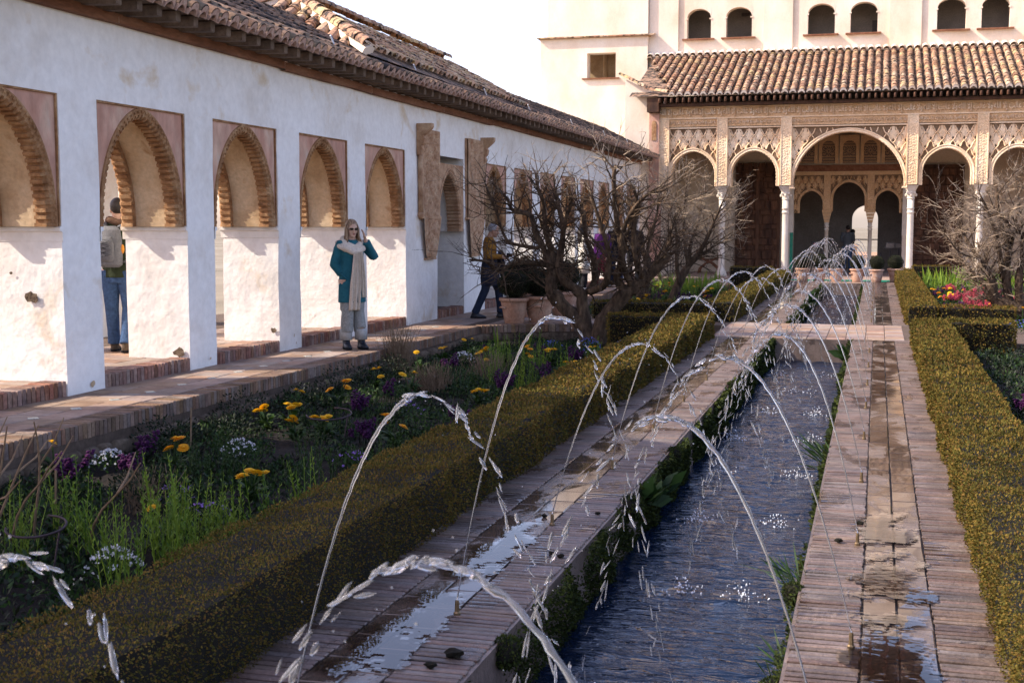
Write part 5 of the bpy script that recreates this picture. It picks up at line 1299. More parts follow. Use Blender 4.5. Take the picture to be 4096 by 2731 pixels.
def spikes(seed, n, hmin, hmax, rad_, mat, flower=None, need=16):
    rr = random.Random(seed); rg = np.random.default_rng(seed); mb = MB(); fl_ = MB()
    for k in range(n):
        a = rr.uniform(0, 6.28); r = rad_ * math.sqrt(rr.random()); b = Vector((r * math.cos(a), r * math.sin(a), 0)); h = rr.uniform(hmin, hmax); ln = Vector((rr.gauss(0, .10), rr.gauss(0, .10), 1)) * h; mb.tint = rr.random()
        bend = Vector((rr.gauss(0, .03), rr.gauss(0, .03), 0)); P = lambda f: b + ln * f + bend * f * f
        mb.tube([P(0), P(.5), P(1)], [.0035, .003, .0015], 3, cap=False)
        for i in range(need):
            f = .12 + .88 * i / need; a = i * 2.4; L = .045 * (1.1 - .6 * f); d = Vector((math.cos(a) * .75, math.sin(a) * .75, .75)); s_ = Vector((-math.sin(a), math.cos(a), 0)) * .0045; p = P(f)
            mb.poly([p, p + d * L * .5 + s_, p + d * L, p + d * L * .5 - s_])
        if flower:
            for i in range(12):
                f = .55 + .45 * i / 12; a = i * 2.4; p = P(f) + Vector((math.cos(a), math.sin(a), 0)) * .018; fl_.blob(p, (.016, .016, .012), 5, 3, jit=.25, rr=rr)
    return mb, fl_
def spike_proto(seed, n, hmin, hmax, rad_, mat, flower, cat, nm):
    t = thing(nm, (0, 0, -50), 'x', cat, 'g', 'thing'); mb, fl_ = spikes(seed, n, hmin, hmax, rad_, mat, flower)
    mb.build('stems', mat, t, world=False, kind='stuff')
    if flower: fl_.build('flower_heads', flower, t, world=False, kind='stuff')
    return t
SPB = [spike_proto(200 + k, 15, .22, .48, .13, MT['spike'], None, 'plant', 'leafy_stems') for k in range(3)]
SPD = [spike_proto(210 + k, 12, .18, .36, .13, MT['leaf'], None, 'plant', 'leafy_stems') for k in range(3)]
STK = [spike_proto(220 + k, 9, .14, .28, .11, MT['darkleaf'], MT['purple'], 'flower', 'stock_plant') for k in range(3)]
RED = [spike_proto(230 + k, 10, .16, .30, .12, MT['leaf'], MT['red'], 'flower', 'stock_plant') for k in range(2)]
nb = [(-4.75, 6.9), (-4.35, 6.5), (-4.05, 6.35), (-3.85, 6.55), (-3.7, 6.85), (-3.5, 7.0), (-3.95, 6.9), (-3.35, 7.4), (-4.6, 6.2), (-4.2, 7.1), (-3.6, 6.4), (-3.8, 5.9), (-4.0, 6.6), (-3.75, 6.35), (-4.9, 6.6), (-3.6, 6.75)]
for x, y in nb: put(R.choice(SPB), x, y, -.27, 'sunlit tuft of tall bright green leafy stems in the near corner of the bed', 1.05, 'bright leafy stems in the near corner')
for k in range(26): put(R.choice(SPB if R.random() < .6 else SPD), R.uniform(-4.9, -3.3), R.uniform(13.6, 18.4), -.27, 'tuft of tall green leafy stems in the middle of the left bed, below the tree', 1.0, 'leafy stems in the middle of the left bed')
for k in range(26): put(R.choice(SPD), R.uniform(-5.2, -3.1), R.uniform(8.2, 13.2), -.27, 'tuft of dark green leafy stems scattered in the shaded left bed', .95, 'dark leafy stems in the shaded part of the left bed')
for k in range(16): put(R.choice(SPB), R.uniform(-5.6, -3.0), R.uniform(23, 34), -.26, 'tuft of green leafy stems in the far left bed', .9, 'leafy stems in the far left bed')
for k in range(10): put(R.choice(SPB), R.uniform(1.2, 3.6), R.uniform(25, 36), -.11, 'tuft of green leafy stems in the far right bed', .9, 'leafy stems in the far right bed')
for k in range(14): put(R.choice(STK), R.uniform(-5.7, -3.3), R.uniform(8.2, 18.0), -.27, 'dark purple flowering stock in the left bed', 1.0, 'purple stocks in the left bed')
for k in range(14): put(R.choice(STK), R.uniform(-5.5, -3.0), R.uniform(23, 33), -.26, 'dark purple flowering stock in the far left bed', 1.0, 'purple stocks in the far left bed')
for k in range(14): put(R.choice(STK), R.uniform(1.2, 3.2), R.uniform(23.2, 31), -.11, 'dark purple flowering stock in the far right bed', 1.0, 'purple stocks in the far right bed')
for k in range(24): put(R.choice(RED), R.uniform(1.25, 3.2), R.uniform(23.5, 31), -.11, 'pink-red flowering stock in the colourful far right bed', 1.0, 'red stocks in the far right bed')
for k in range(6): put(R.choice(STK), R.uniform(1.3, 2.4), R.uniform(7, 13), -.11, 'dark purple flowering stock behind the golden hedge', 1.0, 'purple stocks in the near right bed')
for grp, (x0, x1, y0, y1, z, lab, g_) in (('b', (-5.6, -3.4, 35.2, 36.6, -.26, 'leafy green stems at the very back of the far left bed', 'stems at the back of the far left bed')),):
    for s_ in SPB + SPD: s_.location = (R.uniform(x0, x1), R.uniform(y0, y1), z); s_['label'] = lab; s_['group'] = g_
for s_ in STK: s_.location = (R.uniform(1.4, 3), R.uniform(32, 35), -.11); s_['label'] = 'purple stock at the back of the far right bed'; s_['group'] = 'purple stocks at the back of the far right bed'
for s_ in RED: s_.location = (R.uniform(1.4, 3), R.uniform(31.5, 33), -.11); s_['label'] = 'pink-red stock at the back of the far right bed'; s_['group'] = 'red stocks at the back of the far right bed'

def mound(label, x, y, z, r, h, n, mat, seed, flower=None, nfl=0, cat='shrub', name='low_shrub', group=None, leaf=.035):
    t = thing(name, (x, y, z), label, cat, group, 'thing'); rg = np.random.default_rng(seed); a = rg.uniform(0, 6.28, n); rr_ = r * np.sqrt(rg.random(n)); top = h * np.sqrt(np.clip(1 - (rr_ / r) ** 2, 0, 1))
    zz_ = top * rg.uniform(.25, 1.05, n); P = np.stack([x + rr_ * np.cos(a), y + rr_ * np.sin(a), z + zz_], 1); D = np.stack([np.cos(a) * .5, np.sin(a) * .5, np.full(n, .6)], 1) + rg.normal(size=(n, 3)) * .5
    V, Fq = leafquads(P, D, leaf, .45); big('foliage', V, Fq, mat, t, np.repeat(rg.random(n), 4), kind='stuff')
    if flower is not None:
        k = rg.integers(0, n, nfl); Pf = P[k].copy(); Pf[:, 2] = z + top[k] + .015; V, Fq = leafquads(np.repeat(Pf, 3, 0), rg.normal(size=(nfl * 3, 3)) + np.array([0, -.4, .6]), .018, .9); big('petals', V, Fq, flower, t, kind='stuff')
    return t
WA = [(-5.75, 8.9, 'white-flowered cushion plant at the near end of the left bed'), (-5.0, 9.6, 'white-flowered cushion plant in the shaded bed left of the near jet'), (-5.4, 16.9, 'bright white flower cushion between marigolds below the terrace corner'), (-4.0, 6.2, 'white-flowered cushion at the foot of the bright green stems')]
for k, (x, y, l) in enumerate(WA): mound(l, x, y, -.27, .16, .16, 260, MT['leaf'], 300 + k, MT['white'], 90, 'flower', 'alyssum')
VB = [(-4.6, 7.9, 'violet-flowered low plant near the hoop, in the near bed'), (-4.1, 7.4, 'violet-flowered low plant behind the bright green stems'), (-3.9, 9.4, 'violet-flowered low plant near the hedge, left of the jet'), (-4.5, 12.2, 'violet-flowered low plant in the middle of the left bed')]
for k, (x, y, l) in enumerate(VB): mound(l, x, y, -.27, .2, .14, 320, MT['leaf'], 320 + k, MT['violet'], 30, 'flower', 'verbena')
for k in range(5): mound('small blue-flowered plant around the foot of the gnarled tree', R.uniform(-4.6, -3.4), R.uniform(18.0, 19.3), -.26, .18, .2, 260, MT['leaf'], 340 + k, MT['blue'], 40, 'flower', 'bluebell', 'blue flowers around the tree foot')
mound('blue-flowered plant at the right edge beside the twisted trunk', 2.1, 20.9, -.02, .2, .2, 260, MT['leaf'], 350, MT['blue'], 50, 'flower', 'bluebell')
DS = [(-5.85, 9.9, .34, .30), (-5.8, 11.3, .36, .34), (-5.75, 13.6, .38, .36), (-5.85, 15.3, .30, .28), (-5.6, 10.6, .3, .24), (-5.7, 14.4, .32, .26), (-5.8, 12.6, .3, .26), (-5.5, 9.3, .28, .22)]
LB = ['under the terrace edge opposite the first arch', 'under the terrace edge opposite the man with the backpack', 'below the woman, largest of its row', 'below the woman, the far end of its row', 'in front of the wall opposite the first pillar', 'between the two bushes below the woman', 'below the third arch', 'at the near left corner of the bed']
for k, ((x, y, r, h), l) in enumerate(zip(DS, LB)): mound('dark trailing evergreen bush ' + l, x, y, -.28, r, h, 700, MT['darkleaf'], 360 + k)
mound('grey-green woody shrub with a bare middle, in the near bed', -4.75, 7.7, -.27, .28, .30, 700, MT['darkleaf'], 380)
# woody and dry tufts
def tuft(label, x, y, z, n, r, h, mat, seed, name='dry_tuft', lean=.5):
    rr = random.Random(seed); t = thing(name, (x, y, z), label, 'shrub', kind='thing'); mb = MB()
    for k in range(n):
        a = rr.uniform(0, 6.28); d = Vector((math.cos(a) * lean * rr.random(), math.sin(a) * lean * rr.random(), 1)).normalized(); L = h * rr.uniform(.5, 1.1); b = Vector((x + r * .3 * rr.gauss(0, 1), y + r * .3 * rr.gauss(0, 1), z))
        m = b + d * L * .5 + Vector((rr.gauss(0, .02), rr.gauss(0, .02), 0)); mb.tube([b, m, b + d * L], [.004, .003, .0015], 3, cap=False)
    mb.build('stalks', mat, t, kind='stuff'); return t
tuft('dry straw-coloured tuft spilling over the terrace edge', -5.95, 15.9, -.28, 220, .22, .62, MT['dry'], 401, lean=.55)
tuft('woody twiggy shrub behind the near jet', -4.85, 14.1, -.27, 200, .3, .36, MT['dry'], 402, lean=.9)
tuft('woody twiggy shrub among the tall green stems', -4.55, 15.2, -.27, 200, .3, .36, MT['dry'], 403, lean=.9)
tuft('bare brown stalks of the woody shrub in the near bed', -4.72, 7.75, -.27, 120, .25, .30, MT['dry'], 404, lean=.9)
tuft('pale dry stems above the flowers of the far right bed', 2.1, 27.5, -.11, 160, .5, .5, MT['dry'], 405, lean=.6)
# iris blades
def blades(label, x0, x1, y0, y1, z, n, hmin, hmax, mat, seed):
    t = thing('iris_clump', ((x0 + x1) / 2, (y0 + y1) / 2, z), label, 'plant', kind='thing'); rg = np.random.default_rng(seed); P = np.stack([rg.uniform(x0, x1, n), rg.uniform(y0, y1, n), np.full(n, z)], 1)
    D = np.stack([rg.normal(0, .25, n), rg.normal(0, .2, n), np.ones(n)], 1); V, Fq = leafquads(P, D, rg.uniform(hmin, hmax, (n, 1)), .075); big('blades', V, Fq, mat, t, np.repeat(rg.random(n), 4), kind='stuff')
blades('band of tall yellow-green iris leaves at the back of the right bed', 1.2, 4.2, 34.5, 36.5, -.11, 520, .35, .62, MT['spike'], 411)
blades('tall green iris leaves at the back of the far left bed', -5.8, -4.0, 34.0, 36.8, -.26, 320, .3, .55, MT['spike'], 412)
blades('two pale iris leaves below the corner of the terrace', -5.45, -5.15, 18.6, 18.8, -.27, 5, .35, .5, MT['spike'], 413)
ORDN = ['first', 'second', 'third', 'fourth', 'fifth', 'sixth', 'seventh', 'eighth', 'ninth', 'tenth', 'eleventh', 'twelfth', 'thirteenth', 'fourteenth', 'fifteenth', 'sixteenth', 'seventeenth', 'eighteenth', 'nineteenth', 'twentieth']
ORDN += ['twenty-' + o for o in ORDN[:9]]
_g = {}
for o in COL.objects:
    if o.parent is None and o.get('group') and o.get('label') and o.get('category') in ('flower', 'plant'): _g.setdefault((o['group'], o['label']), []).append(o)
for (g_, l_), m_ in _g.items():
    if len(m_) > 1:
        for i, o in enumerate(sorted(m_, key=lambda o: o.location.y)):
            if i < len(ORDN): o['label'] = ' '.join(l_.split()[:11]) + ', ' + ORDN[i] + ' from the camera'
# bare rose canes, hoops and stakes in the near corner
rr = random.Random(42)
for k, (x, y, l) in enumerate(((-4.95, 6.4, 'bare thorny rose canes at the left edge'), (-4.6, 6.55, 'tall forked bare cane standing beside the bright stems'), (-4.75, 5.7, 'bare rose canes low in the near left corner'))):
    t = thing('rose_bush', (x, y, -.27), l, 'shrub', kind='thing'); mb = MB()
    for c in range(6 if k != 1 else 2):
        p = Vector((x + rr.gauss(0, .08), y + rr.gauss(0, .08), -.3)); d = Vector((rr.gauss(0, .25), rr.gauss(0, .25), 1)); pts = [p.copy()]
        for s_ in range(6): d = (d + Vector((rr.gauss(0, .16), rr.gauss(0, .16), 0))).normalized(); p = p + d * .15; pts.append(p.copy())
        mb.tube(pts, [.011, .010, .009, .008, .007, .006, .004], 5)
        q = pts[4]; d2 = Vector((rr.gauss(0, .7), rr.gauss(0, .7), .8)).normalized(); mb.tube([q, q + d2 * .15, q + d2 * .28 + Vector((0, 0, .06))], [.007, .006, .003], 5)
    mb.build('canes', MT['dry'], t)
for (x, y, r_, l) in ((-4.42, 6.1, .17, 'purplish iron hoop support in the near bed, beside the bright stems'), (-4.85, 5.9, .17, 'purplish iron hoop support cut by the left edge'), (-4.72, 5.3, .18, 'lower iron hoop support in the near left corner'), (-4.55, 10.4, .2, 'dark iron hoop around the orange marigolds')):
    t = thing('plant_support', (x, y, -.27), l, 'plant support', kind='thing'); mb = MB()
    mb.tube([(x + r_ * math.cos(a), y + r_ * math.sin(a) * .8, .02 + .03 * math.sin(a)) for a in [rad(q) for q in range(200, 470, 15)]], .007, 6); mb.build('hoop', MT['rust'], t, True)
    mb = MB(); mb.tube([(x + r_ * .9, y, .03), (x + r_ * .7, y - .05, -.3)], .006, 5); mb.build('stake', MT['rust'], t)
for (x, y, l) in ((-5.45, 9.6, 'thin wooden stake below the terrace wall, opposite the first pillar'), (-4.9, 6.95, 'thin wooden stake leaning in the near bed')):
    mb = MB(); mb.tube([(0, 0, -.1), (.02, 0, .42)], .008, 6); o = mb.build('plant_stake', MT['dry'], label=l, cat='stake', kind='thing'); o.location = (x, y, -.27)
# low ground cover
def cover(x0, x1, y0, y1, z, n, mat, seed, size=.05, thr=.0):
    rg = np.random.default_rng(seed); P = np.stack([rg.uniform(x0, x1, n), rg.uniform(y0, y1, n), np.full(n, z)], 1)
    m = np.sin(P[:, 0] * 3.1 + seed) * np.sin(P[:, 1] * 2.3) + .5 * np.sin(P[:, 0] * 7 + P[:, 1] * 5) + rg.normal(0, .3, n) > thr; P = P[m]; k = len(P); P[:, 2] += rg.uniform(0, .15, k) * (.5 + .5 * np.sin(P[:, 0] * 5 + P[:, 1] * 3))
    D = rg.normal(size=(k, 3)) * .7 + np.array([0, 0, .6]); V, Fq = leafquads(P, D, size, .42); big('ground_cover', V, Fq, mat, None, np.repeat(rg.random(k), 4), kind='stuff')
cover(-6.0, -2.85, 5.0, 20.4, -.27, 60000, MT['leaf'], 3, .045, -.1); cover(-6.05, -2.85, 5.0, 20.4, -.275, 50000, MT['darkleaf'], 4, .05, -.3)
cover(-5.9, -2.9, 22.6, 36.5, -.26, 26000, MT['leaf'], 5, .06, -.3); cover(1.0, 4.5, 22.6, 38, -.11, 26000, MT['leaf'], 6, .06, -.3); cover(.95, 3.2, 4, 18.6, -.115, 34000, MT['darkleaf'], 7, .05, -.9); cover(.95, 3.2, 4, 18.6, -.11, 14000, MT['leaf'], 8, .05, -.2)
# ------------------------------------------------------------------ fountain jets
ORD = ['nearest', 'second', 'third', 'fourth', 'fifth', 'sixth', 'seventh', 'eighth', 'ninth', 'tenth', 'eleventh', 'twelfth', 'thirteenth', 'fourteenth', 'fifteenth', 'sixteenth', 'seventeenth', 'eighteenth', 'nineteenth', 'twentieth']
def jet(side, k, y, xa, za, seed):
    rr = random.Random(seed); xn = -1.71 if side < 0 else -.06; far = y > 20
    lab = f"{'rising' if 0 else 'arching'} water jet from the {'left' if side < 0 else 'right'} canal walkway, {ORD[k] + (' from the camera' if k else ' the camera')}"
    t = thing('fountain_jet', (xn, y, 0), lab, 'fountain jet', 'water jets arching over the canal', 'thing')
    mb = MB(); mb.lathe([(.016, 0), (.016, .012), (.011, .018), (.009, .05), (.010, .052), (.008, .066)], (xn, y, -.003), 8); mb.build('nozzle', MT['brass'], t)
    kq = (za - .065) / (xn - xa) ** 2
    P = lambda x, dy=0: Vector((x, y + dy, za - kq * (x - xa) ** 2))
    sg = 1 if xa > xn else -1; xe = xa + sg * math.sqrt((za + .33) / kq)
    # smooth rising stream, thickening and wobbling as it climbs
    pts, rs = [], []; n = 44
    for i in range(n + 1):
        f = i / n; x = xn + (xa - xn) * f * .93; w = .004 * f * f
        pts.append(P(x, rr.uniform(-w, w)) + Vector((rr.uniform(-w, w), 0, rr.uniform(-w, w)))); rs.append(.0030 + .0044 * f ** 1.5 * (1 + .45 * math.sin(i * 1.9 + seed) + rr.uniform(-.25, .25)))
    if far: rs = [r * 1.35 for r in rs]
    mb = MB(); mb.tube(pts, rs, 6 if not far else 4); mb.build('stream', MT['jet'], t, True)
    mb = MB(); s = .86
    while s < 1.0 + abs(xe - xa) / abs(xa - xn):
        x = xn + (xa - xn) * s; tg_ = (P(x + sg * .01) - P(x)).normalized(); fall = max(0, s - 1); sp = .006 + .022 * fall
        if fall < 1.0 or rr.random() < .8:
            for q in range(1 if far else rr.choice((1, 2, 2, 3))):
                L = rr.uniform(.008, .026) * (1 + .8 * fall) * (1.3 if far else 1); r = rr.uniform(.0028, .0078) * (1.6 if far else 1) * (1 - .4 * fall) * (.95 if y < 4 else 1)
                c = P(x, rr.gauss(0, sp)) + Vector((rr.gauss(0, sp * .7), 0, rr.gauss(0, sp * .7))) + tg_ * rr.uniform(-.015, .015)
                mb.blob(c, (r * rr.uniform(.6, 1.3), r * rr.uniform(.7, 1.2), L), 6 if not far else 5, 6 if not far else 3, tg_ + Vector((rr.gauss(0, .22), rr.gauss(0, .22), rr.gauss(0, .22))), .22, rr)
            for _ in range(rr.choice((0, 1, 1, 2))): mb.blob(c + Vector((rr.gauss(0, .035), rr.gauss(0, .035), rr.gauss(0, .035))), r * .4, 5, 4, None, 0, rr)
        step = rr.uniform(.014, .036) * (1 + 1.3 * fall)
        dsx = abs(xa - xn); slope = abs(2 * kq * (x - xa)); s += step / math.sqrt(1 + slope ** 2) / dsx
    mb.build('droplets', MT['jet'], t, True, kind='stuff')
    # little crown where it strikes the water
    mb = MB(); c0 = Vector((xe, y, -.33)); m = 44 if y < 14 else 16
    for i in range(m):
        a = rr.uniform(0, 6.28); q = rr.uniform(.0, .11); h = rr.random() ** 2 * .10 * (1 - q * 4)
        mb.blob(c0 + Vector((q * math.cos(a) * 1.3, q * math.sin(a), max(.004, h))), (rr.uniform(.002, .0065), rr.uniform(.002, .006), rr.uniform(.002, .009)), 5, 4, None, .3, rr)
    mb.build('splash', MT['foam'], t, True, kind='stuff')
JL = {0: (-1.34, 1.15), 1: (-1.24, 1.20), 2: (-1.28, 1.30), 3: (-1.22, 1.03), 4: (-1.19, 1.19), 5: (-1.18, 1.22), 6: (-1.18, 1.22)}
JR = {0: (-.63, 1.19), 1: (-.55, 1.16), 2: (-.58, 1.15), 3: (-.48, 1.10), 4: (-.55, 1.14)}
ky = [1.81 + 1.72 * k for k in range(10)] + [22.5 + 1.62 * k for k in range(9)]
for k, y in enumerate(ky):
    xa, za = JL.get(k, (-1.22 + R.uniform(-.05, .05), 1.15 + R.uniform(-.1, .1))); jet(-1, k, y, xa, za, 500 + k)
    xa, za = JR.get(k, (-.55 + R.uniform(-.05, .05), 1.14 + R.uniform(-.08, .08))); jet(1, k, y, xa, za, 600 + k)

# ------------------------------------------------------------------ moss, ferns and clods along the canal
def moss(xw, sg, y0, y1, n, seed, zlo, bulge, zmax):
    rg = np.random.default_rng(seed); y = y0 + (y1 - y0) * rg.random(n); z = rg.uniform(zlo, zmax, n)
    q = np.sin(y * 3.3 + seed) * np.sin(y * 1.27 + 1) + .6 * np.sin(y * 7.7 + z * 6) + .25 * rg.normal(size=n); lowb = np.clip((-.05 - z) / .2, 0, 1); m = (q + lowb * .9) > -.02; y, z, q = y[m], z[m], q[m]; k = len(y)
    b = bulge * np.clip(.35 + .4 * q + .4 * np.sin(z * 20 + y * 9) * .5, .05, 1.1)
    P = np.stack([xw + sg * b * rg.uniform(.5, 1, k), y, z], 1); D = np.stack([sg * np.ones(k), np.zeros(k), np.full(k, .15)], 1) + rg.normal(size=(k, 3)) * .7
    V, Fq = leafquads(P, D, .020 * np.clip(y / 6, .8, 2.5)[:, None], .6); big('moss', V, Fq, MT['moss'], None, np.repeat(rg.random(k), 4), kind='stuff')
moss(XC0, 1, 2.0, 19.1, 46000, 1, -.34, .075, -.01); moss(XC1, -1, 3.0, 19.1, 14000, 2, -.34, .06, .0); moss(XC0, 1, 22, 36, 9000, 3, -.34, .09, .0); moss(XC1, -1, 22, 36, 5000, 4, -.34, .07, 0)
def mosslump(x, y, z, r, l, sd):
    t = thing('moss_clump', (x, y, z), l, 'moss', kind='thing'); mb = MB(); mb.blob((x, y, z), (r * .8, r, r * .75), 10, 7, jit=.12, rr=random.Random(sd)); mb.build('core', MT['hedgecore'], t)
    rg = np.random.default_rng(sd); D = rg.normal(size=(900, 3)); D /= np.linalg.norm(D, axis=1, keepdims=True); P = np.array([x, y, z]) + D * np.array([.85, 1.05, .8]) * r; V, Fq = leafquads(P, D + rg.normal(size=(900, 3)) * .5, r * .22, .6); big('moss_tufts', V, Fq, MT['moss'], t, np.repeat(rg.random(900), 4), kind='stuff')
mosslump(-1.41, 7.75, -.05, .085, 'bright green moss cushion on the left canal edge, beside the dock leaves', 1); mosslump(-1.42, 5.0, -.06, .075, 'moss cushion on the left canal edge, nearest the camera', 2); mosslump(-1.42, 9.6, -.05, .07, 'moss cushion on the left canal edge, beyond the dock leaves', 3)
mosslump(-.335, 6.1, -.04, .06, 'moss cushion bulging over the right canal edge', 4); mosslump(-.34, 4.9, -.08, .06, 'moss cushion low on the right canal edge, nearest the camera', 5); mosslump(-1.40, 23.0, -.04, .10, 'moss cushion at the near corner of the far canal', 6); mosslump(-1.40, 13.6, -.05, .09, 'moss cushion on the left canal edge, far along it', 7)
def fern(x, y, z, sg, n, L, l, sd, asp=.12, mat='leaf', nm='water_weed'):
    t = thing(nm, (x, y, z), l, 'plant', kind='thing'); rg = np.random.default_rng(sd); P = np.tile(np.array([x, y, z]), (n, 1)) + rg.normal(size=(n, 3)) * .03; D = np.stack([sg * rg.uniform(.2, 1.2, n), rg.normal(0, .7, n), rg.uniform(.1, 1.0, n)], 1)
    V, Fq = leafquads(P, D, L, asp); big('leaves', V, Fq, MT[mat], t, np.repeat(rg.random(n), 4), kind='stuff')
fern(-1.40, 8.3, -.12, 1, 16, .17, 'broad dock leaves growing from the left canal wall', 11, .42); fern(-1.41, 8.9, -.18, 1, 14, .15, 'small dock plant low on the left canal wall', 12, .4); fern(-1.42, 3.9, -.12, 1, 24, .12, 'fern growing from the left canal wall, nearest the camera', 13, .25)
fern(-.33, 6.3, -.06, -1, 30, .20, 'grass tuft leaning over the water from the right canal wall', 14, .05); fern(-.33, 9.9, -.1, -1, 40, .28, 'tall grass tuft on the right canal wall, beyond the second one', 15, .04); fern(-.33, 5.3, -.14, -1, 16, .16, 'grass low on the right canal wall, nearest the camera', 16, .06)
fern(-.34, 17.3, -.08, -1, 26, .2, 'leafy weed at the far right corner of the near canal', 17, .3); fern(-1.40, 28, -.05, 1, 50, .3, 'bushy weed on the far canal wall', 18, .3)
for k, (x, y, r_, l) in enumerate(((-1.55, 4.72, .035, 'larger dark moss clod on the left walkway, near the bottom'), (-1.60, 4.58, .024, 'smaller dark moss clod beside the larger one'), (-1.80, 7.15, .018, 'tiny dark clod behind the second left nozzle'), (-1.52, 7.3, .016, 'tiny flat clod near the left canal edge'), (-1.56, 6.35, .016, 'little clod on the edge bricks of the left walkway'),
                               (-1.50, 6.3, .018, 'mossy clod at the left canal edge'), (-.055, 7.45, .020, 'dark clod on the right walkway between nozzles'), (-.155, 7.0, .022, 'mossy clod on the bricks of the right walkway'))):
    mb = MB(); mb.blob((0, 0, r_ * .45), (r_, r_ * .8, r_ * .55), 8, 6, jit=.3, rr=random.Random(k)); o = mb.build('moss_clod', MT['hedgecore'], label=l, cat='clod', kind='thing'); o.location = (x, y, .001)
# ------------------------------------------------------------------ people
MT['skin'] = M('skin', [(.52, .32, .23), (.60, .39, .29)], 20, .55, .1, 120, mott=.06, coords='O')
MT['skin2'] = M('tanned_skin', [(.34, .19, .13), (.42, .25, .17)], 20, .6, .1, 120, mott=.06, coords='O')
def cloth(name, c, sc=60, var=.12, bump=.35, rough=.95): return M(name, [tuple(v * (1 - var) for v in c), tuple(min(1, v * (1 + var)) for v in c)], sc, rough, bump, 220, mott=.10, mscale=18, coords='O', b2=.15, b2scale=14)
CL = dict(teal=cloth('teal_wool', (.018, .115, .150)), cream=cloth('cream_knit', (.62, .53, .43)), denim=cloth('faded_grey_denim', (.27, .28, .27), 40, .22), cuff=cloth('pale_denim_cuff', (.42, .43, .42)), boot=M('black_leather', [(.010, .012, .02), (.02, .024, .035)], 20, .35, .1, coords='O', spec=.5),
          navy=cloth('navy_cloth', (.014, .017, .032)), mustard=cloth('mustard_knit', (.25, .115, .016)), jeans=cloth('blue_jeans', (.045, .09, .19), 30, .3), djeans=cloth('dark_jeans', (.018, .028, .055)), green=cloth('dark_green_jacket', (.030, .042, .020)), brown=cloth('brown_scarf', (.13, .075, .05)),
          grey=cloth('grey_backpack_cloth', (.15, .155, .17)), purple=cloth('purple_jacket', (.075, .012, .12)), maroon=cloth('maroon_cloth', (.105, .012, .025)), black=cloth('black_cloth', (.010, .010, .013)), shirt=cloth('grey_shirt', (.10, .11, .12)), white=cloth('white_knit', (.62, .60, .55)), stripe=cloth('striped_shirt', (.55, .55, .58)),
          shoe=cloth('walking_shoe', (.09, .065, .045)))
CL['hair_b'] = M('fair_brown_hair', [(.10, .055, .03), (.26, .16, .09), (.42, .30, .18)], 8, .5, .5, 150, stretch=(6, 6, .7), coords='O', mott=.2, spec=.4)
CL['hair_d'] = M('dark_hair', [(.012, .009, .008), (.03, .022, .018)], 20, .5, .4, 150, stretch=(5, 5, 1), coords='O', spec=.4)
CL['hair_g'] = M('grey_hair', [(.16, .16, .17), (.34, .34, .36)], 20, .6, .4, 150, stretch=(5, 5, 1), coords='O')
CL['lens'] = M('dark_lens', [(.008, .006, .006)], 1, .08, 0, mott=0, spec=.6); CL['lip'] = M('dark_red_lips', [(.22, .045, .05)], 1, .4, 0, mott=0); CL['tort'] = M('tortoiseshell', [(.04, .02, .012), (.5, .38, .28)], 60, .25, 0, coords='O')
CL['orange'] = M('orange_bottle', [(.65, .26, .03)], 1, .5, 0, mott=.1)

def remesh(mb, voxel, name, mat, parent, sm=2, **k):
    me = mb.mesh(name + '_src', mat); o = bpy.data.objects.new(name + '_src', me); COL.objects.link(o)
    r = o.modifiers.new('r', 'REMESH'); r.mode = 'VOXEL'; r.voxel_size = voxel; r.use_smooth_shade = True
    s_ = o.modifiers.new('s', 'SMOOTH'); s_.factor = .5; s_.iterations = sm
    dg = bpy.context.evaluated_depsgraph_get(); m2 = bpy.data.meshes.new_from_object(o.evaluated_get(dg)); m2.name = name
    bpy.data.objects.remove(o); bpy.data.meshes.remove(me)
    if not len(m2.materials): m2.materials.append(mat)
    m2.polygons.foreach_set('use_smooth', [True] * len(m2.polygons))
    q = bpy.data.objects.new(name, m2); link(q, parent, False); return props(q, **k)
def stack(mb, secs, n=20, fold=0.0, fk=9, seed=0, M4=None):
    """closed body of elliptical sections (x, y, z, rx, ry)"""
    prev = None
    for j, (x, y, z, rx, ry) in enumerate(secs):
        rg = []
        for i in range(n):
            a = 2 * math.pi * i / n; f = 1 + fold * (math.sin(fk * a + seed + 1.5 * j * .3) + .5 * math.sin(fk * 1.7 * a + j * .9))
            p = Vector((x + rx * f * math.cos(a), y + ry * f * math.sin(a), z)); p = M4 @ p if M4 else p; rg.append(mb.vert(p))
        if prev: mb.bridge(prev, rg)
        else: mb.face(rg[::-1])
        prev = rg
    mb.face(prev)
HEADS = [(-.118, .020, .024, .050), (-.108, .038, .042, .040), (-.085, .053, .060, .022), (-.055, .063, .074, .010), (-.015, .070, .088, .0), (.03, .074, .095, -.004), (.07, .070, .089, -.008), (.097, .054, .068, -.010), (.113, .030, .040, -.010), (.119, .006, .010, -.010)]
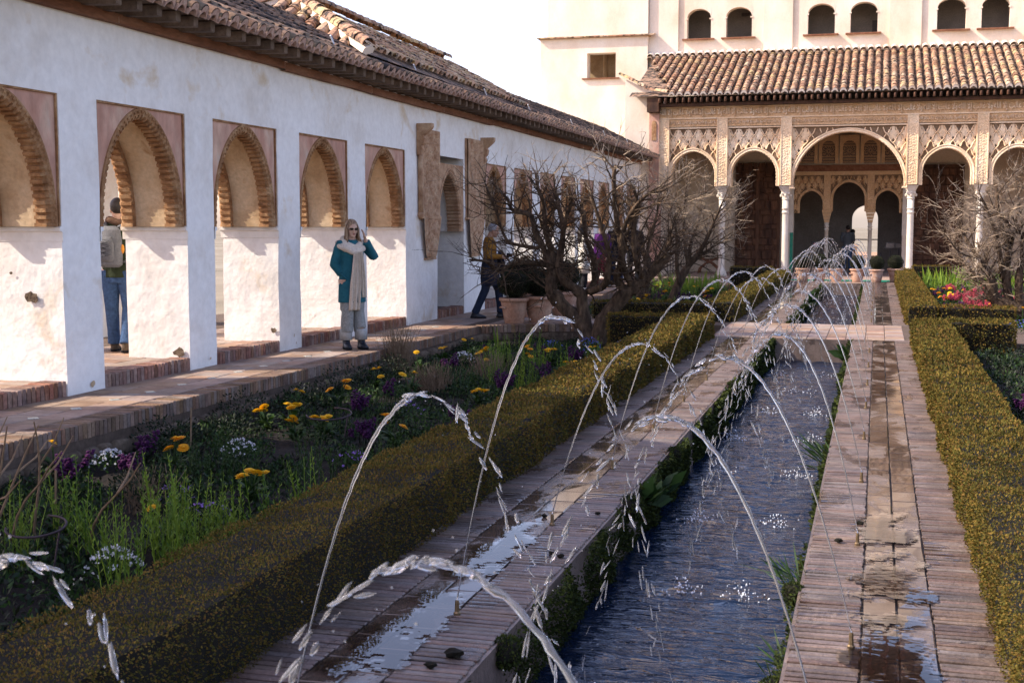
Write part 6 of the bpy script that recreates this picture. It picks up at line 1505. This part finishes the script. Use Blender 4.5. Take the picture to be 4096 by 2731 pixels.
def head_into(mb, c, yaw, pitch=0.0, s=1.0):
    M4 = Matrix.Translation(c) @ Matrix.Rotation(yaw, 4, 'Z') @ Matrix.Rotation(pitch, 4, 'X') @ Matrix.Scale(s, 4)
    stack(mb, [(0, y, z, rx, ry) for z, rx, ry, y in HEADS], 18, M4=M4)
    for p, r, ax in (((0, .096, -.030), (.012, .016, .022), None), ((0, .100, -.040), (.015, .013, .010), None), ((0, .082, .012), (.045, .012, .010), None), ((0, .078, -.072), (.022, .012, .012), None), ((0, .076, -.103), (.020, .016, .014), None),
                     ((.074, -.005, -.02), (.008, .016, .030), None), ((-.074, -.005, -.02), (.008, .016, .030), None), ((.045, .055, -.035), (.022, .022, .02), None), ((-.045, .055, -.035), (.022, .022, .02), None)):
        b = MB(); b.blob(p, r, 8, 6); off = len(mb.v)
        mb.v += [tuple(M4 @ Vector(v)) for v in b.v]; mb.t += b.t; mb.f += [tuple(i + off for i in f) for f in b.f]; mb.m += b.m
    return M4
def hand_into(mb, w, d, up, curl=.5, s=1.0):
    d = Vector(d).normalized(); up = Vector(up); sd = d.cross(up).normalized(); up = sd.cross(d).normalized()
    mb.tube([w - d * .02, w + d * .02 * s, w + d * .05 * s, w + d * .085 * s], [(.026 * s, .020 * s), (.034 * s, .017 * s), (.042 * s, .016 * s), (.040 * s, .013 * s)], 10, ref=sd)
    for i, (o, L) in enumerate(((-.030, .062), (-.010, .074), (.011, .070), (.030, .054))):
        b = w + d * .075 * s + sd * o * s; q1 = b + (d * math.cos(curl * .5) - up * math.sin(curl * .5)) * L * .5 * s; q2 = q1 + (d * math.cos(curl) - up * math.sin(curl)) * L * .35 * s; q3 = q2 + (d * math.cos(curl * 1.5) - up * math.sin(curl * 1.5)) * L * .28 * s
        mb.tube([b - d * .02, b, q1, q2, q3], [.009 * s, .0095 * s, .0088 * s, .008 * s, .006 * s], 7)
    t0 = w + d * .03 * s + sd * -.03 * s; t1 = t0 + (d * .6 - sd * .75 - up * .2).normalized() * .035 * s; t2 = t1 + (d * .85 - sd * .35 - up * .3).normalized() * .032 * s
    mb.tube([t0, t1, t2], [.013 * s, .011 * s, .008 * s], 7)
def V3(*a): return Vector(a)
def shoe(parent, ank, yaw, mat, L=.27, high=.12, name='shoe'):
    mb = MB(); M4 = Matrix.Translation((ank[0], ank[1], 0)) @ Matrix.Rotation(yaw, 4, 'Z')
    stack(mb, [(0, .0, high, .048, .056), (0, .0, high * .75, .048, .058), (0, .012, .075, .047, .075), (0, .035, .055, .047, .11), (0, .055, .035, .050, .135), (0, .058, .022, .052, .140), (0, .058, .0, .052, .142)][::-1], 18, M4=M4)
    o = remesh(mb, .010, name, mat, parent, 1)
    sb = MB(); stack(sb, [(0, .058, .0, .053, .143), (0, .058, .026, .055, .146)], 18, M4=M4); sb.build('sole', CL['black'], o, True, world=False); return o

def person(name_lab, loc, rz, H=1.72, female=False, J=None, top=None, legs=None, shoes=None, hair=None, skin='skin', head_yaw=0.0, head_pitch=0.0, topl=.80, vox=.010, handc=(.5, .5), handd=None, wide=0.0, bare_legs=False):
    s = H / 1.72; t = thing('person', loc, name_lab, 'person', None, 'thing', rz)
    sh = .175 if female else .195; hp = .095
    j = dict(neck=V3(0, -.01, 1.46), head=V3(0, .015, 1.60), shR=V3(sh, 0, 1.40), shL=V3(-sh, 0, 1.40), elR=V3(sh + .05, -.03, 1.11), elL=V3(-sh - .05, -.03, 1.11), wrR=V3(sh + .04, .06, .87), wrL=V3(-sh - .04, .06, .87), hipR=V3(hp, 0, .90), hipL=V3(-hp, 0, .90), knR=V3(hp + .005, .02, .49), knL=V3(-hp - .005, .02, .49), anR=V3(hp + .01, -.02, .09), anL=V3(-hp - .01, -.02, .09))
    if J: j.update(J)
    for k in j: j[k] = j[k] * s
    mb = MB()
    ch = .9 if female else 1.0
    stack(mb, [(0, 0, .84 * s, .15 * s, .10 * s), (0, 0, .95 * s, .165 * s, .11 * s), (0, 0, 1.08 * s, .135 * s * ch, .095 * s), (0, .01, 1.25 * s, .165 * s * ch, .115 * s), (0, 0, 1.36 * s, .165 * s * ch, .10 * s), (0, -.01, 1.43 * s, .08 * s, .07 * s)], 18)
    mb.tube([j['neck'] - V3(0, 0, .06), (j['neck'] + j['head']) / 2, j['head'] + V3(0, 0, -.02)], [.062 * s, .054 * s, .055 * s], 12)
    M4 = head_into(mb, j['head'], head_yaw, head_pitch, s * (.95 if female else 1.0))
    for q, c_, k in (('R', handc[0], 1), ('L', handc[1], -1)):
        mb.tube([V3(.07 * k * s, 0, 1.37 * s), j['sh' + q], (j['sh' + q] + j['el' + q]) / 2, j['el' + q], (j['el' + q] * 2 + j['wr' + q]) / 3, j['wr' + q]], [.06 * s, .058 * s, .047 * s, .040 * s, .040 * s, .026 * s], 10)
        d = (j['wr' + q] - j['el' + q]).normalized()
        if handd and handd.get(q): hand_into(mb, j['wr' + q], handd[q][0], handd[q][1], c_, s)
        else: hand_into(mb, j['wr' + q], d, V3(k, 0, .2), c_, s)
        mb.tube([V3(j['hip' + q].x, 0, .93 * s), j['hip' + q] - V3(0, 0, .05), (j['hip' + q] + j['kn' + q]) / 2, j['kn' + q], (j['kn' + q] * 2 + j['an' + q]) / 3, j['an' + q], j['an' + q] + V3(0, 0, -.06)], [.10 * s, .092 * s, .078 * s, .058 * s, .056 * s, .038 * s, .04 * s], 12)
    body = remesh(mb, vox, 'body', MT[skin], t, 2)
    if top:
        mb = MB(); e = .016
        stack(mb, [(0, 0, topl * s, (.180 + wide) * s, (.13 + wide * .6) * s), (0, 0, .95 * s, (.180 + wide * .6) * s, .13 * s), (0, 0, 1.08 * s, (.155 * ch + wide * .4) * s, .115 * s), (0, .01, 1.25 * s, .185 * ch * s, .135 * s), (0, 0, 1.36 * s, .18 * ch * s, .115 * s), (0, -.01, 1.43 * s, .10 * s, .085 * s), (0, -.01, 1.46 * s, .075 * s, .072 * s)], 30, .012, 7)
        for q, k in (('R', 1), ('L', -1)):
            a, b, c = j['sh' + q], j['el' + q], j['wr' + q]; pts = [V3(.08 * k * s, 0, 1.38 * s), a] + [a.lerp(b, f) for f in (.3, .6, .9)] + [b] + [b.lerp(c, f) for f in (.2, .5, .8, .96)]
            mb.tube(pts, [x * s for x in (.07, .074, .066, .062, .060, .058, .060, .050, .046, .046)], 12)
        remesh(mb, vox, 'jacket', top, t, 2)
    if legs:
        mb = MB()
        stack(mb, [(0, 0, .78 * s, .165 * s, .115 * s), (0, 0, .90 * s, .178 * s, .125 * s), (0, 0, 1.0 * s, .165 * s, .118 * s)], 24)
        for q in 'RL':
            a, b, c = j['hip' + q], j['kn' + q], j['an' + q]; pts = [a + V3(0, 0, .02), a.lerp(b, .25), a.lerp(b, .6), b, b.lerp(c, .3), b.lerp(c, .6), b.lerp(c, .85), c + V3(0, -.005, .0)]
            mb.tube(pts, [x * s for x in (.112, .106, .090, .076, .074, .068 + .02 * bool(wide), .070, .072)], 14)
        remesh(mb, vox, 'trousers', legs, t, 2)
    if shoes:
        for q, k in (('R', 1), ('L', -1)): shoe(t, j['an' + q], -.18 * k if not isinstance(shoes, tuple) else shoes[1], shoes[0] if isinstance(shoes, tuple) else shoes, high=.11).location.z = j['an' + q].z - .09 * s
    if hair:
        mb = MB(); b = MB(); b.blob((0, -.020, .032), (.083, .100, .096), 14, 10)
        b.v = [tuple(M4 @ Vector((x, y, z))) for x, y, z in b.v if True]
        mb.v, mb.f, mb.t, mb.m = b.v, b.f, b.t, b.m; mb.build('hair', hair, t, True, world=False)
        hc = M4 @ V3(0, 0, 0)
    return t, j, M4, body

# --- the woman on the terrace

wz = math.atan2(-.62, .78) - math.pi / 2
wt, wj, WM, wb = person('woman in a teal coat, cream scarf and sunglasses, touching her hair on the terrace', (-6.56, 15.78, Tz(15.7) + .006), wz, 1.665, True,
    J=dict(elR=V3(.235, -.05, 1.13), wrR=V3(.140, -.02, .985), elL=V3(-.335, .03, 1.21), wrL=V3(-.165, .085, 1.455), knR=V3(.085, .03, .49), knL=V3(-.085, .015, .49), anR=V3(.095, .0, .09), anL=V3(-.095, .07, .09)),
    hair=None, head_yaw=-.12, head_pitch=-.06, vox=.0065, handc=(.6, .35), handd={'R': (V3(-.25, .05, -1), V3(1, 0, .2)), 'L': (V3(.25, .02, 1), V3(-1, .3, .2))})
s = 1.665 / 1.72
mb = MB()
stack(mb, [(0, .0, .600, .190, .145), (0, .0, .70, .186, .140), (0, .0, .85, .180, .134), (0, 0, 1.0, .166, .126), (0, .005, 1.12, .156, .120), (0, .01, 1.24, .166, .126), (0, 0, 1.33, .172, .110), (0, -.01, 1.38, .11, .085), (0, -.012, 1.41, .07, .065)], 36, .010, 5)
for q, k in (('R', 1), ('L', -1)):
    a, b, c = wj['sh' + q], wj['el' + q], wj['wr' + q]; pts = [V3(.08 * k, 0, 1.34), a - V3(0, 0, .015)] + [a.lerp(b, f) for f in (.25, .5, .75, .92)] + [b] + [b.lerp(c, f) for f in (.15, .4, .65, .9)]
    mb.tube(pts, [.066, .070, .063, .061, .062, .060, .060, .060, .054, .052, .053], 14)
remesh(mb, .0085, 'coat', CL['teal'], wt, 2)
mb = MB(); mb.tube([V3(.185, .035, .99), V3(.165, .085, .95), V3(.135, .112, .90)], [.012, .014, .010], 8); mb.build('pocket_flap', CL['teal'], wt, True, world=False)
mb = MB(); mb.box(-.004, .004, .118, .150, .605, 1.30); mb.build('coat_opening', CL['black'], wt, world=False)
mb = MB()
stack(mb, [(0, 0, .50, .165, .12), (0, 0, .66, .165, .12), (0, 0, .9, .15, .11)], 20)
for q in 'RL':
    b, c = wj['kn' + q], wj['an' + q]; k = 1 if q == 'R' else -1
    pts = [V3(.085 * k, 0, .80), V3(.087 * k, .01, .60), b, b.lerp(c, .3), b.lerp(c, .6), V3(c.x, c.y - .005, .245)]
    mb.tube(pts, [(.080, .10), (.078, .098), (.074, .095), (.076, .098), (.078, .102), (.080, .105)], 18, ref=(1, 0, 0))
remesh(mb, .008, 'trousers', CL['denim'], wt, 2)
for q in 'RL':
    c = wj['an' + q]; mb = MB(); mb.tube([V3(c.x, c.y - .005, .255), V3(c.x, c.y - .005, .235), V3(c.x, c.y - .004, .115)], [(.071, .096), (.073, .099), (.075, .102)], 20, ref=(1, 0, 0)); mb.build('turned_up_cuff', CL['cuff'], wt, True, world=False)
    shoe(wt, c, -.25 if q == 'R' else -.12, CL['boot'], high=.17, name='boot')
# scarf: wrapped round the shoulders, knotted, two hanging ends
mb = MB(); n = 40
ring = lambda rx, ry, zf, zb, y0, x0=0: [V3(x0 + rx * math.cos(a), y0 + ry * math.sin(a), zf + (zb - zf) * (.5 - .5 * math.sin(a)) + .025 * abs(math.cos(a)) * (1 if zb > zf else 0)) for a in [2 * math.pi * i / n for i in range(n + 1)]]
mb.tube(ring(.155, .105, 1.255, 1.375, .015, .02), [(.050 + .010 * math.sin(i * .9), .034 + .006 * math.sin(i * 1.7)) for i in range(n + 1)], 12, cap=False)
mb.tube(ring(.115, .085, 1.315, 1.425, .012), [(.042 + .007 * math.sin(i * 1.1), .030) for i in range(n + 1)], 12, cap=False)
mb.blob((.0, .135, 1.255), (.052, .034, .05), 14, 10)
mb.tube([V3(.155, .05, 1.36), V3(.13, .10, 1.315), V3(.06, .135, 1.27), V3(.0, .145, 1.25)], [(.05, .025), (.05, .03), (.045, .03), (.035, .03)], 12)
remesh(mb, .008, 'scarf', CL['cream'], wt, 2); sc = [c for c in wt.children if c.name.startswith('scarf')][0]
def hang(x0, x1, z0, z1, w0, w1, yo, sd):
    mb = MB()
    def f(u, v):
        z = z0 + (z1 - z0) * v; w = w0 + (w1 - w0) * min(1, v * 1.8); x = x0 + (x1 - x0) * v + (u - .5) * w
        fold = .016 * math.sin(u * 15 + sd + v * 1.2) + .008 * math.sin(u * 31 + sd * 2 - v * 2)
        return (x, .152 + yo + .012 * math.sin(v * 3 + sd) + fold - .01 * v - .25 * (x * x), z)
    mb.grid(f, 26, 40); o = mb.build('scarf_end', CL['cream'], wt, True, world=False)
    m = o.modifiers.new('thick', 'SOLIDIFY'); m.thickness = .010; return o
hang(.020, .045, 1.255, .505, .075, .150, .012, .5); hang(-.035, -.075, 1.255, .665, .06, .115, .005, 2.0)
# hair with loose strands, sunglasses, lips
mb = MB(); b = MB(); b.blob((0, -.020, .050), (.087, .102, .089), 16, 12); mb.v = [tuple(WM @ Vector(v)) for v in b.v]; mb.f, mb.t, mb.m = b.f, b.t, b.m
rr = random.Random(3)
for i in range(64):
    a = rr.uniform(.55, math.pi - .55) * (1 if i % 2 else -1) + math.pi / 2 * 0; side = 1 if i % 2 else -1
    th = rr.uniform(-.25, 1.45); x = side * .078 * math.cos(th * .95); y = .018 - .10 * math.sin(th)
    p0 = WM @ V3(x * .75, y * .8, .085); p1 = WM @ V3(x * 1.14, y * 1.05, .0); p2 = WM @ V3(x * 1.20, y * 1.05, -.10); L = rr.uniform(.22, .34)
    p3 = p2 + V3(rr.gauss(0, .012) + side * .02, .015 + rr.gauss(0, .012), -.07); p4 = p3 + V3(rr.gauss(0, .015), .02 + rr.gauss(0, .012), -(L - .17)); mb.tube([p0, p1, p2, p3, p4], [.010, .014, .015, .012, .004], 6)
mb.build('hair', CL['hair_b'], wt, True, world=False)
mb = MB()
for k in (1, -1):
    q = [WM @ V3(k * .034 + .027 * math.cos(a) * (1.0), .0885 - .004 * abs(math.cos(a)), .002 + .019 * math.sin(a)) for a in [2 * math.pi * i / 14 for i in range(14)]]; q2 = [p + (WM.to_3x3() @ V3(0, .007, 0)) for p in q]
    A = [mb.vert(p) for p in q]; B = [mb.vert(p) for p in q2]; mb.bridge(A, B); mb.face(B); mb.face(A[::-1])
gl = mb.build('sunglasses', CL['lens'], wt, fix=True, world=False)
for k in (1, -1):
    mb = MB(); mb.tube([WM @ V3(k * .060, .088, .006), WM @ V3(k * .075, .07, .007), WM @ V3(k * .080, .0, .004)], [(.007, .012), (.006, .011), (.003, .006)], 6); mb.build('temple_arm', CL['tort'], gl, True, world=False)
mb = MB(); mb.tube([WM @ V3(-.010, .094, .006), WM @ V3(.010, .094, .006)], .004, 6); mb.build('bridge', CL['tort'], gl, world=False)
mb = MB(); mb.blob((0, 0, 0), (.021, .007, .007), 10, 6); mb.v = [tuple(WM @ (Vector(v) + V3(0, .092, -.068))) for v in mb.v]; mb.build('lips', CL['lip'], wt, True, world=False)

# --- man with the backpack, seen from behind in the gallery
bt, bj, BM, _ = person('man in a dark green jacket and blue jeans seen from behind, inside the gallery', (-8.45, 13.35, .165), .12, 1.78, J=dict(knR=V3(.10, .03, .50), anR=V3(.115, -.10, .10), anL=V3(-.12, .10, .09), elR=V3(.23, .06, 1.12), wrR=V3(.13, .20, 1.02), elL=V3(-.23, .06, 1.12), wrL=V3(-.13, .2, 1.02)), top=CL['green'], legs=CL['jeans'], shoes=CL['shoe'], hair=CL['hair_d'], topl=.84, head_yaw=.5)
mb = MB(); n = 30
mb.tube([V3(.085 * math.cos(a), -.01 + .085 * math.sin(a), 1.515 + .02 * math.sin(a * 2)) for a in [6.2832 * i / n for i in range(n + 1)]], [(.045 + .008 * math.sin(i * 1.3), .04) for i in range(n + 1)], 10, cap=False); mb.build('neck_scarf', CL['brown'], bt, True, world=False)
mb = MB(); mb.tube([BM @ V3(.05, .094, .0), BM @ V3(.078, .06, .004), BM @ V3(.08, -.01, .002)], .004, 5); mb.build('glasses', CL['lens'], bt, world=False)
bp = thing('backpack', (-8.45, 13.35, .165), 'grey daypack with an orange pouch, worn by the man in the gallery', 'backpack', None, 'thing', .12)
mb = MB(); stack(mb, [(0, -.19, .99, .10, .05), (0, -.215, 1.02, .150, .085), (0, -.225, 1.15, .158, .095), (0, -.215, 1.30, .150, .088), (0, -.195, 1.42, .125, .065), (0, -.18, 1.46, .07, .035)], 24, .008, 4); remesh(mb, .010, 'bag', CL['grey'], bp, 2)
mb = MB(); stack(mb, [(-.01, -.285, 1.06, .09, .04), (-.01, -.30, 1.10, .105, .05), (-.01, -.30, 1.26, .10, .048), (-.01, -.285, 1.34, .07, .03)], 20, .01, 5); mb.build('front_pocket', CL['grey'], bp, True, world=False)
for k in (1, -1):
    mb = MB(); mb.tube([V3(.09 * k, -.15, 1.45), V3(.125 * k, -.05, 1.50), V3(.135 * k, .08, 1.44), V3(.15 * k, .13, 1.30), V3(.17 * k, .03, 1.12), V3(.14 * k, -.15, 1.05)], [(.032, .010)] * 6, 8, ref=(1, 0, 0)); mb.build('strap', CL['grey'], bp, True, world=False)
mb = MB(); mb.blob((.155, -.21, 1.20), (.022, .03, .055), 8, 6); mb.build('orange_pouch', CL['orange'], bp, True, world=False)
mb = MB()
for i in range(4): mb.tube([V3(-.10, -.352, 1.10 + i * .05), V3(.08, -.352, 1.14 + i * .05), V3(-.10, -.352, 1.18 + i * .05)], .004, 4)
mb.build('elastic_cord', CL['black'], bp, world=False)

# --- man in a mustard jumper beside the pots
mt_, mj, MM, _ = person('grey-haired person in a mustard jumper, navy coat at the waist, holding a camera', (-6.50, 21.86, Tz(21.8)), -math.pi / 2 + .25, 1.66, J=dict(anR=V3(.10, -.26, .09), knR=V3(.10, -.08, .50), anL=V3(-.10, .20, .09), knL=V3(-.10, .16, .50), elR=V3(.23, -.04, 1.12), wrR=V3(.10, .23, 1.10), elL=V3(-.23, .0, 1.12), wrL=V3(-.05, .25, 1.10), head=V3(0, .075, 1.58)), top=CL['mustard'], legs=CL['djeans'], shoes=CL['boot'], hair=CL['hair_g'], skin='skin2', topl=.90, head_pitch=-.25)
mb = MB(); stack(mb, [(0, .02, .56, .20, .17), (0, .01, .70, .205, .17), (0, 0, .86, .195, .15), (0, 0, .99, .175, .13), (0, 0, 1.03, .15, .115)], 34, .018, 8); mb.tube([V3(-.17, .10, 1.0), V3(-.20, .22, .82), V3(-.18, .26, .62)], [.06, .07, .05], 10); mb.tube([V3(-.10, .16, 1.16), V3(-.12, .19, 1.05), V3(-.16, .20, .9)], [.06, .07, .07], 10); remesh(mb, .012, 'tied_coat', CL['navy'], mt_, 2)
mb = MB(); mb.grid(lambda u, v: (-.10 + .2 * u, .125 + .02 * math.sin(u * 3.1), 1.12 + .24 * v), 6, 8); mb.build('striped_shirt', CL['stripe'], mt_, True, world=False)
cmr = thing('camera', (-6.50, 21.86, Tz(21.8)), 'small black camera held by the person in mustard', 'camera', None, 'thing', -math.pi / 2 + .25)
mb = MB(); mb.cbox(-.02, .095, .30, .34, 1.05, 1.13, .01); mb.build('camera_body', CL['black'], cmr, world=False); mb = MB(); mb.tube([V3(.04, .34, 1.09), V3(.04, .40, 1.09)], .03, 12); mb.build('lens_barrel', CL['black'], cmr, True, world=False)

# --- visitors farther along the terrace, behind the branches
def far_person(lab, loc, rz, **k): return person(lab, loc, rz, vox=.014, **k)
far_person('person in a purple jacket and maroon trousers walking along the terrace', (-6.92, 33.6, Tz(33.6)), math.pi - .5, H=1.66, J=dict(anR=V3(.10, .16, .09), anL=V3(-.10, -.16, .12)), top=CL['purple'], legs=CL['maroon'], shoes=CL['white'], hair=CL['hair_d'])
ft, fj, FM, _ = far_person('long-haired person in a white knitted coat and cream skirt on the terrace', (-7.0, 31.7, Tz(31.7)), -math.pi / 2 + .5, H=1.66, female=True, top=CL['white'], legs=CL['black'], shoes=CL['white'], hair=CL['hair_d'], topl=.62, wide=.05)
mb = MB(); stack(mb, [(0, 0, .44, .22, .17), (0, 0, .62, .20, .15), (0, 0, .86, .165, .12)], 26, .02, 9); mb.build('skirt', CL['cream'], ft, True, world=False)
mb = MB(); mb.blob((0, -.08, 1.36), (.115, .075, .26), 12, 10, jit=.05); mb.build('long_hair', CL['hair_d'], ft, True, world=False)
far_person('person in black clothes walking behind the purple jacket', (-6.85, 35.2, Tz(35.2)), math.pi + .3, H=1.74, J=dict(anR=V3(.10, -.14, .10), anL=V3(-.10, .16, .09)), top=CL['black'], legs=CL['djeans'], shoes=CL['black'], hair=CL['hair_d'])
far_person('person in a dark top farthest along the terrace', (-6.55, 36.2, Tz(36.2)), .3, H=1.75, top=CL['black'], legs=CL['black'], shoes=CL['shoe'], hair=CL['hair_d'], skin='skin2', topl=.78)
# --- man with a child at his shoulder in the archway
dp = F(-.93, 44.4, 0)
far_person('man in a grey shirt and jeans seen from behind in the bright archway', dp, .1, H=1.60, J=dict(elR=V3(.22, .08, 1.14), wrR=V3(.12, .24, 1.22), elL=V3(-.22, .05, 1.14), wrL=V3(-.05, .24, 1.10)), top=CL['shirt'], legs=CL['jeans'], shoes=CL['shoe'], hair=CL['hair_d'], skin='skin2', topl=.86)
ct = thing('person', (dp[0], dp[1], dp[2]), 'small child in dark clothes carried against the man in the archway', 'person', None, 'thing', .1)
mb = MB(); stack(mb, [(.12, .22, .82, .09, .08), (.13, .22, 1.0, .11, .09), (.14, .21, 1.2, .10, .085), (.16, .18, 1.28, .05, .05)], 16); mb.blob((.17, .16, 1.36), (.075, .085, .085), 12, 9); mb.tube([V3(.17, .2, .86), V3(.24, .16, .72), V3(.25, .12, .58)], [.05, .042, .03], 8); mb.tube([V3(.05, .24, .86), V3(.0, .22, .70), V3(-.02, .2, .58)], [.05, .042, .03], 8); mb.tube([V3(.2, .2, 1.2), V3(.22, .08, 1.22), V3(.15, -.02, 1.26)], [.035, .03, .025], 8)
remesh(mb, .014, 'body', MT['skin2'], ct, 2)
mb = MB(); stack(mb, [(.12, .22, .80, .10, .09), (.13, .22, 1.0, .12, .10), (.14, .21, 1.2, .11, .095), (.16, .18, 1.29, .055, .055)], 18); mb.tube([V3(.2, .2, 1.2), V3(.22, .08, 1.22), V3(.17, .0, 1.25)], [.045, .04, .035], 8); mb.blob((.175, .15, 1.375), (.085, .095, .09), 12, 9); remesh(mb, .014, 'hooded_coat', CL['black'], ct, 2)

# ------------------------------------------------------------------ small things in the portico
for (x, y, z, l, w, hh) in ((.40, 43.6, 0, 'tilted information panel on a post, left one inside the right arch', .30, .20), (.68, 43.7, 0, 'tilted information panel on a post, right one inside the right arch', .26, .18), (-1.95, 43.9, 0, 'dark box with a red disc on a post inside the left arch', .26, .22)):
    p = F(x, y, z); t = thing('information_panel', p, l, 'sign', None, 'thing')
    mb = MB(); mb.tube([(0, 0, 0), (0, 0, .82)], .022, 8); mb.build('post', MT['iron'], t, world=False)
    mb = MB(); mb.cbox(-w / 2, w / 2, -.02, .02, .82, .82 + hh, .004, Matrix.Rotation(0, 4, 'X')); mb.build('panel', MT['iron'], t, world=False); pn = [c for c in t.children if c.name.startswith('panel')][0]
    mb = MB()
    if x > 0: mb.box(-w / 2 + .02, w / 2 - .02, -.024, -.021, .84, .80 + hh); mb.build('printed_sheet', MT['room'], pn, world=False)
    else: mb.tube([(0, -.024, .93), (0, -.021, .93)], .06, 16); mb.build('red_disc', MT['red'], pn, world=False)
bo = thing('bollard', F(.12, 43.5, 0), 'black post holding a barrier rope inside the right arch', 'bollard', None, 'thing'); mb = MB(); mb.tube([(0, 0, 0), (0, 0, .68)], .03, 10); mb.build('post', MT['iron'], bo, world=False); mb = MB(); mb.tube([(0, 0, .64), (-.2, .1, .55), (-.45, .2, .50)], .01, 6); mb.build('rope', MT['iron'], bo, world=False)
# curule chair by the left wall
ch = thing('folding_chair', F(-5.15, 41.9, 0), 'dark wooden X-framed chair against the left portico wall', 'chair', None, 'thing'); 
for y in (-.22, .22):
    for sg in (1, -1):
        mb = MB(); mb.tube([(sg * .34, y, 0), (sg * .30, y, .16), (sg * .12, y, .32), (-sg * .10, y, .42), (-sg * .34, y, .56), (-sg * .40, y, .72)], .028, 8); mb.build('leg', MT['wood_beam'], ch, True, world=False)
mb = MB(); mb.cbox(-.30, .30, -.24, .24, .44, .48, .01); mb.build('seat', MT['wood'], ch, world=False)
for sg in (1, -1):
    mb = MB(); mb.cbox(sg * .40 - .03, sg * .40 + .03, -.28, .28, .72, .76, .01); mb.build('arm', MT['wood_beam'], ch, world=False)
ga = thing('iron_gate', F(-6.0, 41.0, 0), 'dark iron gate at the end of the terrace', 'gate', None, 'thing')
for i in range(9):
    mb = MB(); mb.tube([(-.36 + i * .09, 0, 0), (-.36 + i * .09, 0, 1.15)], .010, 6); mb.build('bar', MT['iron'], ga, world=False)
for z in (.08, 1.08):
    mb = MB(); mb.tube([(-.4, 0, z), (.4, 0, z)], .012, 6); mb.build('rail', MT['iron'], ga, world=False)
